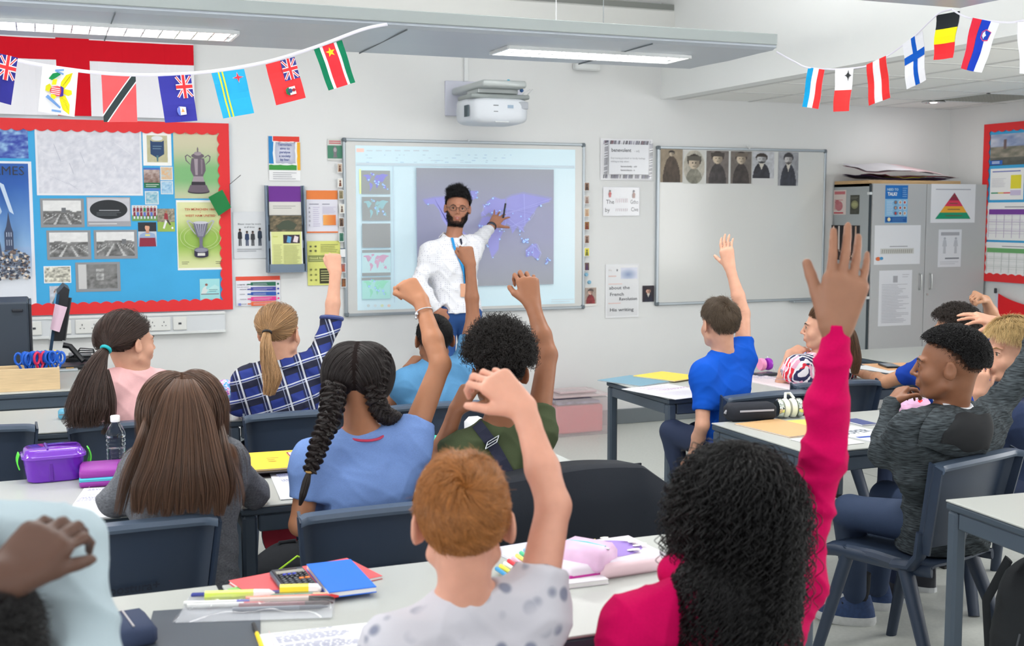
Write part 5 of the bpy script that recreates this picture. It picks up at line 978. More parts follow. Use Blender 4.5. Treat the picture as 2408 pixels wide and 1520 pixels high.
# ---------------------------------------------------------------- chairs
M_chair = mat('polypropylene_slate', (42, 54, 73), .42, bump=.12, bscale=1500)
GCH = 'slate blue one piece plastic school chairs'
def make_chair():
 r = empty('school_chair')
 def back(u, v):
  x = (u-.5)*2; z = .49+.30*v; w_ = .205+.028*v; y = -.185-.055*v+.035*x*x
  if abs(x) > .9: y -= (abs(x)-.9)*.25
  return (x*w_, y, z-.012*x*x*(v > .5)*(v-.5)*2)
 MB().sheet(back, 26, 12, .008).build('backrest', M_chair, r, smooth=50)
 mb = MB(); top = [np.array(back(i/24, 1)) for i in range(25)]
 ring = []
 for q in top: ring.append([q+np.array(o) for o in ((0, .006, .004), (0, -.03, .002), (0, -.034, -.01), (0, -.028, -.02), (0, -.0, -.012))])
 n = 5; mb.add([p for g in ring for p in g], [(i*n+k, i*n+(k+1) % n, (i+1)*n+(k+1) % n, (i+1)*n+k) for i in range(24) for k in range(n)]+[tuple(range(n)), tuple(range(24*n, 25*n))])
 mb.build('top_lip', mat('polypropylene_lip', (74, 88, 107), .4), r, smooth=40)  # same plastic; light catching the rim put into a paler colour
 for s_ in (-1, 1):
  MB().sheet(lambda u, v: (s_*(.205+.028*v+.004*u), -.185-.055*v+.035+.0-.05*u, .48+.31*v-.02*u*v), 3, 10, .008).build('side_wing', M_chair, r, smooth=50)
  MB().tube([(s_*.2, -.165, .55), (s_*.2, -.16, .47), (s_*.195, -.13, .43), (s_*.19, -.06, .42)], [.02, .024, .026, .024], 10, flat=(.7, 1.2)).build('back_post', M_chair, r, smooth=1)
 def seat(u, v):
  x = (u-.5)*2; y = (v-.5)*2; w_ = .19+.015*y; q = math.sqrt(x*x+y*y)
  z = .438-.018*(1-x*x)*(1-y*y*.6)-.03*max(0, y-.75)*4*max(0, y-.75)+.02*max(0, -y-.8)
  z -= .05*max(0, abs(x)-.86)
  return (x*w_, y*.2+.01, z)
 MB().sheet(seat, 20, 16, .008).build('seat', M_chair, r, smooth=60)
 mb = MB(); loop = [seat(0, v/10) for v in range(11)]+[seat(u/10, 1) for u in range(1, 11)]+[seat(1, 1-v/10) for v in range(1, 11)]
 mb.tube([(p[0], p[1], p[2]-.016) for p in loop], .014, 8, flat=(.6, 1.4)).build('seat_skirt', M_chair, r, smooth=1)
 for s_ in (-1, 1):
  for (a, b, rr) in (((s_*.175, .13, .43), (s_*.225, .235, .0), (.026, .02)), ((s_*.18, -.09, .43), (s_*.235, -.27, .0), (.028, .02))):
   A_, B_ = np.array(a), np.array(b); MB().tube([A_, A_*.55+B_*.45, B_], [rr[0], (rr[0]+rr[1])/2, rr[1]], 12, flat=(.85, 1.15)).build('leg', M_chair, r, smooth=50)
  MB().tube([(s_*.178, -.11, .415), (s_*.182, .02, .425), (s_*.176, .14, .415)], [.022, .02, .022], 8).build('side_rail', M_chair, r, smooth=1)
 p = Print(.3, .06); p.text(.58, .2, .58, 'postura+', (30, 38, 54), 1.0, 'c')
 o = p.build('embossed_text', lambda x, y, z: (x-.15, -.185-.055*.40-.0095-z+.035*((x-.15)/.216)**2-(y-.03)*.18, .585+y), r);  # flat lettering, shade of the embossing put into its darker colour
 return r
chair0 = make_chair(); used = [0]
def chair(x, y, rz, label, z=0):
 o = chair0 if not used[0] else copy_tree(chair0); used[0] = 1
 o.location = (x, y, z); o.rotation_euler = (0, 0, math.radians(rz)); return tag(o, label, 'chair', GCH)
for a in ((-.27, 5.0, 0, 'empty school chair at the left frame edge by the second row table'), (.31, 4.90, 0, 'school chair of the girl in the pink top'), (.955, 4.88, 0, 'school chair of the girl in the checked shirt'),
  (1.55, 4.88, -2, 'school chair of the boy in the sky blue T-shirt'), (.165, 3.36, 3, 'school chair in the left foreground with its text in view'), (.84, 3.28, 1, 'school chair of the girl with two braids'),
  (1.42, 3.36, 0, 'school chair hidden under the black jacket'), (2.93, 4.60, 5, 'school chair of the boy in the royal blue T-shirt'), (3.46, 4.77, -3, 'school chair behind the girl in the floral top'),
  (2.76, 3.19, 15, 'school chair of the boy in the grey hoodie, seen whole'), (3.62, 3.75, -8, 'school chair of the fair haired boy at the right edge'), (4.35, 4.85, -5, 'school chair of the curly haired boy at the far right'),
  (.66, 1.72, 0, 'school chair of the ginger haired boy'), (1.22, 1.70, 0, 'school chair of the girl in the pink hoodie'), (-.05, 1.35, 0, 'school chair of the person in the left corner')): chair(*a)
# ================================================================= things on the tables and floor
def ob(name, cat, label, loc, rz=0, group=None): return empty(name, tuple(loc), math.radians(rz), label, cat, group)
def onT(u, v, z=TZ+.001): return P(u, v, Z=z)
def book(name, label, quad, cover, cat='book', th=.006, pages=True, z=TZ+.0005, draw=None, rim=None, group=None, stiff=True):
 """quad: photo corners far-left, far-right, near-right, near-left"""
 q = [P(u, v, Z=z+th) for u, v in quad]; c = sum(q)/4; c[2] = z; w_ = (np.linalg.norm(q[1]-q[0])+np.linalg.norm(q[2]-q[3]))/2; h = (np.linalg.norm(q[3]-q[0])+np.linalg.norm(q[2]-q[1]))/2
 d = (q[1]-q[0])+(q[2]-q[3]); a = math.atan2(d[1], d[0]); sh = np.dot((q[0]+q[1]-q[2]-q[3])/2, np.array([math.cos(a), math.sin(a), 0]))
 r = empty(name, tuple(c), a, label, cat, group)
 if pages: MB().box((0, 0, th/2), (w_*.985, h*.985, th*.8)).build('pages', mat('page_white', (236, 236, 236), .6), r)
 cm = mat('cover_%d_%d_%d' % cover, cover, .5)
 MB().box((0, 0, th-th*.08), (w_, h, max(th*.16, .0008)), bev=.0005).build('cover', cm, r)
 if th > .003: MB().box((0, 0, th*.08), (w_, h, max(th*.16, .0008)), bev=.0005).build('back_cover', cm, r)
 if draw: p = Print(w_, h); draw(p); p.build('print', lambda x, y, zz: (x-w_/2, y-h/2, th+zz), r)
 return r
def pages(seed, ruled=(206, 210, 222), ink=(120, 124, 160)):
 def d(p):
  for i in range(18): p.rect(.04, .05+.05*i, .96, .053+.05*i, ruled)
  p.rect(.1, 0, .105, 1, (226, 180, 186)); r = random.Random(seed)
  for i in range(14):
   if r.random() < .75:
    x = .13
    while x < .5+.4*r.random(): l_ = .02+.05*r.random(); p.rect(x, .9-.05*i+.006, x+l_, .9-.05*i+.02, ink); x += l_+.015
 return d
WHT = (236, 236, 238)
# --- third row left
def lunchbox():
 q0, q1 = onT(66, 1150), onT(190, 1150); c = onT(128, 1140); c[1] += .10; W = .185; D = .145; H = .078
 r = ob('lunch_box', 'lunch box', 'translucent purple lunch box with green clips', c, 4); M = mat('purple_plastic', (112, 40, 186), .15, alpha=.88, coat=.3)
 def rr(hx, hy, rad, n=7):
  o = []
  for cx, cy, a0 in ((hx-rad, hy-rad, 0), (-hx+rad, hy-rad, 90), (-hx+rad, -hy+rad, 180), (hx-rad, -hy+rad, 270)):
   for k in range(n): a = math.radians(a0+90*k/(n-1)); o.append((cx+rad*math.cos(a), cy+rad*math.sin(a)))
  return o
 def stack(lv):
  mb = MB(); n = 28
  for hx, hy, rad, z in lv: mb.v += [(x, y, z) for x, y in rr(hx, hy, rad)]
  mb.n = len(mb.v); mb.f = [(i*n+k, i*n+(k+1) % n, (i+1)*n+(k+1) % n, (i+1)*n+k) for i in range(len(lv)-1) for k in range(n)]+[tuple(range(n)), tuple(range((len(lv)-1)*n, len(lv)*n))]; mb.mi = [0]*len(mb.f); return mb
 a, b = W/2, D/2
 stack([(a*.82, b*.82, .03, 0), (a*.88, b*.88, .034, .004), (a*.99, b*.99, .04, H-.006), (a, b, .04, H-.002)]).build('box', M, r, smooth=40)
 stack([(a*1.05, b*1.06, .042, H-.002), (a*1.05, b*1.06, .042, H+.006), (a*.98, b*.98, .04, H+.009), (a*.92, b*.92, .038, H+.022), (a*.86, b*.86, .03, H+.025)]).build('lid', mat('purple_lid', (128, 60, 200), .08, alpha=.82, coat=.6), r, smooth=40)
 for x, y, L, ang in ((-.02, 0, .115, 90), (.03, .02, .09, 0)): MB().box((x, y, H+.027), (L, .006, .004), rz=math.radians(ang), bev=.0015).build('lid_rib', mat('purple_rib', (90, 30, 150), .2), r)
 MB().box((-.012, -b*.93, .036), (.012, .006, .06), bev=.002).build('divider', MATS['purple_rib'], r)
 for s_ in (-1, 1):
  MB().sheet(lambda u, v: (s_*(a*1.06+.006+.006*math.sin(PI*v)), (u-.5)*.055, H+.012-.05*v), 6, 8, .004).build('clip', mat('clip_green', (96, 226, 70), .35), r, smooth=1)
lunchbox()
def zipcase(name, label, cat, c, rz, W, D, H, body, zipc, bev=.02, edge=None, pat=None):
 r = ob(name, cat, label, c, rz); m = pat or mat('case_%d_%d_%d' % body, body, .5, bump=.2, bscale=300)
 MB().box((0, 0, H*.74), (W, D, H*.52), bev=bev).build('lid', m, r, smooth=60); MB().box((0, 0, H*.2), (W, D, H*.4), bev=bev*.7).build('base', m, r, smooth=60)
 MB().box((0, 0, H*.42), (W*1.004, D*1.004, H*.24), bev=.004).build('zip_band', mat('zip_%d_%d_%d' % zipc, zipc, .6), r)
 MB().box((0, 0, H*.42), (W*1.012, D*1.012, .003), bev=.001).build('zip_teeth', mat('zip_%d_%d_%dt' % zipc, tuple(int(x*.75) for x in zipc), .4), r)
 MB().box((W*.3, -D*.53, H*.38), (.006, .004, .018), bev=.001).build('zip_pull', mat('zip_metal', (190, 192, 195), .3, metal=.9), r); return r
c = onT(255, 1147); c[1] += .09
zipcase('pencil_case', 'hard purple pencil case with a cyan zip beside the lunch box', 'pencil case', c, -3, .16, .15, .055, (140, 44, 150), (84, 196, 222))
def bottle():
 c = P(275, 1116, Z=TZ+.001); r = ob('water_bottle', 'bottle', 'clear ribbed plastic water bottle with a white cap', c); s_ = 1
 M = mat('clear_plastic', (240, 246, 250), .04, trans=1, ior=1.2); prof = [(.0, .002), (.026, .0), (.03, .008)]
 for i in range(8): z = .02+i*.0135; prof += [(.0305, z), (.0285, z+.0045), (.0285, z+.008), (.0305, z+.011)]
 prof += [(.0305, .132), (.029, .14), (.022, .156), (.0135, .168), (.0125, .176)]
 MB().lathe(prof, n=30).build('bottle_body', M, r, smooth=1); MB().lathe([(0, .006), (.024, .006), (.0265, .03), (.0265, .088), (0, .088)], n=24).build('water', mat('water', (235, 244, 248), .02, trans=1, ior=1.33), r, smooth=1)
 MB().lathe([(.0145, .174), (.015, .176), (.015, .192), (.0135, .194), (0, .194)], n=24).build('cap', M_white, r, smooth=1)
bottle()
book('exercise_book', 'open lined exercise book in front of the purple pencil case', ((196, 1150), (310, 1143), (300, 1215), (150, 1220)), WHT, th=.004, draw=pages(3))
book('folder', 'yellow cardboard folder with a pencilled scribble', ((575, 1066), (742, 1056), (725, 1096), (592, 1106)), (242, 200, 58), cat='folder', th=.005, z=TZ+.02, draw=lambda p: p.lines(.3, .35, .5, .65, 3, (190, 150, 60), .3, .5))
book('folder', 'thick black folder lying under the yellow one', ((572, 1072), (745, 1062), (730, 1103), (594, 1114)), (44, 38, 40), cat='folder', th=.019, pages=False)
book('card', 'maroon card with white top lying on the yellow folder', ((668, 1064), (740, 1060), (735, 1080), (695, 1084)), (150, 60, 70), cat='card', th=.003, z=TZ+.0256, draw=lambda p: p.rect(.06, .45, .98, .95, (236, 224, 226)))
book('worksheet', 'handwritten sheets left of the girl in the lilac blue T-shirt', ((640, 1116), (740, 1106), (735, 1172), (655, 1173)), (232, 233, 240), cat='paper', th=.003, draw=pages(5))
book('exercise_book', 'open white book at the elbow of the boy in the olive T-shirt', ((985, 1085), (1080, 1078), (1090, 1120), (1000, 1130)), WHT, th=.004, draw=pages(9))
# teal shoe shaped case and white case
r = ob('pencil_case', 'pencil case', 'teal and white rounded pencil case between the braids and the olive T-shirt', P(1018, 1066, Z=TZ)); MB().ball((0, 0, .032), (.05, .035, .032), 18, 12).build('body', mat('teal', (30, 190, 160), .5), r, smooth=1); MB().ball((-.022, -.01, .03), (.036, .032, .029), 16, 10).build('toe', mat('offwhite', (226, 228, 220), .5), r, smooth=1); MB().tube([(-.03, -.034, .05), (0, -.038, .045), (.03, -.03, .05)], .003, 6).build('zip', mat('teal_dark', (20, 120, 104), .5), r)
book('exercise_book', 'red edged book under the teal pencil case', ((1000, 1062), (1060, 1056), (1062, 1072), (996, 1080)), (190, 60, 64), th=.005, z=TZ+.0002)
r = ob('pencil_case', 'pencil case', 'white soft pencil case behind the boy in the olive T-shirt', P(1120, 1046, Z=TZ)); MB().box((0, 0, .05), (.07, .1, .1), bev=.02).build('body', mat('offwhite2', (220, 222, 226), .6), r, smooth=60); MB().tube([(-.03, -.052, .055), (0, -.054, .06), (.03, -.052, .055)], .002, 6).build('zip', mat('zip_grey', (120, 124, 130), .5), r)
# --- second row
tied = mat('tie_dye', (120, 150, 220), .6); nt = tied.node_tree; n_ = nt.nodes.new('ShaderNodeTexNoise'); n_.inputs['Scale'].default_value = 26; n_.inputs['Distortion'].default_value = 2.5; cr = nt.nodes.new('ShaderNodeValToRGB'); tc = nt.nodes.new('ShaderNodeTexCoord'); nt.links.new(tc.outputs['Object'], n_.inputs[0]); nt.links.new(n_.outputs[0], cr.inputs[0]); nt.links.new(cr.outputs[0], nt.nodes['Principled BSDF'].inputs[0])
for i, (p_, c_) in enumerate(((.3, (40, 50, 150)), (.42, (90, 170, 226)), (.5, (230, 214, 234)), (.58, (216, 130, 196)), (.68, (60, 80, 180)))):
 e_ = cr.color_ramp.elements[i] if i < 2 else cr.color_ramp.elements.new(p_); e_.position = p_; e_.color = (*lin(c_), 1)
r = ob('pencil_case', 'pencil case', 'tie dye pencil case left of the checked shirt', P(528, 947, Z=TZ)); MB().ball((.01, .03, .05), (.055, .06, .05), 18, 12).build('body', tied, r, smooth=1); MB().tube([(-.02, -.02, .085), (-.01, -.03, .06), (-.025, -.03, .03)], .005, 8).build('zip', mat('zip_pink', (220, 150, 190), .5), r, smooth=1)
book('exercise_book', 'tan book under the tie dye pencil case', ((505, 946), (600, 940), (600, 950), (507, 957)), (214, 160, 130), th=.006)
book('exercise_book', 'pink edged white book beside the checked sleeve', ((550, 955), (640, 950), (650, 978), (556, 985)), (232, 206, 212), th=.005, draw=pages(11))
r = ob('eraser_case', 'case', 'small blue case partly behind the brown ponytail', P(152, 985, Z=TZ)); MB().box((0, 0, .02), (.05, .06, .04), bev=.012).build('body', mat('case_blue', (90, 160, 190), .5), r, smooth=60); MB().box((0, -.031, .022), (.044, .002, .004)).build('zip', MATS['zip_grey'], r)
# --- teacher's desk
def pc():
 a = P(77, 862, Y=6.2); top = P(75, 712, Y=6.2)[2]; r = ob('computer_tower', 'computer', 'dark slate computer case at the left frame edge', (a[0]-.42, 6.25, TZ)); H = top-TZ; M = mat('pc_slate', (44, 54, 66), .5)
 MB().box((.2, .22, H/2), (.42, .44, H), bev=.008).build('case', M, r); MB().box((.416, .22, H/2), (.012, .42, H-.02), bev=.004).build('front_bezel', mat('pc_black', (30, 34, 42), .3), r); MB().box((.36, -.004, H-.04), (.05, .012, .014), bev=.004).build('latch', MATS['pc_black'], r)
pc()
def monitor():
 b = P(140, 852, Z=TZ); Y = b[1]; r = ob('monitor', 'monitor', 'black monitor seen edge on with a pink note', (b[0], 6.85, TZ)); K = mat('monitor_black', (24, 28, 34), .35); Yc = 6.85
 def L(u, v, dy=0): q = P(u, v, Y=Yc+dy); return np.array([q[0]-b[0], dy, q[2]-TZ])
 MB().prism([(L(125, 800)[0], L(125, 800)[2]), (L(146, 800)[0], L(146, 800)[2]), (L(163, 680)[0], L(163, 680)[2]), (L(150, 672)[0], L(150, 672)[2]), (L(134, 690)[0], L(134, 690)[2])], -.06, .32, lambda x, y, z: (x, z, y)).build('screen_housing', K, r)
 MB().prism([(L(114, 828)[0], L(114, 828)[2]), (L(122, 828)[0], L(122, 828)[2]), (L(140, 690)[0], L(140, 690)[2]), (L(133, 690)[0], L(133, 690)[2])], -.07, .34, lambda x, y, z: (x, z, y)).build('screen', mat('screen_glass', (40, 66, 92), .08, coat=.5), r)
 MB().tube([L(146, 800, .1), L(150, 770, .1), L(160, 700, .1)], .02, 8).build('neck', K, r, smooth=1); MB().tube([L(148, 812, .1), L(165, 815, .1), L(196, 850, .05)], .016, 8).build('stand_arm', K, r, smooth=1)
 MB().box((L(160, 850)[0], .05, .01), (.26, .2, .02), bev=.006).build('base', K, r)
 q = [L(129, 712), L(157, 720), L(139, 778), L(118, 771)]
 MB().sheet(lambda u, v: (q[0]*(1-u)+q[1]*u)*(1-v)+(q[3]*(1-u)+q[2]*u)*v+np.array([0, -.085-.012*math.sin(PI*u), 0]), 8, 4, .0008).build('note', mat('note_pink', (232, 200, 220), .6), r, smooth=1)
monitor()
r = ob('telephone', 'phone', 'black desk phone and cables behind the monitor', P(190, 858, Z=TZ)); MB().box((0, .1, .01), (.16, .16, .05), bev=.01).build('base', MATS['monitor_black'], r); MB().box((0, .12, .045), (.12, .12, .012), bev=.004).build('keypad', mat('phone_grey', (150, 156, 160), .4), r)
for k in range(3): MB().tube([(-.06+.01*k, .02, .04), (.0, -.01, .07+.012*k), (.07, .04, .06+.01*k), (.09, .1, .02), (.05, .12, .0)], .0035, 6).build('cable', MATS['monitor_black'], r, smooth=1)
def tray():
 a, b = P(-40, 897, Z=TZ), P(147, 893, Z=TZ); Y = 6.07; W = .5; x1 = P(141, 890, Y=Y)[0]; H = P(100, 866, Y=Y)[2]-TZ; M = mat('pale_wood', (212, 186, 146), .5, noise=.1, nscale=10, stretch=(1, 1, 12)); r = ob('wooden_tray', 'tray', 'pale wooden tray on the desk edge holding scissors', (x1-W, Y, TZ))
 H = max(H, .07)
 for nm, c_, d_ in (('front_side', (W/2, .005, H/2), (W, .01, H)), ('back_side', (W/2, .155, H/2), (W, .01, H)), ('end_side', (W-.005, .08, H/2), (.01, .14, H)), ('end_side', (.005, .08, H/2), (.01, .14, H)), ('bottom', (W/2, .08, .004), (W-.02, .14, .008))): MB().box(c_, d_, bev=.0015).build(nm, M, r)
 GS = 'blue handled scissors standing in the wooden tray'; first = None
 def sciss(col, nm):
  s_ = empty('scissors'); B = mat('scissor_'+nm, col, .35)
  for k in (-1, 1):
   pts = [(k*(.016+.013*math.cos(a)), .0, .098+.02*math.sin(a)) for a in np.linspace(-PI/2, 1.5*PI, 13)]
   MB().tube(pts+[(k*.012, 0, .07), (k*.002, 0, .05)], .0048, 6).build('handle', B, s_, smooth=1)
   MB().box((k*.004, k*.001, .028), (.008, .0014, .055)).build('blade', mat('blade_steel', (190, 194, 198), .25, metal=.9), s_)
  return s_
 M0 = None; rr = random.Random(4)
 for i, u in enumerate((56, 62, 69, 76, 83, 90, 97, 103, 109, 115, 124, 131)):
  if i == 0: o = sciss((26, 92, 196), 'blue'); M0 = o
  elif i == 5: o = sciss((210, 50, 90), 'red')
  elif i == 9: o = sciss((236, 206, 60), 'yellow')
  else: o = copy_tree(M0)
  o.location = (P(u, 860, Y=Y+.07)[0], Y+.05+.05*rr.random(), TZ+.012); o.rotation_euler = (.1*rr.random(), .2*(rr.random()-.5), rr.random()*1.2-.3); o.scale = (1.25, 1.25, 1.4)
  if i == 5: tag(o, 'red handled scissors among the blue ones in the tray', 'scissors')
  elif i == 9: tag(o, 'yellow handled scissors in the wooden tray', 'scissors')
  else: tag(o, 'blue handled scissors in the wooden tray', 'scissors', GS)
tray()
r = ob('stationery_pack', 'pack', 'clear packet with orange corner on the desk by the ponytail', P(160, 872, Z=TZ)); MB().box((0, 0, .006), (.1, .08, .01), bev=.004).build('wrapper', mat('packet_clear', (190, 200, 206), .2), r); MB().box((.01, .02, .0125), (.04, .02, .002)).build('label_patch', mat('orange_patch', (236, 180, 80), .5), r)
# --- foreground table
ZD = TZ
book('exercise_book', 'red exercise book under the calculator', ((551, 1370), (806, 1308), (908, 1360), (600, 1408)), (226, 92, 96), th=.008)
book('exercise_book', 'green exercise book peeping from under the red one', ((543, 1384), (700, 1352), (720, 1380), (565, 1412)), (140, 200, 110), th=.005, z=TZ-.0045+.005)
def calc():
 q = [P(u, v, Z=TZ+.022) for u, v in ((636, 1342), (704, 1328), (750, 1384), (676, 1394))]; c = sum(q)/4; c[2] = TZ+.0095; d = q[1]+q[0]-q[2]-q[3]; a = math.atan2(d[1], d[0])-PI/2; w_ = .08; h = .155
 r = empty('calculator', tuple(c), a, 'grey scientific calculator on the red exercise book', 'calculator')
 MB().box((0, 0, .007), (w_, h, .013), bev=.006).build('body', mat('calc_grey', (96, 104, 116), .4), r, smooth=60); MB().box((0, 0, .0145), (w_*.9, h*.95, .003), bev=.002).build('face_plate', mat('calc_black', (46, 50, 58), .35), r)
 MB().box((0, h*.27, .0168), (w_*.8, h*.13, .002)).build('display', mat('lcd', (150, 146, 136), .15), r); MB().box((0, h*.4, .0168), (w_*.5, h*.06, .002)).build('solar_cell', mat('solar', (58, 48, 50), .15), r)
 p = Print(w_*.8, .008); p.text(.05, .2, .6, 'CASIO', (200, 200, 205), 1) if 0 else None
 mb = {}
 for j in range(7):
  n = 6 if j < 3 else 5; col = 'key_dark' if j < 3 else 'key_grey'
  for i in range(n):
   x = (-.5+(i+.5)/n)*w_*.84; y = h*(.13-.085*j); nm = 'key_orange' if (j == 3 and i > 2) else ('key_blue' if j == 0 and i in (1, 2, 3) else col)
   mt = mat(nm, {'key_orange': (240, 130, 40), 'key_blue': (60, 70, 190), 'key_dark': (30, 32, 38), 'key_grey': (64, 68, 76)}[nm], .4)
   MB().box((x, y, .0178), (w_*.1 if n == 6 else w_*.13, h*.045, .004), bev=.001).build('key', mt, r)
   p = Print(.008, .005)
   (p.rect(.3, .35, .7, .65, (205, 206, 210)) if nm != 'key_blue' else p.rect(.3, .35, .7, .65, (150, 160, 220))); p.build('key_mark', lambda X_, Y_, Z_, x=x, y=y: (x-.004+X_, y-.0025+Y_, .0199+Z_), r)
calc()
def bluebook():
 b_ = book('notebook', 'bright blue soft notebook on the red exercise book', ((737, 1325), (842, 1314), (867, 1381), (756, 1396)), (30, 110, 222), cat='notebook', th=.014, z=TZ+.0095)
bluebook()
def penpouch():
 q = [P(u, v, Z=TZ+.004) for u, v in ((438, 1404), (782, 1394), (790, 1452), (418, 1466))]; c = sum(q)/4; c[2] = TZ+.0035
 d = q[1]-q[0]+q[2]-q[3]; a = math.atan2(d[1], d[0]); r = empty('clear_pencil_case', tuple(c), a, 'clear plastic pencil case full of pens on the dark folder', 'pencil case'); W = np.linalg.norm(q[1]-q[0]); D = np.linalg.norm(q[3]-q[0])*1.0
 def top(u, v): return ((u-.5)*W*(1+.04*v), (.5-v)*D, .002+.022*(math.sin(PI*u)**.5)*(math.sin(PI*v)**.6)+.0022*math.sin(23*u+9*v)*math.sin(PI*v))
 MB().sheet(top, 60, 14).build('film', mat('clear_film', (235, 238, 244), .06, alpha=.14, coat=1), r, smooth=1, fix=False)
 MB().box((0, D*.47, .006), (W*.97, .014, .006), bev=.002).build('zip_strip', mat('zip_navy', (50, 60, 140), .4), r)
 mb = MB().box((0, 0, .001), (W, D, .001)); mb.build('film_base', mat('clear_film2', (225, 228, 236), .1, alpha=.3), r)
 G = 'pens inside the clear pencil case'
 for i, (x0, x1, y, rr, col, nm, lab) in enumerate(((-.12, .03, .55, .0075, (206, 222, 90), 'highlighter', 'yellow green highlighter pen in the clear case'), (.04, .13, .72, .009, (238, 216, 40), 'glue_stick', 'yellow and white glue stick in the clear case'), (-.02, .17, .5, .004, (40, 120, 80), 'pencil', 'green pencil in the clear case'), (-.03, .17, .32, .0045, (240, 110, 70), 'pencil', 'orange red pencil in the clear case'), (-.02, .16, .16, .005, (190, 170, 160), 'pen', 'transparent brown pen in the clear case'), (-.16, .0, .2, .0035, (226, 228, 226), 'pen', 'white pen in the clear case'), (-.15, .02, .0, .0035, (214, 216, 214), 'pen', 'second white pen in the clear case'), (-.04, .16, -.14, .004, (120, 60, 70), 'pen', 'maroon pen in the clear case'), (-.05, .15, -.4, .0035, (90, 96, 110), 'pen', 'grey blue ruler pen in the clear case'))):
  Lx = x1-x0; ca, sa = math.cos(a), math.sin(a); lx, ly = (x0+x1)/2, y*D*.5; rr *= 1.0; e_ = empty(nm, (c[0]+lx*ca-ly*sa, c[1]+lx*sa+ly*ca, TZ+.006+rr*1.5), a, lab, 'pen', None)
  MB().tube([(-Lx/2, 0, 0), (Lx*.2, 0, 0)], rr*1.5, 8).build('barrel', mat('pen_%d_%d_%d' % col, col, .3), e_, smooth=1); MB().tube([(Lx*.2, 0, 0), (Lx*.42, 0, 0), (Lx/2, 0, 0)], [rr*1.55, rr*1.4, rr*.4], 8).build('tip', mat('pentip_%d' % i, ((236, 236, 236), (236, 236, 236), (214, 180, 140), (226, 60, 60), (40, 36, 36), (50, 60, 170), (190, 40, 50), (60, 36, 40), (60, 66, 80))[i], .4), e_, smooth=1)
penpouch()
book('folder', 'dark grey folder under the clear pencil case', ((352, 1436), (588, 1424), (640, 1560), (330, 1590)), (64, 72, 82), cat='folder', th=.003, z=TZ+.0002, pages=False)
r = ob('pencil_case', 'pencil case', 'navy fabric pencil case beside the pale sleeve', P(302, 1506, Z=TZ), 8); MB().box((0, 0, .022), (.09, .13, .044), bev=.018).build('body', mat('navy_fabric', (44, 56, 84), .8, bump=.3, bscale=400), r, smooth=60); MB().box((0, 0, .045), (.004, .11, .002)).build('zip', MATS['zip_metal'], r)
book('exercise_book', 'teal covered book peeping beside the pale sleeve', ((225, 1436), (264, 1432), (256, 1462), (220, 1466)), (70, 190, 160), th=.004)
book('exercise_book', 'open white exercise book in front of the ginger haired boy', ((640, 1500), (900, 1452), (960, 1580), (600, 1600)), WHT, th=.006, draw=pages(21))
r = ob('pencil', 'pencil', 'black and yellow pencil lying by the open book', P(604, 1490, Z=TZ+.006), 0); q = P(596, 1468, Z=TZ+.008)-P(604, 1490, Z=TZ+.006); q2 = P(625, 1545, Z=TZ+.008)-P(604, 1490, Z=TZ+.006); MB().tube([q, q*.0], .0045, 6).build('black_end', mat('pencil_black', (24, 24, 28), .4), r); MB().tube([q*.0, q2], .0045, 6).build('barrel', mat('pencil_yellow', (240, 208, 30), .4), r)
# --- pile of pencil cases right foreground
def unicorn():
 q = P(1440, 1318, Z=TZ+.03); r = ob('pencil_case', 'pencil case', 'flat purple and white unicorn patterned pencil case, largest of the pile', (q[0], q[1]+.06, TZ), 3); MB().box((0, 0, .02), (.27, .19, .036), bev=.014).build('body', mat('unicorn_white', (226, 216, 228), .5), r, smooth=60); MB().box((0, 0, .012), (.274, .194, .012), bev=.005).build('piping', mat('magenta', (190, 40, 150), .5), r)
 p = Print(.24, .165); rr = random.Random(3); p.rp([(x, y) for x, y in circ(.55, .5, .4, .42, 30)], (150, 118, 202))
 for i in range(26):
  a = rr.random()*2*PI; x, y = .5+.42*math.cos(a)*(.8+.3*rr.random()), .5+.44*math.sin(a)*(.8+.3*rr.random()); x = min(max(x, .05), .95); y = min(max(y, .06), .94); p.ell(x, y, .05, .045, rr.choice([(238, 236, 240), (240, 236, 226), (236, 220, 232)]), 9)
  if i % 3 == 0: p.rp([(x, y), (x+.06, y+.03), (x+.055, y+.05)], rr.choice([(240, 226, 110), (150, 216, 190), (240, 160, 160), (160, 190, 235)]))
 p.build('print', lambda x, y, z: (x-.12, y-.08, .0385+z), r)
unicorn()
def softcase(name, label, uv, dims, rz, m, zipc, z=TZ):
 c = P(*uv, Z=z); r = ob(name, 'pencil case', label, c, rz); f = dims
 MB().box((0, 0, f[2]/2), f, bev=f[2]*.42).build('body', m, r, smooth=60); MB().tube([(-f[0]*.4, -.0, f[2]*.97), (0, .004, f[2]*1.0), (f[0]*.4, 0, f[2]*.97)], .004, 6, flat=(1, .5)).build('zip', mat('zips_%d_%d_%d' % zipc, zipc, .5), r, smooth=1); MB().box((f[0]*.42, .0, f[2]*.9), (.016, .006, .004), bev=.001).build('zip_pull', MATS['zip_metal'], r)
marble = mat('marble_pink', (226, 188, 220), .4, noise=.12, nscale=16)
softcase('pencil_case', 'pink marbled boxy pencil case with a turquoise zip', (1378, 1335), (.13, .10, .06), -55, marble, (90, 190, 190), TZ+.012)
softcase('pencil_case', 'pale pink soft pencil case at the front of the pile', (1470, 1345), (.17, .08, .035), 4, mat('blush', (234, 206, 214), .6), (214, 170, 190))
book('notebook', 'white notebook with gilt pattern under the pile', ((1300, 1350), (1410, 1340), (1420, 1362), (1322, 1376)), (230, 226, 232), cat='notebook', th=.012)
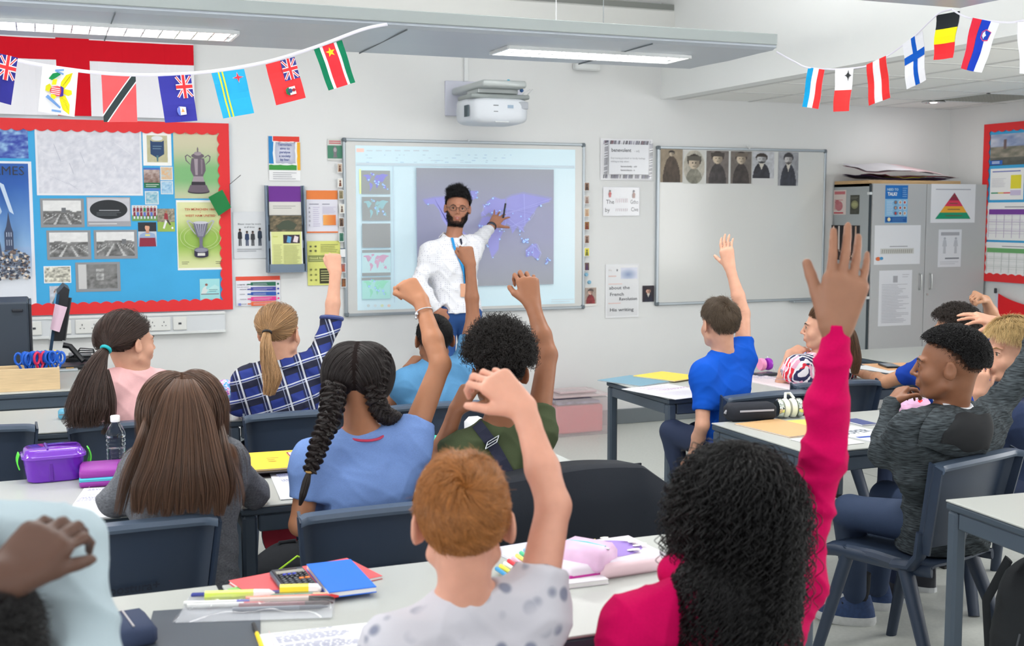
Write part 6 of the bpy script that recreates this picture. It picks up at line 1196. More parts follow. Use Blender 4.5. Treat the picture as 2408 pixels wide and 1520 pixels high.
def felt():
 q = P(1215, 1315, Z=TZ); r0 = None; rr = random.Random(2)
 book('pen_wallet', 'clear wallet beneath the coloured felt pens', ((1190, 1285), (1280, 1272), (1320, 1330), (1220, 1350)), (206, 206, 222), cat='wallet', th=.006)
 for i, col in enumerate(((70, 150, 200), (240, 230, 80), (236, 236, 226), (235, 70, 80), (244, 190, 210), (250, 240, 120), (90, 200, 150), (130, 190, 220), (240, 170, 90), (70, 90, 180), (246, 224, 60), (120, 80, 170))):
  a, b = P(1168+9.5*i, 1338-6.2*i, Z=TZ+.013), P(1212+9.5*i, 1368-6.4*i, Z=TZ+.013); e_ = ob('felt_pen', 'pen', f'{["steel blue", "lemon", "ivory", "red", "rose pink", "pale yellow", "green", "light blue", "orange", "royal blue", "bright yellow", "violet"][i]} felt pen in the fan of pens beside the ginger haired boy', a); MB().tube([(0, 0, 0), (b-a)*.62], .0052, 8).build('barrel', mat('felt_%d_%d_%d' % col, col, .35), e_, smooth=1); MB().tube([(b-a)*.62, (b-a)*.95, b-a], [.0056, .0056, .003], 8).build('cap', mat('feltcap_%d' % i, tuple(int(x*.85) for x in col), .35), e_, smooth=1)
felt()
# --- right tables
book('folder', 'grey blue cardboard folder at the end of the front right table', ((1426, 890), (1508, 882), (1558, 896), (1488, 912)), (112, 152, 172), cat='folder', th=.005)
book('folder', 'yellow cardboard folder beside the grey blue one', ((1510, 880), (1584, 873), (1624, 886), (1566, 900)), (232, 204, 76), cat='folder', th=.005, z=TZ+.006)
book('worksheet', 'printed worksheet sheets hanging over the front right table edge', ((1488, 914), (1620, 900), (1650, 930), (1560, 941)), (230, 230, 238), cat='paper', th=.003, z=TZ+.001, draw=pages(31, (200, 196, 220), (190, 160, 186)))
book('exercise_book', 'open white book between the blue T-shirt and the floral top', ((1785, 884), (1850, 880), (1880, 914), (1790, 922)), (240, 226, 230), th=.005, draw=pages(32))
r = ob('headphones', 'headphones', 'purple and pink headphones by the boy in royal blue', P(1798, 872, Z=TZ+.01)); [MB().lathe([(0, -.012), (.03, -.012), (.034, 0), (.03, .014), (0, .016)], (x, 0, .034), 20, axis='x').build('ear_cup', mat('cup_%s' % n_, c_, .3), r, smooth=1) for x, n_, c_ in ((-.02, 'pink', (236, 150, 190)), (.02, 'purple', (150, 40, 180)))]; MB().tube([(.02, 0, .06), (.03, .02, .07), (.04, .01, .04), (.05, -.02, .0)], .003, 6).build('lead', M_white, r, smooth=1)
r = ob('calculator', 'calculator', 'dark pocket device in front of the purple headphones', P(1798, 884, Z=TZ), 10); MB().box((0, 0, .008), (.12, .07, .015), bev=.003).build('body', MATS['calc_black'], r); MB().box((0, .005, .016), (.09, .03, .002)).build('screen', mat('lcd2', (90, 100, 104), .2), r)
r = ob('pencil_case', 'pencil case', 'rainbow clear pencil case with pink rim near the floral girl', P(1882, 840, Z=TZ+.05)); [MB().ball((0, 0, 0), (.075, .03, .045), 22, 12).build('body', tied, r, smooth=1), MB().tube([(.078*math.cos(a), -.012, .047*math.sin(a)) for a in np.linspace(0, 2*PI, 25)], .006, 8).build('rim', mat('rim_pink', (236, 70, 140), .35), r, smooth=1)]
def blackcase():
 q = P(1745, 992, Z=TZ+.0); r = ob('pencil_case', 'pencil case', 'black fabric pencil case with a silver zip', (q[0]+.05, q[1]+.02, TZ), -8); M = mat('black_fabric', (26, 30, 40), .8, bump=.3, bscale=500); MB().box((0, 0, .036), (.21, .09, .07), bev=.024).build('body', M, r, smooth=60); MB().box((.01, -.0452, .045), (.15, .002, .008), bev=.001).build('zip', mat('zip_silver', (170, 174, 186), .35), r); MB().tube([(-.09, -.01, .05), (-.105, 0, .04), (-.11, .0, .03)], .006, 8).build('tab', mat('tab_grey', (150, 150, 156), .5), r, smooth=1)
blackcase()
def headp():
 q = P(1866, 986, Z=TZ); r = ob('headphones', 'headphones', 'white and silver headphones beside the black pencil case', (q[0], q[1]+.03, TZ), -10); Wm_ = mat('ivory', (222, 224, 214), .3); Cm = mat('mirror_silver', (200, 206, 196), .1, metal=.95)
 for x, mm in ((-.045, Cm), (-.02, Wm_), (.012, Wm_), (.04, Cm)): MB().lathe([(0, -.012), (.034, -.012), (.04, -.004), (.04, .006), (.032, .013), (0, .014)], (x, 0, .042), 24, axis='x').build('ear_cup', mm, r, smooth=1)
 MB().tube([(-.02, .0, .08), (-.01, .02, .1), (.01, .02, .1), (.02, 0, .08)], .006, 8).build('headband', Wm_, r, smooth=1)
headp()
book('exercise_book', 'kraft brown exercise book in front of the black pencil case', ((1748, 992), (1850, 986), (1936, 1014), (1838, 1032)), (204, 164, 116), th=.005)
book('folder', 'yellow sheet beside the kraft brown book', ((1838, 990), (1920, 986), (1950, 1004), (1890, 1010)), (236, 226, 110), cat='paper', th=.002, z=TZ+.0002, pages=False)
book('notebook', 'navy notebook right of the pink sleeve', ((2000, 986), (2030, 984), (2046, 996), (2006, 1000)), (70, 80, 130), cat='notebook', th=.006)
book('magazine', 'magazine with blue stripes and large grey letters right of the pink sleeve', ((1990, 1008), (2060, 1000), (2080, 1030), (1990, 1044)), (214, 218, 228), cat='magazine', th=.004, draw=lambda p: (p.text(.5, .55, .26, 'SUPER', (90, 100, 110), 1, 'c', fit=.8), p.rp([(.05, .3), (.95, .2), (.95, .28), (.05, .38)], (50, 80, 170)), p.rect(.1, .05, .6, .16, (60, 64, 80))))
book('worksheet', 'white sheet left of the pink sleeve on the right table', ((1880, 1034), (1990, 1020), (2000, 1044), (1910, 1052)), (226, 228, 232), cat='paper', th=.003, z=TZ+.0002)
r = ob('pencil_case', 'pencil case', 'pink and white striped pencil case in front of the grey hoodie', P(2150, 972, Z=TZ), 5); MB().box((0, 0, .03), (.13, .08, .06), bev=.024).build('body', mat('stripe_pink', (220, 170, 205), .5, noise=.25, nscale=30, stretch=(.2, 1, 6)), r, smooth=60); MB().tube([(-.05, 0, .061), (.05, 0, .061)], .003, 6).build('zip', MATS['zip_metal'], r)
r = ob('stapler', 'stapler', 'glossy red stapler beside the striped pencil case', P(2166, 950, Z=TZ+.04), 20); MB().box((0, 0, .01), (.08, .03, .02), bev=.006).build('body', mat('gloss_red', (226, 40, 50), .2), r, smooth=60); MB().box((0, 0, -.01), (.07, .026, .01), bev=.003).build('base', MATS['gloss_red'], r); MB().ball((.035, 0, .026), (.016, .014, .014), 12, 8).build('knob', mat('clear_knob', (230, 236, 240), .05), r, smooth=1)
book('folder', 'orange folder on the far right table', ((2040, 856), (2150, 853), (2170, 868), (2075, 872)), (232, 178, 130), cat='folder', th=.004)
book('worksheet', 'white sheet under the orange folder', ((2030, 862), (2070, 858), (2110, 876), (2060, 880)), (232, 234, 238), cat='paper', th=.003, z=TZ+.0002)
r = ob('phone', 'phone', 'dark phone on the orange folder', P(2092, 862, Z=TZ+.006), -20); MB().box((0, 0, .004), (.08, .15, .008), bev=.003).build('body', MATS['monitor_black'], r); MB().box((0, 0, .0085), (.07, .13, .001)).build('screen', mat('phone_glass', (90, 104, 116), .1), r)
# --- floor things
def redbox():
 a, b = P(1306, 1030, Z=.0), P(1447, 1027, Z=.0); W = b[0]-a[0]; Yb = a[1]; H = P(1306, 925, Y=Yb)[2]; r = ob('storage_box', 'box', 'clear plastic storage box full of red folders by the front wall', (a[0], Yb, 0)); D = .3; C = mat('clear_box', (226, 214, 216), .15, alpha=.28, coat=.4)
 for nm, c_, d_ in (('box_front', (W/2, 0, H*.42), (W, .004, H*.84)), ('box_back', (W/2, D, H*.42), (W, .004, H*.84)), ('box_side', (0, D/2, H*.42), (.004, D, H*.84)), ('box_side', (W, D/2, H*.42), (.004, D, H*.84)), ('box_bottom', (W/2, D/2, .006), (W, D, .004))): MB().box(c_, d_).build(nm, C, r)
 MB().box((W/2, D/2, H*.9), (W*1.06, D*1.08, H*.05), bev=.01).build('lid', mat('clear_lid', (236, 214, 216), .15, alpha=.55, coat=.4), r); MB().box((W/2, D/2, H*.96), (W*.7, D*.6, H*.05), bev=.01).build('lid_handle', MATS['clear_lid'], r)
 MB().box((W*.49, D/2, H*.36), (W*.88, D*.85, H*.62), bev=.01).build('red_contents', mat('box_red', (236, 96, 100), .5), r); MB().box((W*.5, D/2, H*.72), (W*.8, D*.7, H*.06), bev=.008).build('books', mat('box_books', (140, 140, 176), .6, noise=.4, nscale=30), r)
redbox()
print('chairs ok')
# ================================================================= people: bodies are smooth unions of tapered shapes, meshed as one surface
class Field:
 def __init__(s, lo, hi, vox):
  s.vox = vox; s.lo = np.array(lo, np.float32); s.n = np.ceil((np.array(hi)-lo)/vox).astype(int)+1
  s.ax = [s.lo[i]+vox*np.arange(s.n[i], dtype=np.float32) for i in range(3)]; s.D = np.full(s.n, .06, np.float32)
 def sub(s, lo, hi):
  a = np.clip(np.floor((np.array(lo)-s.lo)/s.vox).astype(int), 0, s.n-1); b = np.clip(np.ceil((np.array(hi)-s.lo)/s.vox).astype(int)+1, 1, s.n)
  sl = tuple(slice(a[i], max(b[i], a[i]+1)) for i in range(3)); return sl, s.ax[0][sl[0]][:, None, None], s.ax[1][sl[1]][None, :, None], s.ax[2][sl[2]][None, None, :]
 def op(s, d, sl, k, mode):
  a = s.D[sl]
  if mode == '-': d = -d; s.D[sl] = np.maximum(a, d)+(np.maximum(k-np.abs(a-d), 0)**2/(4*k) if k else 0); return
  s.D[sl] = np.minimum(a, d)-(np.maximum(k-np.abs(a-d), 0)**2/(4*k) if k else 0)
 def cap(s, a, b, ra, rb, k=.012, mode='+'):
  a = np.array(a, np.float32); b = np.array(b, np.float32); m = max(ra, rb)+k+.012
  sl, X, Y, Z = s.sub(np.minimum(a, b)-m, np.maximum(a, b)+m); ba = b-a; L = float(ba@ba)+1e-9
  t = np.clip(((X-a[0])*ba[0]+(Y-a[1])*ba[1]+(Z-a[2])*ba[2])/L, 0, 1)
  d = np.sqrt((X-a[0]-t*ba[0])**2+(Y-a[1]-t*ba[1])**2+(Z-a[2]-t*ba[2])**2)-(ra+(rb-ra)*t); s.op(d, sl, k, mode)
 def ell(s, c, r, R=None, k=.012, mode='+'):
  c = np.array(c, np.float32); r = np.array(r, np.float32); m = float(r.max())+k+.012; sl, X, Y, Z = s.sub(c-m, c+m); R = np.eye(3) if R is None else R
  q = [((X-c[0])*R[0, i]+(Y-c[1])*R[1, i]+(Z-c[2])*R[2, i]) for i in range(3)]
  k0 = np.sqrt(sum((q[i]/r[i])**2 for i in range(3)))+1e-6; k1 = np.sqrt(sum((q[i]/r[i]**2)**2 for i in range(3)))+1e-6; s.op(k0*(k0-1)/k1, sl, k, mode)
 def cone(s, a, b, wa, wb, side, k=.02, mode='+'):
  """flattened tapered limb: wa, wb = (half width along side, half depth)"""
  a = np.array(a, float); b = np.array(b, float); m = max(*wa, *wb)+k+.012; sl, X, Y, Z = s.sub(np.minimum(a, b)-m, np.maximum(a, b)+m)
  n = b-a; L = np.linalg.norm(n); n = n/L; sd = np.array(side, float); sd = sd-n*(sd@n); sd /= np.linalg.norm(sd); t_ = np.cross(n, sd)
  dot = lambda v: ((X-a[0])*v[0]+(Y-a[1])*v[1]+(Z-a[2])*v[2]).astype(np.float32)
  h = dot(n); t = np.clip(h/L, 0, 1); e = h-t*L; x = dot(sd); y = dot(t_); w_ = wa[0]+(wb[0]-wa[0])*t; d_ = wa[1]+(wb[1]-wa[1])*t; e_ = np.minimum(w_, d_)
  k0 = np.sqrt((x/w_)**2+(y/d_)**2+(e/e_)**2)+1e-6; k1 = np.sqrt((x/w_**2)**2+(y/d_**2)**2+(e/e_**2)**2)+1e-6; s.op(k0*(k0-1)/k1, sl, k, mode)
 def plane(s, p, n):
  """cut away everything on the side n points to"""
  n = np.array(n, float); n /= np.linalg.norm(n); X, Y, Z = s.ax[0][:, None, None], s.ax[1][None, :, None], s.ax[2][None, None, :]
  s.D = np.maximum(s.D, ((X-p[0])*n[0]+(Y-p[1])*n[1]+(Z-p[2])*n[2]).astype(np.float32))
 def mesh(s, name, m, parent=None, smooth=2, disp=None, keep=None):
  D = s.D; I = D < 0; c = [slice(0, -1), slice(1, None)]; cnt = np.zeros(np.array(D.shape)-1, np.int8)
  for i in (0, 1):
   for j in (0, 1):
    for k in (0, 1): cnt += I[c[i], c[j], c[k]]
  act = np.argwhere((cnt > 0) & (cnt < 8)); N = len(act)
  idx = np.full(cnt.shape, -1, np.int32); idx[tuple(act.T)] = np.arange(N)
  cor = [(i, j, k) for i in (0, 1) for j in (0, 1) for k in (0, 1)]; val = {o: D[act[:, 0]+o[0], act[:, 1]+o[1], act[:, 2]+o[2]] for o in cor}
  acc = np.zeros((N, 3)); w_ = np.zeros(N)
  for ax in range(3):
   for o in cor:
    if o[ax]: continue
    o2 = list(o); o2[ax] = 1; a, b = val[o], val[tuple(o2)]; cr = (a < 0) != (b < 0); t = np.where(cr, a/np.where(cr, a-b, 1), 0)
    p = np.tile(np.array(o, float), (N, 1)); p[:, ax] += t; acc += p*cr[:, None]; w_ += cr
  V = s.lo+s.vox*(act+acc/w_[:, None]); F = []
  for ax in range(3):
   a1, a2 = (ax+1) % 3, (ax+2) % 3; s0 = [slice(None)]*3; s1 = [slice(None)]*3; s0[ax] = slice(0, -1); s1[ax] = slice(1, None)
   A, B = I[tuple(s0)], I[tuple(s1)]; e = np.argwhere(A != B); e = e[(e[:, a1] > 0) & (e[:, a2] > 0) & (e[:, a1] < D.shape[a1]-1) & (e[:, a2] < D.shape[a2]-1)]
   q = []
   for d1, d2 in ((1, 1), (0, 1), (0, 0), (1, 0)):
    c_ = e.copy(); c_[:, a1] -= d1; c_[:, a2] -= d2; q.append(idx[tuple(c_.T)])
   q = np.stack(q, 1); fl = ~A[tuple(e.T)]; q[fl] = q[fl][:, ::-1]; F.append(q)
  F = np.concatenate(F); F = F[(F >= 0).all(1)]
  E = np.concatenate([F[:, [0, 1]], F[:, [1, 2]], F[:, [2, 3]], F[:, [3, 0]]]); deg = np.bincount(E[:, 0], minlength=N).astype(float)+1e-9
  for _ in range(smooth): V = .35*V+.65*np.stack([np.bincount(E[:, 0], V[E[:, 1], i], N) for i in range(3)], 1)/deg[:, None]
  if disp is not None:
   nf = np.cross(V[F[:, 2]]-V[F[:, 0]], V[F[:, 3]]-V[F[:, 1]]); nn = sum(np.stack([np.bincount(F[:, j], nf[:, i], N) for i in range(3)], 1) for j in range(4)); nn /= np.linalg.norm(nn, axis=1, keepdims=True)+1e-12; V = V+nn*disp(V)[:, None]
  if np.einsum('ij,ij->i', V[F[:, 0]], np.cross(V[F[:, 1]], V[F[:, 2]])).sum()+np.einsum('ij,ij->i', V[F[:, 0]], np.cross(V[F[:, 2]], V[F[:, 3]])).sum() < 0: F = F[:, ::-1]
  F = np.ascontiguousarray(F); me = bpy.data.meshes.new(name); me.vertices.add(N); me.vertices.foreach_set('co', V.astype(np.float32).ravel()); me.loops.add(len(F)*4); me.loops.foreach_set('vertex_index', F.astype(np.int32).ravel())
  me.polygons.add(len(F)); me.polygons.foreach_set('loop_start', np.arange(len(F), dtype=np.int32)*4); me.update(calc_edges=True)
  return link(name, me, m, parent, True, True)
def J(u, v, Y): return P(u, v, Y=Y)
def nrm(v): v = np.array(v, float); return v/(np.linalg.norm(v)+1e-12)
def rotm(fwd, up):
 f = nrm(fwd); r = nrm(np.cross(f, up)); return np.stack([r, f, np.cross(r, f)], 1)      # columns: right, forward, up
def wrinkle(amp, freq, seed, dirs=((1, .4, 2.2), (-.8, .5, 1.7), (.3, 1.5, .9))):
 def d(V):
  o = 0
  for i, q in enumerate(dirs):
   ph = V@np.array(q)*freq+2.2*np.sin(V@np.array([q[2], -q[0], q[1]])*freq*.45+seed+i)+seed*1.7; o = o+(1-np.abs(np.sin(ph*.5)))**2-.3
  return o*amp/2
 return d
def hand(fd, wrist, fdir, ndir, L=.165, curl=(50, 60, 40), spread=6, thumb=1, tcurl=.4, curls=None, r=1.0, forearm=None, tang=None):
 """palm and five fingers into field fd. fdir: towards the knuckles, ndir: the way the palm faces, thumb: +1/-1 side"""
 w_ = np.array(wrist, float); f = nrm(fdir); n = np.array(ndir, float); n = nrm(n-f*(n@f)); s_ = np.cross(f, n)*thumb; k = L/.165
 pl = .085*k
 for t, ln in ((.028, pl), (.010, pl*1.03), (-.010, pl*.99), (-.026, pl*.93)): fd.cap(w_+s_*t*k*.55, w_+f*ln*.92+s_*t*k, .0135*k*r, .0105*k*r, .010)
 fd.cone(w_+f*.012, w_+f*pl*.86, (.024*k*r, .014*k*r), (.034*k*r, .0115*k*r), s_, .01)
 lens = ((.026, .040, .024, .019), (.0085, .044, .028, .020), (-.009, .041, .026, .019), (-.0255, .032, .020, .017))
 for i, (t, a, b, c) in enumerate(lens):
  cu = curls[i] if curls else curl; p = w_+f*pl*(1.0-.05*abs(i-1)**1.3)*.93+s_*t*k; sp = math.radians(spread*(1.5-i)); rr = (.0082, .0084, .0080, .0070)[i]*k*r
  base = nrm(f*math.cos(sp)+s_*math.sin(sp)); ang = 0; fd.cap(p-f*.012, p, rr*1.12, rr*1.15, .004)
  for ln, cc in zip((a, b, c), cu):
   ang += math.radians(cc); d = base*math.cos(ang)+n*math.sin(ang); q = p+d*ln*k; fd.cap(p, q, rr, rr*.88, .0025); rr *= .9; p = q
 tb = w_+f*.018*k+s_*.022*k+n*.004*k; ta = math.radians(42 if tang is None else tang); d1 = nrm(f*math.cos(ta)+s_*math.sin(ta)+n*.25)
 t1 = tb+d1*.038*k; d2 = nrm(d1*(1-tcurl)+(f*.8+n*.7)*tcurl); t2 = t1+d2*.030*k; d3 = nrm(d2*(1-tcurl)+(f*.3+n*.8-s_*.2)*tcurl); fd.cap(tb, t1, .0135*k*r, .0105*k*r, .010); fd.cap(t1, t2, .0098*k*r, .009*k*r, .004); fd.cap(t2, t2+d3*.022*k, .009*k*r, .0076*k*r, .003)
 return w_+f*L*.5
def head(fd, c, R, s=1.0, neck=None, ears=True, lod=0, male=0):
 """face and skull in the field; local axes right, forward, up; s=1 is a 0.22 m head"""
 T = lambda x, y, z: np.array(c)+R@(np.array([x, y, z])*s)
 fd.ell(T(0, -.014, .030), np.array([.072, .090, .078])*s, R, .01); fd.ell(T(0, .022, -.018), np.array([.060, .064, .078])*s, R, .02)
 fd.ell(T(0, .030, -.064), np.array([.045, .046, .038])*s, R, .02); fd.ell(T(0, .066, -.088), np.array([.020, .016, .014])*s, R, .014)
 for q in (-1, 1):
  fd.ell(T(q*.038, .050, -.030), np.array([.024, .024, .024])*s, R, .02); fd.cap(T(q*.014, .085, .020), T(q*.045, .070, .021), .0075*s, .006*s, .010)
  fd.cap(T(q*.05, .0, -.055), T(q*.028, .05, -.085), .016*s, .014*s, .02)
  fd.ell(T(q*.031, .096, .001), np.array([.0175, .016, .0125])*s, R, .008, '-')
  fd.ell(T(q*.0305, .070, .001), np.array([.0145, .0125, .0125])*s, R, .003); fd.cap(T(q*.019, .0800, .0095), T(q*.043, .0775, .0085), .0036*s, .003*s, .003); fd.cap(T(q*.020, .0795, -.0085), T(q*.041, .0765, -.0075), .0030*s, .0026*s, .003)
  if ears:
   E = R@np.array([[math.cos(.35*q), -math.sin(.35*q), 0], [math.sin(.35*q), math.cos(.35*q), 0], [0, 0, 1]])
   fd.ell(T(q*.0815, -.014, -.004), np.array([.0075, .019, .031])*s, E, .004); fd.ell(T(q*.074, -.004, -.014), np.array([.009, .012, .018])*s, E, .006); fd.ell(T(q*.0885, -.012, .003), np.array([.0045, .011, .019])*s, E, .003, '-')
 fd.cap(T(0, .085, .012), T(0, .103, -.024), .0068*s, .0085*s, .010); fd.ell(T(0, .103, -.026), np.array([.0095, .0095, .008])*s, R, .005)
 for q in (-1, 1): fd.ell(T(q*.0115, .092, -.030), np.array([.0068, .0085, .0062])*s, R, .005)
 fd.ell(T(0, .080, -.052), np.array([.024, .014, .016])*s, R, .012)
 fd.cap(T(-.018, .085, -.053), T(.018, .085, -.053), .0045*s, .0045*s, .005); fd.cap(T(-.014, .085, -.063), T(.014, .085, -.063), .0052*s, .0052*s, .005)
 if neck is not None:
  r = (.043+.006*male)*s; fd.cap(T(0, -.026, -.045), neck, r, r*1.08, .022); fd.cap(T(0, -.055, -.01), np.array(neck)-R[:, 1]*.012, .030*s, .042*s, .02)
def face_parts(parent, c, R, s, iris=(60, 40, 30), brow=(50, 38, 32), lip=(176, 96, 92), smile=False, lids=(.0, .0)):
 T = lambda x, y, z: np.array(c)+R@(np.array([x, y, z])*s)
 for q in (-1, 1):
  e_ = MB().ball(T(q*.0298, .0725, .0005), .0106*s, 16, 12).build('eye', mat('eye_white', (196, 190, 184), .2), parent, smooth=1, world=True)
  d = nrm(R@np.array([0, 1, 0])); MB().ball(T(q*.0298, .0781, .0005), .0066*s, 12, 8).build('iris', mat('iris_%d' % iris[0], iris, .1), e_, smooth=1, world=True)
  mb = MB(); mb.tube([T(q*.018, .0805, .0055), T(q*.030, .0832, .0074), T(q*.042, .0775, .0045)], [.0012*s, .0020*s, .0010*s], 6); mb.build('eyelashes', mat('lash', (30, 22, 20), .6), parent, smooth=1, world=True)
  mb = MB(); mb.tube([T(q*.013, .0885, .0185), T(q*.030, .0850, .0240), T(q*.048, .0715, .0175)], [.0036*s, .0044*s, .0016*s], 6, flat=(1, .6)); mb.build('eyebrow', mat('brow_%d' % brow[0], brow, .8), parent, smooth=1, world=True)
 m = mat('lip_%d_%d' % lip[:2], lip, .4)
 if smile:
  MB().tube([T(-.024, .083, -.0505), T(-.012, .0925, -.0545), T(0, .0945, -.0555), T(.012, .0925, -.0545), T(.024, .083, -.0505)], [.001*s, .0034*s, .0036*s, .0034*s, .001*s], 8).build('upper_lip', m, parent, smooth=1, world=True)
  MB().tube([T(-.021, .083, -.055), T(0, .0925, -.0715), T(.021, .083, -.055)], [.001*s, .0046*s, .001*s], 8).build('lower_lip', m, parent, smooth=1, world=True)
  MB().tube([T(-.019, .084, -.0548), T(0, .0915, -.0600), T(.019, .084, -.0548)], [.001*s, .0034*s, .001*s], 8).build('teeth', mat('teeth', (232, 228, 220), .2), parent, smooth=1, world=True)
 else:
  MB().tube([T(-.021, .082, -.0565), T(-.010, .0905, -.0545), T(0, .0915, -.0558), T(.010, .0905, -.0545), T(.021, .082, -.0565)], [.001*s, .0032*s, .003*s, .0032*s, .001*s], 8).build('upper_lip', m, parent, smooth=1, world=True)
  MB().tube([T(-.018, .083, -.0585), T(0, .0905, -.0625), T(.018, .083, -.0585)], [.001*s, .0042*s, .001*s], 8).build('lower_lip', m, parent, smooth=1, world=True)
# ---------------------------------------------------------------- hair
def hair_mat(name, col, rough=.42, spec=.5, var=.35):
 if name in MATS: return MATS[name]
 m = mat(name, col, rough, spec=spec); nt = m.node_tree; b = nt.nodes['Principled BSDF']; a = nt.nodes.new('ShaderNodeAttribute'); a.attribute_name = 'tone'
 r = nt.nodes.new('ShaderNodeMapRange'); r.inputs[3].default_value = 1-var; r.inputs[4].default_value = 1+var*1.4; nt.links.new(a.outputs['Fac'], r.inputs[0])
 x = nt.nodes.new('ShaderNodeVectorMath'); x.operation = 'SCALE'; x.inputs[0].default_value = lin(col); nt.links.new(r.outputs[0], x.inputs['Scale']); nt.links.new(x.outputs[0], b.inputs['Base Color'])
 b.inputs['Anisotropic'].default_value = .3; return m
def strands(name, pts, rad, m, parent, taper=.35, tone=None):
 """pts: (n, k, 3) array -> one hair curves object"""
 n, k, _ = pts.shape; h = bpy.data.hair_curves.new(name); h.add_curves([k]*n); h.attributes['position'].data.foreach_set('vector', pts.astype(np.float32).ravel())
 r = np.broadcast_to(np.asarray(rad, np.float32).reshape(-1, 1), (n, k))*np.linspace(1, taper, k)[None, :]
 a = h.attributes.get('radius') or h.attributes.new('radius', 'FLOAT', 'POINT'); a.data.foreach_set('value', r.astype(np.float32).ravel())
 t = h.attributes.new('tone', 'FLOAT', 'CURVE'); t.data.foreach_set('value', (RNG.random(n) if tone is None else tone).astype(np.float32))
 h.materials.append(m); o = bpy.data.objects.new(name, h); COL.objects.link(o); o['kind'] = 'stuff'
 if parent is not None:
  o.parent = parent; KIDS.setdefault(parent.name, []).append(o.name); o.matrix_parent_inverse = parent_inv(parent)
 return o
class Scalp:
 def __init__(s, c, R, sc_, hl=(-.62, -.30, .30, .62), grow=1.03, back=0.0):
  s.c = np.array(c)+R@(np.array([0, -.014-back, .030])*sc_); s.R = R; s.r = np.array([.072, .090, .078])*sc_*grow; s.hl = hl; s.s = sc_
 def ok(s, d):
  """hairline test on unit directions (local)"""
  h = s.hl; z = np.interp(d[:, 1], (-1, -.5, -.22, .32, 1), (h[0], h[0]*.85, h[1], h[2], h[3])); return d[:, 2] > z
 def roots(s, n):
  d = RNG.normal(size=(int(n*3.2)+50, 3)); d /= np.linalg.norm(d, axis=1, keepdims=True); d = d[s.ok(d)][:n]; return d
 def world(s, q): return s.c+q@s.R.T
 def grow(s, dirs, length, steps, flow, lift=.004, lifts=None, drop=0, col=(), jit=.15, gravity=.0, surf=1.0, tuft=.0):
  """walk strands over the skull; flow(p_local_unit) -> local vectors; col: world ellipsoids (c, r) to stay out of"""
  n = len(dirs); p = dirs*s.r; L = np.asarray(length)*np.ones(n); seg = (L/steps)[:, None]; out = [p.copy()]; g = s.R.T@np.array([0, 0, -1.0]); j = RNG.normal(size=(n, 3))*jit; A_ = np.array([[9, 4, -3], [-5, 8, 4], [4, -6, 9.]]); T_ = np.sin(dirs@A_+np.array([1, 2, 3])+1.5*np.sin(dirs@A_[::-1]*1.3)); j = j+T_*tuft; lift = np.asarray(lift)*(1+1.2*tuft*T_[:, 0])
  lf = np.asarray(lift)*np.ones(n)
  v = None
  for k in range(steps):
   t = (k+1)/steps; f = flow(p/s.r, p)+j+g*gravity*t; nn = p/s.r**2; nn /= np.linalg.norm(nn, axis=1, keepdims=True)+1e-9; q0 = np.linalg.norm(p/s.r, axis=1)
   near = np.clip(2.2-q0, 0, 1)[:, None]*surf; f = f-nn*np.sum(f*nn, 1, keepdims=True)*near+nn*(lf*14)[:, None]*(t < .35)
   f /= np.linalg.norm(f, axis=1, keepdims=True)+1e-9; v = f if v is None else v*.45+f*.55; p = p+v/np.linalg.norm(v, axis=1, keepdims=True)*seg
   q = np.linalg.norm(p/s.r, axis=1); mn = 1+lf*min(1, t*3)/s.r.mean(); bad = q < mn; p[bad] *= (mn[bad]/q[bad])[:, None]
   if len(col):
    w_ = s.world(p)
    for cc, rr in col:
     d = (w_-cc)/rr; q = np.linalg.norm(d, axis=1); b = q < 1; w_[b] = cc+d[b]/q[b][:, None]*rr
    p = (w_-s.c)@s.R
   out.append(p.copy())
  return s.world(np.stack(out, 1).reshape(-1, 3)).reshape(n, steps+1, 3)
 def cap(s, m, parent, off=1.012, n=44, name='hair', zmin=None):
  vs, fs = [], []; mm = n//2
  for j in range(mm+1):
   ph = PI*j/mm
   for k in range(n): th = 2*PI*k/n; vs.append((math.sin(ph)*math.cos(th), math.sin(ph)*math.sin(th), math.cos(ph)))
  d = np.array(vs); ok = s.ok(d); w_ = s.world(d*s.r*off)
  for j in range(mm):
   for k in range(n):
    q = (j*n+k, j*n+(k+1) % n, (j+1)*n+(k+1) % n, (j+1)*n+k)
    if all(ok[i] for i in q): fs.append(q)
  q_ = MATS.get(m.name+'_base') or m.copy(); q_.name = m.name+'_base'; MATS[q_.name] = q_; b_ = q_.node_tree.nodes['Principled BSDF']; b_.inputs['Roughness'].default_value = .95; b_.inputs['Specular IOR Level'].default_value = .05
  mb = MB(); mb.add(w_, fs); o = mb.build(name, q_, parent, smooth=1, world=True); return o
def curlify(pts, amp, turns, seed=0, grow_in=.25, ph0=None):
 """wind strands into helices"""
 n, k, _ = pts.shape; t = np.gradient(pts, axis=1); t /= np.linalg.norm(t, axis=2, keepdims=True)+1e-9; u = np.cross(t, np.array([.3, .2, .93])); u /= np.linalg.norm(u, axis=2, keepdims=True)+1e-9; v = np.cross(t, u)
 ph = (RNG.random((n, 1))*2*PI if ph0 is None else ph0)+2*PI*turns*np.linspace(0, 1, k)[None, :]; a = np.asarray(amp)*np.minimum(1, np.linspace(0, 1, k)/grow_in)[None, :]
 return pts+(u*np.cos(ph)[..., None]+v*np.sin(ph)[..., None])*a[..., None]
def resample(pts, k):
 n, k0, _ = pts.shape; t = np.linspace(0, k0-1, k); i = np.minimum(t.astype(int), k0-2); f = (t-i)[None, :, None]; return pts[:, i]*(1-f)+pts[:, i+1]*f
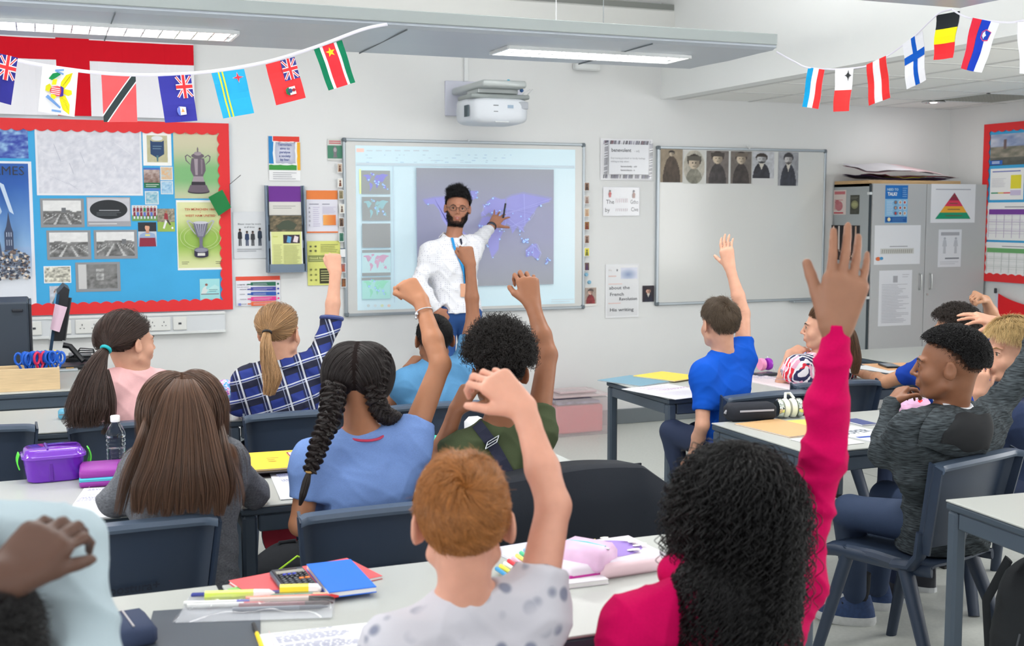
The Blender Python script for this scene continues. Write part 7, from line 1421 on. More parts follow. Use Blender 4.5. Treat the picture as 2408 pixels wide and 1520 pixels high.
def lock(path, n, r, spread=(1, 1), seed=0, k=24, wob=.0, rag=.22):
 """bundle of strands following a path; r = radii along it"""
 path = np.array(path, float); k0 = len(path); tt = np.linspace(0, k0-1, k)
 def cr(t):
  i = min(int(t), k0-2); f = t-i; p0, p1, p2, p3 = path[max(i-1, 0)], path[i], path[i+1], path[min(i+2, k0-1)]; return .5*(2*p1+(p2-p0)*f+(2*p0-5*p1+4*p2-p3)*f*f+(-p0+3*p1-3*p2+p3)*f**3)
 c = np.array([cr(t) for t in tt]); rr = np.interp(tt, np.arange(k0), r); t = np.gradient(c, axis=0); t /= np.linalg.norm(t, axis=1, keepdims=True); u = np.cross(t, np.array([0, 1., .02])); u /= np.linalg.norm(u, axis=1, keepdims=True); v = np.cross(t, u)
 a = RNG.random(n)*2*PI; q = np.sqrt(RNG.random(n)); x, y = q*np.cos(a)*spread[0], q*np.sin(a)*spread[1]
 P_ = c[None]+rr[None, :, None]*(x[:, None, None]*u[None]+y[:, None, None]*v[None])
 if wob: ph = RNG.random((n, 1))*6; s_ = np.linspace(0, 1, k)[None]; P_ = P_+wob*np.stack([np.sin(9*s_+ph)*s_, np.cos(7*s_+ph)*s_, 0*s_*ph], 2)
 te = 1-rag*RNG.random(n)**1.5; t = np.linspace(0, 1, k)[None]*te[:, None]*(k-1); i = np.minimum(t.astype(int), k-2); f = (t-i)[..., None]; j = np.arange(n)[:, None]; return P_[j, i]*(1-f)+P_[j, i+1]*f
# ================================================================= the people
def skin(name, col): return mat('skin_'+name, col, .48, spec=.4, noise=.05, nscale=30, bump=.05, bscale=400, sss=.12)
SK = dict(fair=skin('fair', (208, 158, 134)), rosy=skin('rosy', (208, 152, 130)), tan=skin('tan', (168, 116, 86)), pinkg=skin('pinkg', (142, 100, 78)), olive=skin('olive', (188, 140, 110)), brown=skin('brown', (134, 90, 66)), mid=skin('mid', (144, 96, 70)), dark=skin('dark', (84, 58, 47)), teach=skin('teach', (168, 116, 92)))
def limb(fd, pts, rad, k=.014):
 for i in range(len(pts)-1): fd.cap(pts[i], pts[i+1], rad[i], rad[i+1], k)
def person(label, hd, yaw, sk, shL, shR, armL, armR, shirt, s=1.0, pitch=0, roll=0, pel=None, legs='seated', trouser=None, slv=((.55, 0), (.55, 0)), vox=.0045, neckz=.0, fk=None, kneeyaw=0, wr=.0035, neck_open=1.0, fat=1.0, shirt_len=.0, ears=True, male=0, group='pupils sitting in class', hem=None, shoe=None, neckb=None, slack=1.0, extra=None):
 """hd, shoulders, elbows, wrists: photo pixel + depth row; returns what the hair builders need"""
 c = J(*hd); ya, pi_ = math.radians(yaw), math.radians(pitch); f = np.array([-math.sin(ya)*math.cos(pi_), math.cos(ya)*math.cos(pi_), math.sin(pi_)]); r0 = np.array([math.cos(ya), math.sin(ya), 0]); up = np.cross(r0, f)
 ro = math.radians(roll); up = up*math.cos(ro)+r0*math.sin(ro); R = rotm(f, up)
 SL, SR = J(*shL), J(*shR); mid = (SL+SR)/2; nb = neckb if neckb is not None else mid*.75+(c-R[:, 2]*.15*s)*.25; nb = np.array(nb); nb[2] = mid[2]+.045+neckz
 if pel is None: pel = (mid[0], mid[1]-.02)
 pz = .52 if legs == 'seated' else .93; pv = np.array([pel[0], pel[1], pz]); side = nrm((SR-SL)*np.array([1, 1, .3]))
 root = empty('person', (pel[0], pel[1], 0), 0, label, 'person', group)
 k_ = s*fat; pts = [c, nb, SL, SR]
 for a in (armL, armR):
  if a: pts += [J(*a['e']), J(*a['w']), J(*a['w'])+nrm(J(*a['tip'])-J(*a['w']))*.17]
 pts = np.array(pts); lo, hi = pts.min(0)-.15, pts.max(0)+.15; lo[2] = min(lo[2], mid[2]-.2)
 fd = Field(lo, hi, vox); head(fd, c, R, s, nb, ears=ears, male=male)
 fd.cap(SL, nb, .036*k_, .042*k_, .02); fd.cap(SR, nb, .036*k_, .042*k_, .02); fd.cone(nb-np.array([0, 0, .07]), mid*.7+pv*.3, (.085*k_, .04*k_), (.10*k_, .05*k_), side, .03)
 sf = Field(np.minimum(lo, pv-np.array([.24, .24, .12]))-.0, np.maximum(hi, pv+np.array([.24, .24, 0])), .006)
 # the garment
 tb = pv-np.array([0, 0, .06+shirt_len]); ch = mid-np.array([0, 0, .09]); wd = np.linalg.norm(SR-SL)/2
 sf.cone(ch, mid*.35+pv*.65, (max(.13, wd*.92)*k_*slack, .088*k_*slack), (.128*k_*slack, .088*k_*slack), side, .03); sf.cone(mid*.35+pv*.65, tb, (.130*k_*slack, .09*k_*slack), (.150*k_*slack, .115*k_*slack), side, .03)
 sf.cap(SL, SR, .048*k_, .048*k_, .03); sf.cone(nb-np.array([0, 0, .035]), ch, (.07*k_, .058*k_), (.12*k_, .085*k_), side, .03); sf.cap(SL, nb, .045*k_, .047*k_, .03); sf.cap(SR, nb, .045*k_, .047*k_, .03)
 hands = []; cuts = []
 for a, S, sv, th in ((armL, SL, slv[0], -1), (armR, SR, slv[1], 1)):
  if not a: continue
  E_, W_ = J(*a['e']), J(*a['w']); fd.cap(S, E_, .040*k_, .031*k_, .02); m_ = E_*.62+W_*.38; fd.cap(E_, m_, .031*k_, .031*k_, .012); fd.cap(m_, W_, .031*k_, .0205*k_, .012); Wf = W_
  fd.cone(E_*.15+W_*.85, W_, (.0235*k_, .0195*k_), (.0235*k_, .018*k_), np.cross(W_-E_, np.array(a.get('n', (0, 1, 0)), float)), .01)
  hand(fd, W_, J(*a['tip'])-W_, a.get('n', (.3, 1, 0)), L=a.get('L', .165), curl=a.get('curl', (50, 60, 40)), curls=a.get('curls'), spread=a.get('spread', 4), thumb=th, tcurl=a.get('tc', .5), r=a.get('r', 1), tang=a.get('ta'))
  if sv[0] > 0:
   q = S+(E_-S)*min(1, sv[0]); r1 = .040+(.031-.040)*min(1, sv[0]); ad = .013*slack if sv[1] == 0 else .011
   sf.cap(S, q, .047*k_, (r1+ad)*k_, .05); sf.cap(S-np.array([0, 0, .04]), S*.45+ch*.55-np.array([0, 0, .09]), .052*k_, .07*k_, .05)
   if sv[1] > 0:
    z = E_+(W_-E_)*sv[1]; sf.cap(E_, E_*.6+z*.4, .042*k_, .041*k_, .02); sf.cap(E_*.6+z*.4, z, .041*k_, .031*k_, .015)
    if a.get('cuff'): sf.cap(z-nrm(W_-E_)*.0, z+nrm(W_-E_)*.045, .0285*k_, .0265*k_, .004); z = z+nrm(W_-E_)*.05
    cuts.append((z, W_-E_, .027));
   else: cuts.append((q, E_-S, r1+.004))
  hands.append((W_, E_))
 for q, d, rr in cuts:     # open sleeve ends
  d = nrm(d); m = .10; sl, X, Y, Z = sf.sub(q-m, q+m); h = (X-q[0])*d[0]+(Y-q[1])*d[1]+(Z-q[2])*d[2]
  loc_ = np.maximum(sf.D[sl], h.astype(np.float32)); near = ((X-q[0])**2+(Y-q[1])**2+(Z-q[2])**2) < .078**2; sf.D[sl] = np.where(near, loc_, sf.D[sl])
 sf.ell(nb+np.array([0, 0, .060]), np.array([.062, .060, .056])*k_*neck_open, None, .008, '-')
 if extra: extra(sf)
 sf.plane(tb, (0, 0, -1))
 body = fd.mesh('body', SK[sk], root, 2)
 sh = sf.mesh('shirt', shirt, root, 2, disp=wrinkle(wr*1.7, 30, c[0]*7+c[1]))
 # legs
 tr = trouser or mat('denim_navy', (38, 50, 78), .8, bump=.2, bscale=500); fy = math.radians(kneeyaw); kf = np.array([-math.sin(fy), math.cos(fy), 0]); ks = np.array([math.cos(fy), math.sin(fy), 0])
 lf = Field(pv-np.array([.62, .62, .55 if legs == 'seated' else .95]), pv+np.array([.62, .62, .2]), .009 if legs != 'show' else .007); shoes = []
 fk = fk or {}
 for q in (-1, 1):
  if legs in ('seated',):
   hp = pv+ks*q*.075; kn = pv+ks*q*.10+kf*.40-np.array([0, 0, .0]); an = kn+kf*.04-np.array([0, 0, .42])
   if q in fk: kn, an = fk[q]
   kn, an = np.array(kn, float), np.array(an, float); lf.cap(hp, kn, .074*k_, .054*k_, .03); lf.cap(kn, an, .056*k_, .040*k_, .02)
  else:
   hp = pv+ks*q*.085; kn = hp-np.array([0, 0, .44])+kf*.01; an = kn-np.array([0, 0, .40]); lf.cap(hp, kn, .085, .062, .03); lf.cap(kn, an, .060, .050, .02)
  shoes.append(an)
 lf.cone(pv+ks*-.06, pv+ks*.06, (.09*k_, .10*k_), (.09*k_, .10*k_), (0, 0, 1), .03)
 lf.mesh('trousers', tr, root, 2)
 for an in shoes:
  if shoe is False: continue
  cs = shoe or (40, 42, 50); d = kf; mb = MB(); base = np.array([an[0], an[1], .0]); F = lambda x, y, z: tuple(base+ks*x+d*y+np.array([0, 0, z]))
  rings = []; n = 14
  for z, g, w_ in ((0.0, 0, 1), (.022, .004, 1.03), (.024, -.002, .98), (.05, -.006, .92), (.08, -.07, .62), (.105, -.10, .55)):
   for k in range(n):
    a = 2*PI*k/n; yy = math.sin(a); L_ = .145+g if yy > 0 else .075; rings.append(F(.043*w_*math.cos(a)*(1-.18*max(0, -yy)), .01+yy*L_, z))
  mb.add(rings, [(i*n+k, i*n+(k+1) % n, (i+1)*n+(k+1) % n, (i+1)*n+k) for i in range(5) for k in range(n)]+[tuple(range(n)), tuple(range(5*n, 6*n))])
  mb.build('shoe', mat('shoe_%d_%d' % cs[:2], cs, .5), root, smooth=50, world=True)
  sm = MB(); sm.add([F(.046*math.cos(2*PI*k/n), .01+math.sin(2*PI*k/n)*(.148 if math.sin(2*PI*k/n) > 0 else .079), z) for z in (-.0, .02) for k in range(n)], [(k, (k+1) % n, n+(k+1) % n, n+k) for k in range(n)]+[tuple(range(n)), tuple(range(n, 2*n))]); sm.build('sole', mat('sole_white', (205, 208, 210), .6), root, world=True)
 return dict(root=root, c=c, R=R, s=s, nb=nb, body=body, shirt=sh, side=side, mid=mid, pv=pv, hands=hands, SL=SL, SR=SR)
def tube_on(p, name, pts, r, col, flat=None, n=8, **k):
 return MB().tube(pts, r, n, flat=flat).build(name, mat(name+'_%d_%d_%d' % tuple(col), col, .5, **k), p, smooth=1, world=True)
def torus_on(p, name, c, axis, R_, r, col, **k):
 ax = nrm(axis); u = nrm(np.cross(ax, (.3, .2, .9))); v = np.cross(ax, u); Ru, Rv = R_ if hasattr(R_, '__len__') else (R_, R_); return tube_on(p, name, [c+u*Ru*math.cos(a)+v*Rv*math.sin(a) for a in np.linspace(0, 2*PI, 25)], r, col, **k)
FIST = [(62, 78, 40), (66, 80, 40), (68, 80, 40), (70, 80, 40)]
def heather(name, col, v=.12, sc=260, st=(1, 1, 6), bump=.15): return mat(name, col, .88, spec=.2, noise=v, nscale=sc, stretch=st, bump=bump, bscale=600)
# --- the girl with two braids
g = person('girl with two dark braids and lilac blue T-shirt, right arm raised with a silver bracelet', (845, 893, 3.3), -22, 'tan', (735, 1085, 3.28), (965, 1040, 3.30),
 dict(e=(706, 1235, 3.25), w=(755, 1195, 3.52), tip=(790, 1180, 3.7), n=(0, 0, -1), L=.15), dict(e=(1036, 858, 3.34), w=(990, 708, 3.46), tip=(938, 640, 3.52), n=(-.2, 1, -.35), L=.155, curls=FIST, r=1.04, tc=.95, ta=22),
 heather('tee_lilac_blue', (118, 148, 206)), s=1.0, slv=((.62, 0), (.30, 0)), kneeyaw=-16, pel=(.86, 3.32), vox=.0042)
SC = Scalp(g['c'], g['R'], 1.0, (-.75, -.1, .2, .5), 1.04); H = hair_mat('hair_black_brown', (40, 33, 32), .38); cap_ = SC.cap(H, g['root'])
d = SC.roots(5200); sidex = np.sign(d[:, 0]+1e-6); tgt = np.stack([sidex*.052, -.055+0*sidex, -.085+0*sidex], 1)
def braidflow(u, p, tgt=tgt): return (tgt-p)*12+np.stack([np.sign(tgt[:, 0])*.25*(u[:, 2] > .2), 0*u[:, 0], 0*u[:, 0]], 1)
dist = np.linalg.norm(tgt-d*SC.r, axis=1); strands('hair_strands', SC.grow(d, dist*1.08+.01, 12, braidflow, .005, jit=.06), .00045, H, cap_)
def braid(path, r, n, m, parent, period=.056, name='braid'):
 path = np.array(path, float); seg = np.linalg.norm(np.diff(path, axis=0), axis=1); L = np.concatenate([[0], np.cumsum(seg)]); k = int(L[-1]/.004); s_ = np.linspace(0, L[-1], k); C_ = np.stack([np.interp(s_, L, path[:, i]) for i in range(3)], 1)
 for _ in range(6): C_[1:-1] = (C_[:-2]+C_[2:])/2
 t = np.gradient(C_, axis=0); t /= np.linalg.norm(t, axis=1, keepdims=True); u = np.cross(t, np.array([0.1, 1, 0])); u /= np.linalg.norm(u, axis=1, keepdims=True); v = np.cross(t, u); rr = np.interp(s_, [0, L[-1]*.15, L[-1]*.8, L[-1]], [r*.9, r, r*.72, r*.55])
 allp = []
 for j in range(3):
  ph = 2*PI*(s_/period)+j*2*PI/3; X = np.sin(ph)*rr*.85; Y_ = np.sin(2*ph)*rr*.42; core = C_+u*X[:, None]+v*Y_[:, None]; mb = MB(); mb.tube(core[::2], list((rr*.56)[::2]), 7); mb.build('braid_lobe', m, parent, smooth=1, world=True)
  for _ in range(n):
   a = RNG.random()*2*PI; q = .52+.22*RNG.random(); tw = s_/period*2; allp.append(core+u*(rr*q*np.cos(a+tw))[:, None]+v*(rr*q*np.sin(a+tw))[:, None])
 strands('braid_strands', np.array(allp), .0006, m, parent, taper=.9)
braid([J(785, 905, 3.22), J(781, 960, 3.19), J(770, 1000, 3.18), J(752, 1040, 3.17), J(738, 1085, 3.16), J(728, 1110, 3.16)], .025, 70, H, cap_)
braid([J(893, 830, 3.25), J(890, 870, 3.21), J(880, 910, 3.20), J(885, 950, 3.21), J(905, 978, 3.25), J(935, 985, 3.32)], .024, 70, H, cap_)
strands('braid_end', lock([J(726, 1112, 3.16), J(720, 1135, 3.155), J(712, 1165, 3.15), J(705, 1190, 3.15)], 260, [.006, .011, .010, .003]), .0006, H, cap_)
torus_on(g['root'], 'hair_tie', J(727, 1110, 3.16), (.2, 0, 1), .0075, .0035, (190, 150, 90)); W_, E_ = g['hands'][1]; q = W_*.82+E_*.18
torus_on(g['root'], 'bracelet', q, W_-E_, (.030, .027), .0018, (205, 208, 214), metal=.9); MB().ball(q+np.array([-.028, -.012, -.004]), .007, 10, 8).ball(q+np.array([-.03, -.012, -.016]), .005, 8, 6).build('charm', mat('silver', (205, 208, 214), .2, metal=1), g['root'], smooth=1, world=True)
torus_on(g['root'], 'collar_band', g['nb']+np.array([0, -.01, .012]), (0, -.25, 1), (.062, .056), .004, (196, 56, 90))
# --- the girl with long brown hair
g = person('girl with long straight brown hair and grey cardigan leaning on the table', (430, 968, 3.34), -7, 'fair', (338, 1098, 3.30), (528, 1080, 3.30),
 dict(e=(268, 1180, 3.36), w=(345, 1165, 3.64), tip=(400, 1150, 3.75), n=(0, 0, -1), L=.15), dict(e=(598, 1160, 3.42), w=(550, 1148, 3.68), tip=(520, 1140, 3.8), n=(0, 0, -1), L=.15),
 heather('cardigan_grey', (104, 106, 112), .3, 160, (1, 1, 2), .35), slv=((1, .85), (1, .85)), pel=(.34, 3.30), shirt_len=.0, vox=.006, slack=1.08)
SC = Scalp(g['c'], g['R'], 1.0, (-.75, -.5, .25, .55), 1.02); H = hair_mat('hair_long_brown', (84, 60, 46), .36, var=.55); cap_ = SC.cap(H, g['root']); d = SC.roots(7000)
col = [(g['mid']+np.array([0, -.02, -.10]), np.array([.165, .125, .20])), (g['SL']+np.array([0, 0, -.01]), np.array([.07, .075, .07])), (g['SR']+np.array([0, 0, -.01]), np.array([.07, .075, .07])), (g['mid']+np.array([0, -.01, -.3]), np.array([.15, .12, .25]))]
# parted in the middle, falling down the back
def longflow(u, p): return np.stack([np.sign(u[:, 0])*.55*np.clip(u[:, 2], 0, 1)+np.clip(-p[:, 2]-.06, 0, .3)*-.2*np.sign(u[:, 0]), -.45*np.clip(u[:, 2]+.1, 0, 1)-.9*np.clip(u[:, 1], 0, 1), -1+0*u[:, 0]], 1)
top = np.clip(d[:, 2], -1, 1); strands('hair_strands', SC.grow(d, .33+.10*top+.05*RNG.random(len(d)), 26, longflow, .004+.008*RNG.random(len(d)), col=col, jit=.05, gravity=.9), .0006, H, cap_, taper=.5)
strands('hair_sheet', np.concatenate([lock([J(432+dx*.5, 893, 3.245), J(432+dx*.9, 930, 3.215), J(432+dx*1.3, 990, 3.19), J(428+dx*1.9, 1090, 3.14), J(424+dx*2.4, 1150, 3.13), J(420+dx*2.5, 1212+8*math.sin(dx), 3.13)], 420, [.004, .014, .026, .030, .028, .012], (1, .4)) for dx in (-38, -25, -12, 0, 12, 25, 38)]), .0006, H, cap_, taper=.5)
strands('hair_wisps', np.concatenate([lock([J(352, 960, 3.3), J(330, 1040, 3.2), J(300, 1120, 3.18), J(280, 1210, 3.2)], 160, [.006, .014, .02, .014]), lock([J(512, 980, 3.28), J(528, 1060, 3.18), J(540, 1130, 3.16), J(530, 1190, 3.16)], 260, [.01, .016, .02, .012])]), .0006, H, cap_)
# --- the girl in the pink top
g = person('girl in a pale pink top with brown ponytail in a teal tie, looking right', (305, 808, 4.85), -62, 'fair', (262, 905, 4.80), (378, 905, 4.93),
 dict(e=(245, 985, 4.95), w=(290, 975, 5.15), tip=(330, 970, 5.25), n=(0, 0, -1), L=.15), dict(e=(400, 965, 5.0), w=(370, 960, 5.2), tip=(340, 958, 5.3), n=(0, 0, -1), L=.15),
 heather('top_pale_pink', (236, 186, 188), .04, 120), s=1.02, pel=(.36, 4.84), slv=((1, .9), (1, .9)), vox=.005, wr=.003, trouser=mat('denim_blue', (54, 78, 120), .8))
face_parts(g['root'], g['c'], g['R'], 1.02)
def pony(g, hl, n, tie, tail, radii, H, tiecol, nt=900, rtie=.012, tier=.005, s=1.0, wob=.01, jit=.05, name='hair'):
 SC = Scalp(g['c'], g['R'], s, hl, 1.045); cap_ = SC.cap(H, g['root']); d = SC.roots(n); T = (tie-SC.c)@SC.R
 dist = np.linalg.norm(T[None]-d*SC.r, axis=1); ang = np.arccos(np.clip((d*SC.r)@T/np.linalg.norm(d*SC.r, axis=1)/np.linalg.norm(T), -1, 1)); ln = np.maximum(dist, ang*.088)*1.03
 def fl(u, p): q = T[None]-p; return q/np.linalg.norm(q, axis=1, keepdims=True)*2
 p = SC.grow(d, ln, 16, fl, .0045, jit=jit); strands('hair_strands', p, .00045, H, cap_, taper=.8)
 strands('ponytail', lock([tie]+tail, nt, radii, (1, .6), wob=wob, k=26), .00062, H, cap_, taper=.55); torus_on(g['root'], 'hair_tie', tie, tail[0]-tie, rtie, tier, tiecol); return SC, cap_
H = hair_mat('hair_dark_brown', (60, 44, 38), .36, var=.5)
SC, cap_ = pony(g, (-.80, -.62, .0, .35), 5200, J(249, 822, 4.72), [J(232, 850, 4.68), J(215, 900, 4.64), J(205, 960, 4.62), J(205, 1005, 4.62)], [.013, .032, .055, .075, .055], H, (30, 170, 180), 1900, .017, .0065, 1.02, .012)
strands('hair_wisps', np.concatenate([lock([J(236, 860, 4.66), J(200, 930, 4.62), J(165, 985, 4.62), J(150, 1000, 4.62)], 160, [.01, .03, .03, .02]), lock([J(250, 870, 4.66), J(262, 940, 4.64), J(258, 990, 4.64), J(240, 1022, 4.64)], 200, [.01, .02, .02, .006])]), .0006, H, cap_)
# --- the girl in the checked shirt
def plaid():
 m = mat('plaid', (36, 46, 110), .85); nt = m.node_tree; b = nt.nodes['Principled BSDF']; tc = nt.nodes.new('ShaderNodeTexCoord'); mp = nt.nodes.new('ShaderNodeMapping'); mp.inputs['Rotation'].default_value = (.1, .25, .15); nt.links.new(tc.outputs['Object'], mp.inputs[0]); sx = nt.nodes.new('ShaderNodeSeparateXYZ'); nt.links.new(mp.outputs[0], sx.inputs[0])
 def N(op, a, b_=None):
  n = nt.nodes.new('ShaderNodeMath'); n.operation = op
  for i, v in enumerate((a, b_)):
   if v is None: continue
   if isinstance(v, (int, float)): n.inputs[i].default_value = v
   else: nt.links.new(v, n.inputs[i])
  return n.outputs[0]
 def band(s_, per, off, w_): return N('LESS_THAN', N('FRACT', N('ADD', N('DIVIDE', s_, per), off)), w_)
 def mix(a, c, f):
  n = nt.nodes.new('ShaderNodeMix'); n.data_type = 'RGBA'; nt.links.new(f, n.inputs[0])
  if isinstance(a, tuple): n.inputs[6].default_value = (*a, 1)
  else: nt.links.new(a, n.inputs[6])
  n.inputs[7].default_value = (*lin(c), 1); return n.outputs[2]
 c = lin((34, 52, 128)); c = mix(c, (22, 26, 52), band(sx.outputs[2], .075, .1, .42)); c = mix(c, (20, 24, 48), N('MULTIPLY', band(sx.outputs[0], .085, .3, .4), .75))
 for ax, per, off, w_, cc, f in ((2, .075, .62, .07, (200, 206, 216), .85), (2, .075, .74, .05, (160, 168, 190), .8), (0, .085, .05, .09, (206, 210, 220), .85), (0, .085, .2, .04, (150, 160, 190), .8), (2, .15, .3, .02, (190, 196, 210), .7)): c = mix(c, cc, N('MULTIPLY', band(sx.outputs[ax], per, off, w_), f))
 nt.links.new(c, b.inputs[0]); return m
g = person('girl in a blue checked shirt with blonde ponytail and right arm raised', (659, 786, 4.85), -36, 'fair', (583, 893, 4.82), (737, 862, 4.88),
 dict(e=(562, 955, 4.85), w=(600, 965, 5.1), tip=(650, 960, 5.2), n=(0, 0, -1), L=.15), dict(e=(779, 760, 4.98), w=(789, 640, 5.02), tip=(781, 585, 5.05), n=(.1, 1, -.1), L=.155, curls=FIST, r=.95, tc=.95, ta=22),
 plaid(), pel=(.93, 4.83), slv=((1, .9), (1, .12)), vox=.0048, wr=.004, slack=1.12, pitch=0)
face_parts(g['root'], g['c'], g['R'], 1, brow=(140, 110, 80))
H = hair_mat('hair_dark_blonde', (166, 130, 92), .36, var=.4)
SC, cap_ = pony(g, (-.72, -.42, .1, .42), 4600, J(628, 782, 4.70), [J(626, 810, 4.67), J(632, 850, 4.66), J(640, 890, 4.65), J(632, 930, 4.65)], [.014, .022, .030, .034, .016], H, (30, 28, 30), 1300, .015, .005)
W_, E_ = g['hands'][1]; q = E_; torus_on(g['root'], 'rolled_cuff', q+nrm(W_-E_)*.02, W_-E_, .043, .010, (56, 70, 126))
sf = MB().sheet(lambda u, v: g['nb']+np.array([.062*math.cos(2*PI*u), .055*math.sin(2*PI*u), .022-.035*v])*np.array([1+.28*v, 1+.28*v, 1]), 28, 4, .003).build('shirt_collar', MATS['plaid'], g['root'], smooth=1, world=True)
# feet of the same girl tucked back, soles to the camera
for i, (u, v) in enumerate(((638, 1262), (676, 1262))):
 q = J(u, v, 5.1); e_ = MB(); n = 18; oval_ = [(.038*math.cos(a)*(1-.12*math.sin(a)), .105*math.sin(a)) for a in np.linspace(0, 2*PI, n+1)[:-1]]
 for dy, sc_ in ((0, 1), (.018, 1.04), (.02, .96), (.05, .85)): e_.v += [tuple(q+np.array([x*sc_, dy+y*.6, y*sc_*.62])) for x, y in oval_]
 e_.n = len(e_.v); e_.f = [tuple(range(n))]+[(r*n+k, r*n+(k+1) % n, (r+1)*n+(k+1) % n, (r+1)*n+k) for r in range(3) for k in range(n)]+[tuple(range(3*n, 4*n))]; e_.mi = [1]+[0]*(3*n)+[0]
 e_.build('red_soled_shoe', [mat('canvas_grey', (92, 96, 108), .8), mat('sole_red', (176, 48, 66), .6)], g['root'], world=True, fix=False)
# --- the boy in the sky blue T-shirt
g = person('boy with short black hair and sky blue T-shirt, right fist raised, chin on left hand', (1021, 800, 4.85), -8, 'mid', (955, 898, 4.83), (1088, 868, 4.87),
 dict(e=(925, 945, 4.95), w=(958, 868, 4.98), tip=(985, 838, 5.0), n=(.8, .3, 0), L=.15, curl=(40, 50, 30)), dict(e=(1112, 748, 4.95), w=(1106, 622, 4.98), tip=(1092, 575, 5.0), n=(0, 1, -.2), L=.155, curls=FIST, r=1.0, tc=.95, ta=22),
 heather('tee_sky', (90, 144, 188), .08), pel=(1.5, 4.83), slv=((.6, 0), (.62, 0)), vox=.0048, s=.98)
def short_hair(g, H, hl, n, L, flow, lift, rad=.0005, s=1.0, grow=1.05, jit=.25, surf=.8, capoff=1.01, steps=8, gravity=.2, curl=None, taper=.3, tuft=.12):
 SC = Scalp(g['c'], g['R'], s, hl, grow); cap_ = SC.cap(H, g['root'], off=capoff); d = SC.roots(n); p = SC.grow(d, L(d) if callable(L) else L, steps, flow, lift(d) if callable(lift) else lift, jit=jit, surf=surf, gravity=gravity, tuft=tuft)
 if curl: p = curlify(resample(p, 22), curl[0], curl[1])
 strands('hair_strands', p, rad, H, cap_, taper=taper); return SC, cap_
whorl = np.array([.02, -.75, .62])
def crown(c=whorl, k=1.0, tw=.35):
 def fl(u, p): q = u-c*1.0; q = q/(np.linalg.norm(q, axis=1, keepdims=True)+1e-6); t = np.cross(c/np.linalg.norm(c), q); return q*k+t*tw
 return fl
BK = hair_mat('hair_black', (17, 16, 18), .42, .35)
short_hair(g, BK, (-.7, -.02, .25, .5), 6000, .022, crown(), .005, s=.98, grow=1.03)
# --- the boy with the afro
g = person('boy with tall black curly hair, olive T-shirt and dark shoulder strap, right arm raised', (1172, 880, 3.33), -6, 'mid', (1085, 1062, 3.32), (1262, 1010, 3.34),
 dict(e=(1028, 1095, 3.38), w=(1072, 965, 3.36), tip=(1112, 900, 3.34), n=(.9, .3, -.1), L=.155, curl=(30, 40, 20), spread=6), dict(e=(1288, 835, 3.42), w=(1252, 715, 3.50), tip=(1236, 640, 3.54), n=(.1, 1, -.15), L=.17, curl=(35, 75, 45), spread=5, tc=.8),
 heather('tee_olive', (70, 80, 56), .08), pel=(1.33, 3.33), slv=((.55, 0), (.30, 0)), vox=.0043, male=0, neck_open=1.05)
Hc = hair_mat('hair_afro', (24, 20, 19), .45, .35, var=.4)
SC = Scalp(g['c'], g['R'], 1.0, (-.60, -.1, .35, .6), 1.03); cap_ = SC.cap(BK, g['root']); d = SC.roots(3000); strands('hair_fade', SC.grow(d, .008, 3, crown(), .004, jit=.5), .0006, BK, cap_)
SC2 = Scalp(g['c'], g['R'], 1.0, (.10, .18, .25, .45), 1.05); d = SC2.roots(3300); L = .022+.02*RNG.random(len(d))+.045*np.clip(d[:, 2], 0, 1)
p = SC2.grow(d, L, 8, lambda u, p: u*1.0+np.array([0, 0, .25]), .02, jit=.55, surf=0, gravity=-.0); strands('hair_curls', curlify(resample(p, 34), .0052, 3.6, grow_in=.15), .0008, Hc, cap_, taper=.6)
def strap(g, pts, w_=.022, col=(30, 34, 56), name='shoulder_strap'):
 pts = np.array(pts); k = len(pts); t = np.gradient(pts, axis=0); mb = MB(); c0 = g['mid']+np.array([0, 0, -.15]); prof = []
 for i in range(k):
  n_ = nrm(pts[i]-c0-np.array([0, 0, (pts[i]-c0)[2]*.6])); s_ = nrm(np.cross(t[i], n_)); prof += [pts[i]+s_*w_/2+n_*.003, pts[i]-s_*w_/2+n_*.003, pts[i]-s_*w_/2-n_*.002, pts[i]+s_*w_/2-n_*.002]
 mb.add(prof, [(i*4+a, i*4+(a+1) % 4, (i+1)*4+(a+1) % 4, (i+1)*4+a) for i in range(k-1) for a in range(4)]+[(0, 1, 2, 3), tuple(4*(k-1)+a for a in range(4))]); return mb.build(name, mat('strap_%d' % col[0], col, .8, bump=.3, bscale=700), g['root'], world=True)
def shirt_hit(g, u, v, Y0=None, off=.004):
 """surface of the garment under a photo pixel"""
 me = g['shirt'].data; V = np.empty(len(me.vertices)*3, np.float32); me.vertices.foreach_get('co', V); V = V.reshape(-1, 3); o = np.array([0, 0, CAMH]); d = nrm(P(u, v, Y=1)-o); q = V-o; t = q@d; dist = np.linalg.norm(q-t[:, None]*d, axis=1); i = np.where(dist < .012)[0]
 return o+d*(t[i].min()-off) if len(i) else P(u, v, Y=g['mid'][1]-.1)
def strap_px(g, pix, **k): return strap(g, [shirt_hit(g, *q) for q in pix], **k)
strap_px(g, [(1122, 998), (1135, 1015), (1150, 1035), (1165, 1058), (1180, 1085), (1195, 1112), (1210, 1142)], w_=.034); strap_px(g, [(1240, 1045), (1243, 1075), (1248, 1110), (1250, 1145)], w_=.03)
q = shirt_hit(g, 1157, 1042, off=.009); mb = MB()
for a, b in (((-.02, -.008), (.02, -.008)), ((.02, -.008), (.02, .012)), ((.02, .012), (-.02, .012)), ((-.02, .012), (-.02, -.008)), ((-.02, .002), (.02, .002))): A_ = lambda x: q+np.array([x[0]*.9+x[1]*.35, -.0, x[1]+x[0]*.45]); mb.tube([A_(a), A_(b)], .0018, 6)
mb.build('buckle', MATS['silver'], g['root'], smooth=1, world=True)
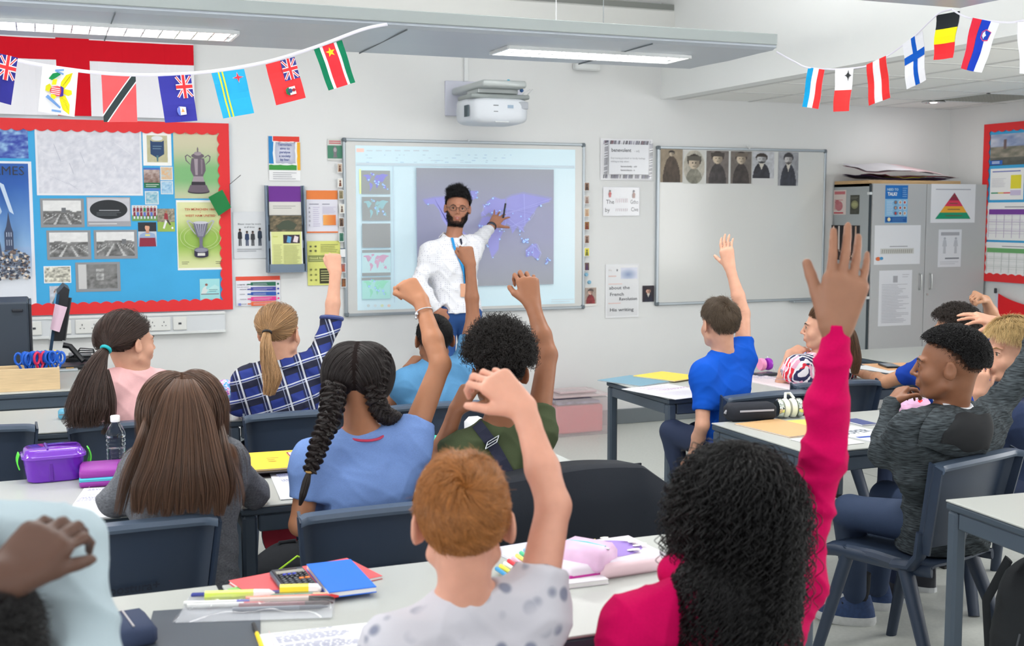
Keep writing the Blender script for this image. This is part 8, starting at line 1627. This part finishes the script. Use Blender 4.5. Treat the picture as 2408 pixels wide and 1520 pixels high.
# --- the ginger boy
tee = mat('tee_stars', (192, 190, 198), .85, spec=.2); nt = tee.node_tree; vn = nt.nodes.new('ShaderNodeTexVoronoi'); vn.inputs['Scale'].default_value = 22; vn.feature = 'F1'; tc = nt.nodes.new('ShaderNodeTexCoord'); cr = nt.nodes.new('ShaderNodeValToRGB'); nt.links.new(tc.outputs['Object'], vn.inputs['Vector']); nt.links.new(vn.outputs['Distance'], cr.inputs[0])
for i, (p_, c_) in enumerate(((.22, (128, 132, 150)), (.36, (194, 192, 200)))): cr.color_ramp.elements[i].position = p_; cr.color_ramp.elements[i].color = (*lin(c_), 1)
n2 = nt.nodes.new('ShaderNodeTexNoise'); n2.inputs['Scale'].default_value = 5; nt.links.new(tc.outputs['Object'], n2.inputs[0]); r2 = nt.nodes.new('ShaderNodeMapRange'); r2.inputs[1].default_value = .40; r2.inputs[2].default_value = .50; nt.links.new(n2.outputs[0], r2.inputs[0]); mx = nt.nodes.new('ShaderNodeMix'); mx.data_type = 'RGBA'; nt.links.new(r2.outputs[0], mx.inputs[0]); mx.inputs[6].default_value = (*lin((194, 192, 200)), 1); nt.links.new(cr.outputs[0], mx.inputs[7]); nt.links.new(mx.outputs[2], nt.nodes['Principled BSDF'].inputs[0])
g = person('ginger haired boy in a pale star print T-shirt, right arm raised in the foreground', (1090, 1232, 1.9), -19, 'rosy', (925, 1530, 1.88), (1255, 1430, 1.90),
 dict(e=(860, 1760, 1.95), w=(930, 1640, 2.2), tip=(1000, 1600, 2.3), n=(0, 0, -1), L=.15), dict(e=(1302, 1190, 1.93), w=(1232, 962, 2.02), tip=(1118, 850, 2.08), n=(-.1, 1, -.5), L=.165, curl=(38, 55, 30), spread=5, tc=.6),
 tee, pel=(.66, 1.9), slv=((.6, 0), (.42, 0)), vox=.0038, wr=.004, s=1.0, neckz=-.0)
Hg = hair_mat('hair_ginger', (160, 104, 54), .38, var=.35)
short_hair(g, Hg, (-.74, -.02, .2, .5), 17000, lambda d: .020+.018*np.clip(d[:, 2]+.2, 0, 1), crown(np.array([.06, -.72, .66]), 1, .5), lambda d: .004+.009*np.clip(d[:, 2], 0, 1), .00042, grow=1.035, jit=.16, surf=.8, steps=9, tuft=.34)
# --- the girl in the pink hoodie
PK = mat('hoodie_pink', (188, 0, 80), .85, spec=.15, noise=.05, nscale=200, bump=.2, bscale=600)
def folds(sf):
 S, E, W = J(1868, 1350, 1.92), J(1938, 1075, 1.9), J(1966, 770, 1.86)
 for t, rr, th, tl in ((.97, .036, .012, .5), (.87, .038, .010, -.6), (1.12, .036, .010, -.4), (1.45, .033, .008, .5), (1.75, .029, .007, -.4), (.6, .040, .010, .7)):
  q = S+(E-S)*t if t < 1 else E+(W-E)*(t-1); d = nrm(W-E); u = nrm(np.cross(d, (0, 1, 0))); v = np.cross(d, u)
  for k in range(14): a, b = [q+(u*math.cos(x)+v*math.sin(x))*rr+d*.018*tl*math.cos(x) for x in (2*PI*k/14, 2*PI*(k+1)/14)]; sf.cap(a, b, th*(.7+.3*math.cos(PI*k/7)), th*(.7+.3*math.cos(PI*(k+1)/7)), .012)
g = person('girl in bright pink hoodie with long black curls, arm stretched straight up', (1730, 1180, 1.9), -28, 'pinkg', (1490, 1470, 1.86), (1868, 1350, 1.92),
 dict(e=(1420, 1720, 1.86), w=(1500, 1640, 2.1), tip=(1580, 1600, 2.2), n=(0, 0, -1), L=.16), dict(e=(1938, 1075, 1.90), w=(1966, 770, 1.86), tip=(2022, 522, 1.84), n=(.45, 1, 0), L=.192, curls=[(4, 14, 10), (8, 12, 8), (16, 14, 8), (20, 16, 10)], spread=4, tc=.08, r=1.08, ta=30, cuff=1),
 PK, pel=(1.25, 1.9), slv=((1, .9), (1, .86)), vox=.0040, wr=.005, slack=1.1, extra=folds)
hf = Field(g['nb']-.25, g['nb']+.25, .006); nb = g['nb']; hf.ell(nb+np.array([0, -.065, -.03]), np.array([.125, .06, .075]), None); hf.cap(nb+np.array([-.09, .02, .01]), nb+np.array([-.06, -.05, .02]), .035, .04, .03); hf.cap(nb+np.array([.09, .02, .01]), nb+np.array([.06, -.05, .02]), .035, .04, .03); hf.ell(nb+np.array([0, -.01, .05]), np.array([.075, .06, .06]), None, .01, '-'); hf.mesh('hood', PK, g['root'], 2, disp=wrinkle(.006, 30, 3))
SC = Scalp(g['c'], g['R'], 1.0, (-.75, -.45, .2, .5), 1.08); Hb = hair_mat('hair_black_curly', (12, 11, 13), .4, spec=.35, var=.4); cap_ = SC.cap(Hb, g['root'], off=1.03); d = SC.roots(2600)
col = [(g['mid']+np.array([0, -.02, -.10]), np.array([.15, .13, .18])), (nb+np.array([0, -.05, -.02]), np.array([.13, .09, .09]))]
def curlflow(u, p): return np.stack([u[:, 0]*.30*(u[:, 2] > -.3)-u[:, 0]*.12*(u[:, 2] < -1.0), u[:, 1]*.25, -1+.6*np.clip(u[:, 2], 0, 1)], 1)
tidy = lambda p: p[(np.hypot(p[:, :, 0]-SC.c[0], p[:, :, 1]-SC.c[1]).max(1) < .195) & ((np.linalg.norm(p-SC.c, axis=2)*(p[:, :, 2] > SC.c[2])).max(1) < .132)]
p = SC.grow(d, .24+.09*RNG.random(len(d)), 18, curlflow, .002+.014*RNG.random(len(d)), col=col, jit=.07, gravity=.7, surf=.7); p = tidy(p); strands('hair_curls', curlify(resample(p, 90), .0052, 9, grow_in=.3), .0008, Hb, cap_, taper=.8)
p = np.concatenate([SC.grow(SC.roots(2400), .022, 5, crown(np.array(q)), .003, jit=.3) for q in ([0, -.3, .95], [.3, .3, .9])]); p = tidy(p); strands('hair_crown', curlify(resample(p, 16), .003, 1.5), .0006, Hb, cap_)
p = SC.grow(d[:900],   .30+.08*RNG.random(900), 18, curlflow, .014, col=col, jit=.08, gravity=.7, surf=.6); p = tidy(p); strands('hair_ringlets', curlify(resample(p, 100), .0075, 8, grow_in=.4), .0010, Hb, cap_, taper=.7)
# --- the boy in royal blue
g = person('boy with short brown hair in a royal blue T-shirt, open right hand raised', (1692, 764, 4.5), -2, 'fair', (1655, 876, 4.46), (1746, 838, 4.54),
 dict(e=(1652, 1000, 4.42), w=(1628, 1075, 4.58), tip=(1600, 1110, 4.7), n=(0, 0, -1), L=.15, curl=(15, 15, 10)), dict(e=(1748, 738, 4.60), w=(1716, 628, 4.66), tip=(1703, 560, 4.70), n=(.9, .5, 0), L=.165, curl=(12, 18, 12), spread=3, tc=.1, ta=48),
 heather('tee_royal', (16, 82, 190), .05), pel=(2.86, 4.5), slv=((.72, 0), (.42, 0)), vox=.0048, s=.98, kneeyaw=35, fk={-1: (J(1580, 1015, 4.72), J(1602, 1150, 4.72)), 1: (J(1640, 1020, 4.85), J(1650, 1160, 4.9))}, wr=.004)
face_parts(g['root'], g['c'], g['R'], .98)
Hm = hair_mat('hair_mid_brown', (86, 72, 58), .42)
short_hair(g, Hm, (-.72, .0, .3, .5), 8000, lambda d: .024+.022*np.clip(d[:, 2], 0, 1), crown(np.array([.0, -.6, .8]), 1, .4), lambda d: .004+.009*np.clip(d[:, 2]+.1, 0, 1), .0005, s=.98, grow=1.04, jit=.2, tuft=.3)
# --- the girl in the floral top
fl_ = mat('floral', (226, 226, 232), .8); nt = fl_.node_tree; tc = nt.nodes.new('ShaderNodeTexCoord'); vn = nt.nodes.new('ShaderNodeTexVoronoi'); vn.inputs['Scale'].default_value = 22; nt.links.new(tc.outputs['Object'], vn.inputs['Vector']); wv = nt.nodes.new('ShaderNodeTexWave'); wv.wave_type = 'RINGS'; wv.inputs['Scale'].default_value = 14; wv.inputs['Distortion'].default_value = 9; nt.links.new(tc.outputs['Object'], wv.inputs[0])
c1 = nt.nodes.new('ShaderNodeValToRGB'); nt.links.new(vn.outputs['Color'], c1.inputs[0]); c1.color_ramp.interpolation = 'CONSTANT'
for i, (p_, c_) in enumerate(((0, (36, 44, 84)), (.48, (216, 40, 60)), (.66, (228, 170, 196)))):
 e_ = c1.color_ramp.elements[i] if i < 2 else c1.color_ramp.elements.new(p_); e_.position = p_; e_.color = (*lin(c_), 1)
c2 = nt.nodes.new('ShaderNodeMath'); c2.operation = 'GREATER_THAN'; c2.inputs[1].default_value = .62; nt.links.new(wv.outputs['Fac'], c2.inputs[0]); mx = nt.nodes.new('ShaderNodeMix'); mx.data_type = 'RGBA'; nt.links.new(c2.outputs[0], mx.inputs[0]); nt.links.new(c1.outputs[0], mx.inputs[6]); mx.inputs[7].default_value = (*lin((232, 232, 236)), 1); nt.links.new(mx.outputs[2], nt.nodes['Principled BSDF'].inputs[0])
g = person('girl in floral top behind the pink sleeve, hand at her chin', (1936, 772, 4.86), 52, 'fair', (1875, 862, 4.84), (1975, 862, 4.95),
 dict(e=(1838, 900, 4.92), w=(1858, 832, 4.95), tip=(1900, 812, 4.95), n=(.2, .4, -1), L=.15, curl=(25, 40, 25)), dict(e=(2010, 930, 5.0), w=(1990, 925, 5.15), tip=(1970, 920, 5.2), n=(0, 0, -1), L=.15),
 fl_, pel=(3.56, 4.85), slv=((.6, 0), (.6, 0)), vox=.0052)
face_parts(g['root'], g['c'], g['R'], 1)
H = hair_mat('hair_chestnut', (96, 70, 50), .36, var=.5)
pony(g, (-.75, -.5, .1, .4), 4000, J(1985, 760, 4.82), [J(2000, 785, 4.80), J(2008, 820, 4.80), J(2012, 850, 4.80), J(2010, 880, 4.80)], [.012, .028, .034, .034, .016], H, (60, 40, 40), 1000)
# --- the boy in the grey hoodie
GM = mat('hoodie_marl', (58, 64, 68), .9, spec=.15, noise=.75, nscale=32, stretch=(1, 1, 9), bump=.25, bscale=500)
g = person('boy with black hair in dark grey marl hoodie, left hand at his mouth', (2229, 862, 3.05), 44, 'brown', (2140, 1010, 3.02), (2322, 985, 3.14),
 dict(e=(2076, 1066, 3.14), w=(2096, 948, 3.22), tip=(2142, 893, 3.24), n=(.75, -.1, -.5), L=.15, curl=(42, 45, 30), tc=.5, cuff=1), dict(e=(2428, 850, 3.15), w=(2480, 640, 3.2), tip=(2490, 560, 3.2), n=(0, 1, 0), L=.17),
 GM, pel=(2.86, 3.16), slv=((1, .80), (1, .85)), vox=.0042, s=1.06, wr=.005, kneeyaw=40, slack=1.15, neck_open=1.1, fat=1.03, trouser=mat('jeans_blue', (42, 58, 86), .8, bump=.3, bscale=500), shoe=False, shirt_len=.03,
 fk={-1: (J(1998, 1205, 3.38), J(2010, 1395, 3.62)), 1: (J(2085, 1170, 3.55), J(2062, 1380, 3.72))})
face_parts(g['root'], g['c'], g['R'], 1.06, lip=(150, 86, 76), brow=(30, 26, 26))
SC = Scalp(g['c'], g['R'], 1.06, (-.55, -.15, .34, .60), 1.02); cap_ = SC.cap(mat('fade_shadow', (70, 50, 40), .7), g['root'], off=1.0, name='hair_fade'); strands('fade_strands', SC.grow(SC.roots(3500), .006, 3, crown(), .003, jit=.5), .0004, BK, cap_)  # darker scalp tone of the close-cut fade
S2 = Scalp(g['c'], g['R'], 1.06, (-.25, .22, .50, .64), 1.02); c2_ = S2.cap(BK, g['root'], off=1.0); p = S2.grow((d := S2.roots(9000)), .004+.012*np.clip(d[:, 2]+.35, 0, 1), 4, lambda u, p: u*1.0, .02, jit=.7, surf=0, gravity=0); strands('hair_curls', curlify(resample(p, 12), .0022, 1.6), .0007, BK, c2_, taper=.8)
nb = g['nb']; back = -g['R'][:, 1]; tb_ = nrm(np.cross(g['side'], (0, 0, 1))*-1); tb_ = tb_ if tb_[1] < 0 else -tb_
def drape(name, m, quad, off, bulge, th, NU=12, NV=10):
 q = [np.array(c, float) for c in quad]; dk = lambda a, b: ((1+(2*a-1)*math.sqrt(1-(2*b-1)**2*.42))/2, (1+(2*b-1)*math.sqrt(1-(2*a-1)**2*.42))/2); hit = lambda a, b: shirt_hit(g, *((q[0]*(1-a)+q[1]*a)*(1-b)+(q[3]*(1-a)+q[2]*a)*b)); G_ = np.array([[hit(*dk(a, b)) for a in np.linspace(0, 1, NU+1)] for b in np.linspace(0, 1, NV+1)])
 for _ in range(5): H_ = np.pad(G_, ((1, 1), (1, 1), (0, 0)), 'edge'); G_ = (H_[:-2, 1:-1]+H_[2:, 1:-1]+H_[1:-1, :-2]+H_[1:-1, 2:])/4
 def f(u, v): i, j = round(u*NU), round(v*NV); return G_[j, i]+tb_*(off+bulge*math.sin(PI*u)*math.sin(PI*min(1, v*.9+.1)))+np.array([0, 0, .006*math.sin(9*u)])
 return MB().sheet(f, NU, NV, -th).build(name, m, g['root'], smooth=80, world=True)
drape('hood', GM, ((2172, 938), (2345, 938), (2342, 1098), (2112, 1066)), .012, .055, .022); drape('hood_lining', mat('lining_black', (22, 24, 28), .9), ((2215, 956), (2318, 956), (2318, 1080), (2160, 1050)), .040, .042, .006)
torus_on(g['root'], 'white_collar', nb+np.array([0, 0, .028])+tb_*.012, np.array([0, 0, 1])+tb_*.35, (.056, .058), .012, (228, 230, 236))
def trainer(root, an, d, s_=1):
 d = nrm(np.array([d[0], d[1], 0])); ks = np.array([-d[1], d[0], 0]); base = np.array([an[0], an[1], 0]); F = lambda x, y, z: base+ks*x+d*y+np.array([0, 0, z]); n = 24
 def ring(z, w_, f_, b_, lift): w_ *= .88; f_ *= .88; b_ *= .88; return [F(w_*math.cos(a), (f_ if math.sin(a) > 0 else b_)*math.sin(a)*1.0+.02, z+lift*max(0, math.sin(a))**3) for a in np.linspace(0, 2*PI, n+1)[:-1]]
 def st(rs, m, nm): mb = MB(); mb.add([q for r in rs for q in r], [(i*n+k, i*n+(k+1) % n, (i+1)*n+(k+1) % n, (i+1)*n+k) for i in range(len(rs)-1) for k in range(n)]+[tuple(range(n)), tuple(range((len(rs)-1)*n, len(rs)*n))]); return mb.build(nm, m, root, smooth=50, world=True)
 st([ring(0, .046, .165, .095, .018), ring(.012, .052, .175, .10, .02), ring(.034, .050, .168, .098, .014)], mat('trainer_sole', (206, 208, 208), .6, noise=.06, nscale=60), 'trainer_sole'); st([ring(.034, .047, .162, .094, .014), ring(.058, .046, .14, .09, .0), ring(.075, .042, .09, .085, 0), ring(.105, .034, .03, .075, 0), ring(.118, .033, .015, .07, 0)], mat('trainer_blue', (44, 66, 106), .7, noise=.2, nscale=80, bump=.3, bscale=300), 'trainer_upper')
 MB().box((0, 0, 0), (.001, .001, .001)); [MB().tube([F(-.028, .06+.022*i, .083-.012*i), F(0, .065+.022*i, .092-.012*i), F(.028, .06+.022*i, .083-.012*i)], .0035, 6).build('lace', mat('lace_dark', (24, 28, 36), .8), root, smooth=1, world=True) for i in range(4)]
 MB().tube([F(0, -.0, .10), F(0, -.005, .15), F(0, -.005, .2)], [.036, .036, .038], 14).build('sock', mat('sock_black', (22, 24, 28), .9, bump=.4, bscale=300), root, smooth=1, world=True)
trainer(g['root'], J(2018, 1462, 3.62)*np.array([1, 1, 0]), (-.35, .25)); trainer(g['root'], J(2062, 1425, 3.74)*np.array([1, 1, 0]), (-.3, .45))
# --- the fair haired boy
g = person('fair haired boy in navy jumper at the right edge, looking left', (2376, 830, 3.42), 84, 'fair', (2400, 985, 3.32), (2480, 965, 3.50),
 dict(e=(2360, 1080, 3.5), w=(2302, 925, 3.42), tip=(2308, 860, 3.42), n=(.4, .5, .2), L=.145, curl=(20, 40, 25)), dict(e=(2440, 790, 3.62), w=(2338, 757, 3.66), tip=(2240, 732, 3.68), n=(.1, .5, -.9), L=.165, curls=[(14, 18, 10), (8, 14, 10), (6, 12, 8), (12, 10, 8)], spread=6, tc=.1, ta=30),
 mat('jumper_navy', (38, 52, 84), .9, bump=.3, bscale=400), pel=(3.45, 3.42), slv=((1, .9), (1, .86)), vox=.0045, s=1.04, kneeyaw=20)
face_parts(g['root'], g['c'], g['R'], 1.04, brow=(150, 116, 76), iris=(70, 62, 50), lip=(206, 116, 112))
Hf = hair_mat('hair_fair', (204, 178, 128), .36, var=.3); sw = np.array([.75, -.1, .6])
short_hair(g, Hf, (-.6, -.02, .38, .56), 11000, lambda d: .03+.045*np.clip(d[:, 2], 0, 1), crown(np.array([.55, -.6, .6]), 1, .25), lambda d: .006+.018*np.clip(d[:, 2], 0, 1), .0005, s=1.04, grow=1.05, jit=.12, tuft=.1)
# --- the curly haired boy behind
g = person('boy with short dark curls, blue T-shirt and raised fist at the far right', (2243, 782, 4.3), 20, 'olive', (2178, 865, 4.3), (2318, 850, 4.4),
 dict(e=(2085, 898, 4.5), w=(2030, 880, 4.85), tip=(2000, 872, 4.95), n=(0, 0, -1), L=.15), dict(e=(2338, 752, 4.45), w=(2318, 705, 4.42), tip=(2278, 680, 4.40), n=(-.4, .3, -.8), L=.15, curls=FIST, tc=.9, ta=25),
 heather('tee_cobalt', (28, 64, 160), .06), pel=(4.05, 4.35), slv=((.62, 0), (.5, 0)), vox=.005, s=1.0)
short_hair(g, hair_mat('hair_dark_curly', (44, 36, 32), .4), (-.6, .0, .3, .5), 2600, .03, lambda u, p: u*1.0, .016, .0008, grow=1.08, jit=.6, surf=0, gravity=0, curl=(.0042, 2.6), taper=.7)
# --- the teacher
TS = mat('shirt_white_dots', (222, 223, 230), .8); nt = TS.node_tree; vn = nt.nodes.new('ShaderNodeTexVoronoi'); vn.inputs['Scale'].default_value = 75; vn.inputs['Randomness'].default_value = .1; tc = nt.nodes.new('ShaderNodeTexCoord'); nt.links.new(tc.outputs['Object'], vn.inputs['Vector']); cr = nt.nodes.new('ShaderNodeValToRGB'); nt.links.new(vn.outputs['Distance'], cr.inputs[0]); cr.color_ramp.elements[0].position = .18; cr.color_ramp.elements[0].color = (*lin((178, 180, 196)), 1); cr.color_ramp.elements[1].position = .28; cr.color_ramp.elements[1].color = (*lin((228, 229, 235)), 1); nt.links.new(cr.outputs[0], nt.nodes['Principled BSDF'].inputs[0])
g = person('male teacher in a white dotted shirt and blue trousers pointing at the projected map', (1076, 491, 7.25), 162, 'teach', (1113, 575, 7.30), (1012, 592, 7.22),
 dict(e=(1128, 562, 7.42), w=(1158, 530, 7.66), tip=(1182, 497, 7.74), n=(.15, .5, -.2), L=.19, curls=[(10, 10, 5), (14, 14, 8), (12, 12, 8), (8, 8, 5)], spread=13, tc=.05, ta=48), dict(e=(984, 665, 7.18), w=(1030, 733, 7.16), tip=(1060, 770, 7.2), n=(0, 1, 0), L=.18),
 TS, s=1.0, roll=-4, male=1, legs='standing', pel=(2.515, 7.28), slv=((1, .72), (1, .95)), vox=.0052, kneeyaw=180, fat=1.14, group='adults in the room', trouser=mat('chinos_blue', (36, 76, 136), .8), wr=.005, shirt_len=-.06, slack=1.08)
del g['root']['group']
R, c, s = g['R'], g['c'], 1.0; T = lambda x, y, z: c+R@(np.array([x, y, z])*s)
face_parts(g['root'], c, R, s, smile=True, brow=(26, 22, 22), lip=(170, 96, 92))
def quiff(u, p): return np.stack([u[:, 0]*.25+.25*(u[:, 1] > .1), u[:, 1]*.1-.75*np.clip(u[:, 1], 0, 1), .9*np.clip(u[:, 2]+.2, 0, 1)-.7*(u[:, 2] < .2)], 1)
short_hair(g, BK, (-.7, -.14, .30, .56), 11000, lambda d: .012+.045*np.clip(d[:, 2]-.1, 0, 1)*np.clip(d[:, 1]+1.0, 0, 1), quiff, lambda d: .003+.020*np.clip(d[:, 2]-.1, 0, 1), .0007, s=s, grow=1.09, jit=.32, tuft=.45, surf=.5)
# beard: bristles over the jaw, built as one part
me = g['body'].data; V = np.empty(len(me.vertices)*3, np.float32); me.vertices.foreach_get('co', V); V = V.reshape(-1, 3); Lp = (V-c)@R/s
mk = (Lp[:, 2] < -.054+.034*np.clip((np.abs(Lp[:, 0])-.034)/.024, 0, 1)) & (Lp[:, 2] > -.115) & (Lp[:, 1] > .0) & (np.abs(Lp[:, 0]) < .075) & ~((np.abs(Lp[:, 0]) < .027) & (Lp[:, 2] > -.079) & (Lp[:, 2] < -.049)) & ~((Lp[:, 2] > -.045) & (np.abs(Lp[:, 0]) < .028) & (Lp[:, 2] > -.044)); mk &= ~((np.abs(Lp[:, 0]) < .045) & (Lp[:, 2] > -.046) & (Lp[:, 1] > .05)) | ((np.abs(Lp[:, 0]) < .026) & (np.abs(Lp[:, 2]+.0445) < .0035))
B = V[mk]; B = np.repeat(B, 14, 0); B = B+RNG.normal(size=B.shape)*.0028; dn = (B-(c+R@np.array([0, .01, -.05]))); dn /= np.linalg.norm(dn, axis=1, keepdims=True); dn = dn*.5+np.array([0, 0, -.8]); strands('beard', np.stack([B-dn*.001, B+dn*.001, B+dn*.003], 1), .00055, BK, g['root'])
GL = mat('spectacle_frame', (54, 40, 34), .3)
for q in (-1, 1):
 MB().tube([T(q*.031+.0235*math.cos(a), .099+.0*q, .0015+.0175*math.sin(a)*(1 if math.sin(a) < 0 else .8)) for a in np.linspace(0, 2*PI, 21)], .0016, 6).build('spectacle_rim', GL, g['root'], smooth=1, world=True); MB().tube([T(q*.054, .098, .006), T(q*.074, .06, .005), T(q*.080, -.005, .002)], .0014, 6).build('spectacle_arm', GL, g['root'], world=True)
MB().tube([T(-.009, .101, .004), T(0, .104, .006), T(.009, .101, .004)], .0014, 6).build('spectacle_bridge', GL, g['root'], world=True)
nb = g['nb']; fr = R[:, 1]
for q in (-1, 1):
 A_ = [nb+R[:, 0]*q*.062+np.array([0, 0, .045]), nb+R[:, 0]*q*.012+fr*.062+np.array([0, 0, .01]), nb+R[:, 0]*q*.045+fr*.075+np.array([0, 0, -.045]), nb+R[:, 0]*q*.088+fr*.03+np.array([0, 0, .0])]
 MB().sheet(lambda u, v: (A_[0]*(1-u)+A_[1]*u)*(1-v)+(A_[3]*(1-u)+A_[2]*u)*v+fr*.012*math.sin(PI*u), 8, 5, .003).build('shirt_collar', TS, g['root'], smooth=1, world=True)
MB().sheet(lambda u, v: nb+np.array([0, 0, .05-.035*v])+(R[:, 0]*math.cos(PI*u)*-1.0-fr*math.sin(PI*u)*.9)*(.062+.03*v), 16, 4, .003).build('shirt_collar', TS, g['root'], smooth=1, world=True)
strap_px(g, [(1063, 560), (1068, 580), (1076, 600), (1086, 622), (1092, 645), (1094, 668)], w_=.016, col=(34, 140, 206), name='lanyard'); strap_px(g, [(1083, 562), (1088, 585), (1091, 610), (1094, 640), (1095, 668)], w_=.014, col=(30, 90, 170), name='lanyard'); q = shirt_hit(g, 1093, 683, off=.01); MB().box(tuple(q), (.055, .004, .085), rz=-.3, bev=.002).build('identity_card', mat('card_peach', (214, 160, 130), .4), g['root'], world=True)
bz = J(1066, 716, 7.2)[2]; pv = g['pv']; MB().lathe([(.148, bz-.018), (.151, bz), (.149, bz+.018)], (pv[0], pv[1], 0), 36).build('belt', mat('belt_brown', (78, 56, 44), .5), g['root'], smooth=1, world=True)
bo = bpy.data.objects[KIDS[g['root'].name][-1]]; bo.data.transform(Matrix.Translation((pv[0], pv[1], 0)) @ Matrix.Diagonal((1, .74, 1, 1)) @ Matrix.Translation((-pv[0], -pv[1], 0)))
MB().box(tuple(J(1090, 716, pv[1]-.112)), (.045, .006, .036), bev=.002).build('belt_buckle', mat('brass', (190, 170, 110), .3, metal=.9), g['root'], world=True)
W_, E_ = g['hands'][0]; torus_on(g['root'], 'watch_strap', W_*.93+E_*.07, W_-E_, (.029, .026), .007, (30, 34, 42)); MB().lathe([(0, -.006), (.019, -.006), (.021, 0), (.019, .005), (0, .006)], tuple(W_*.93+E_*.07+np.array([-.012, -.03, .004])), 20, axis='y').build('watch_case', mat('watch_dark', (60, 70, 84), .2, metal=.6), g['root'], smooth=1, world=True)
a = W_+nrm(J(1182, 497, 7.74)-W_)*.13; MB().tube([a+np.array([.012, -.02, -.03]), a+np.array([.03, -.02, .075])], .0065, 10).build('marker_pen', mat('pen_black', (24, 26, 30), .3), g['root'], smooth=1, world=True)
# --- the person in the left corner
g = person('person in the left corner, hand gripping a pale blue sleeve above the head', (-75, 1575, 1.45), -10, 'dark', (-130, 1700, 1.42), (215, 1690, 1.50),
 dict(e=(-190, 1420, 1.40), w=(5, 1365, 1.42), tip=(128, 1250, 1.46), n=(.45, .85, -.35), L=.148, curls=[(24, 46, 30), (22, 48, 30), (20, 46, 30), (18, 42, 30)], spread=3, tc=.15, ta=22, r=1.1), dict(e=(150, 1290, 1.58), w=(-75, 1235, 1.56), tip=(-170, 1300, 1.5), n=(0, -.3, -1), L=.17),
 mat('sleeve_pale_blue', (170, 186, 194), .85, spec=.2), pel=(-.05, 1.5), slv=((1, .15), (1, .92)), vox=.0042, wr=.006, slack=1.2, s=1.02, fat=1.12)
short_hair(g, BK, (-.6, -.3, .3, .5), 5000, .02, crown(), .010, .0007, s=1.02, grow=1.08, jit=.5)
# ================================================================= bags and the jacket
def jacket():
 r = empty('jacket', (1.42, 3.2, 0), 0, 'black jacket draped over the chair back of the boy in the olive T-shirt', 'jacket'); m = mat('jacket_black', (20, 26, 36), .9, bump=.25, bscale=300)
 def f(u, v):
  x = (u-.42)*.60; t = v; z = .835-.02*math.cos(6*u)*.5; y = -.135
  if t < .15: y = .03-1.1*t; zz = z-.12*(.15-t)
  else:
   q = (t-.15)/.85; y = -.13-.045*math.sin(min(1, q*3)*PI/2)-.02*math.sin(14*u+2*q)*q; zz = z-.38*q
  fl_ = max(0, u-.80)/.2; x += fl_*.14*max(0, t-.1); zz -= fl_*.07*(1.2-t*.4)+.01; return (x, y+.01, zz)
 MB().sheet(f, 48, 30, .006).build('cloth', m, r, smooth=1)
 MB().sheet(lambda u, v: ((u-.42)*.52, .03+.02*v, .80-.25*v), 16, 6, .006).build('front_flap', m, r, smooth=1)
jacket()
def backpack(label, x, y, rz, W, D, H, col, trim):
 r = empty('backpack', (x, y, 0), math.radians(rz), label, 'bag'); bf = Field((-W, -D, -.01), (W, D, H+.06), .008); bf.cone((0, 0, H*.25), (0, 0, H*.72), (W*.5, D*.5), (W*.42, D*.42), (1, 0, 0), .03); bf.ell((0, -D*.42, H*.3), np.array([W*.36, D*.2, H*.24]), None, .02); bf.plane((0, 0, .003), (0, 0, -1))
 o = bf.mesh('bag_body', mat('bag_%d_%d_%d' % col, col, .85, bump=.3, bscale=300), r, 2, disp=wrinkle(.006, 20, 2)); o.matrix_parent_inverse = Matrix.Identity(4)
 MB().tube([(-W*.33, -D*.5, H*.55), (-W*.2, -D*.50, H*.85), (0, -D*.46, H*.97), (W*.2, -D*.50, H*.85), (W*.33, -D*.5, H*.55)], .004, 6).build('zip', mat('bagzip_%d_%d_%d' % trim, trim, .5), r, smooth=1); MB().tube([(-.04, 0, H*.97), (-.03, 0, H*1.06), (.03, 0, H*1.06), (.04, 0, H*.97)], .008, 8).build('grab_handle', MATS['bag_%d_%d_%d' % col], r, smooth=1)
 for q in (-1, 1): MB().tube([(q*.06, D*.42, H*.85), (q*.09, D*.62, H*.6), (q*.09, D*.5, H*.15)], .013, 8, flat=(1.4, .4)).build('shoulder_strap', MATS['bag_%d_%d_%d' % col], r, smooth=1)
 MB().tube([(-W*.46, -D*.3, H*.6), (-W*.6, -D*.4, H*.4), (-W*.52, -D*.45, H*.1)], .003, 6).build('cord', MATS['bagzip_%d_%d_%d' % trim], r, smooth=1)
q = P(665, 1470, Z=0); backpack('black rucksack with lime green trim on the floor under the third row table', .84, 4.42, 8, .36, .24, .31, (22, 26, 32), (170, 220, 50))
backpack('black bag on the floor under the nearest right table', 2.80, 2.62, -5, .42, .3, .60, (30, 34, 38), (60, 64, 70))
backpack('dark blue bag on the floor under the third row table behind the grey cardigan', .5, 4.0, 12, .26, .2, .40, (34, 50, 72), (60, 80, 110))
print('tris', sum(sum(len(p.vertices)-2 for p in m.polygons) for m in bpy.data.meshes), 'objects', len(bpy.data.objects))
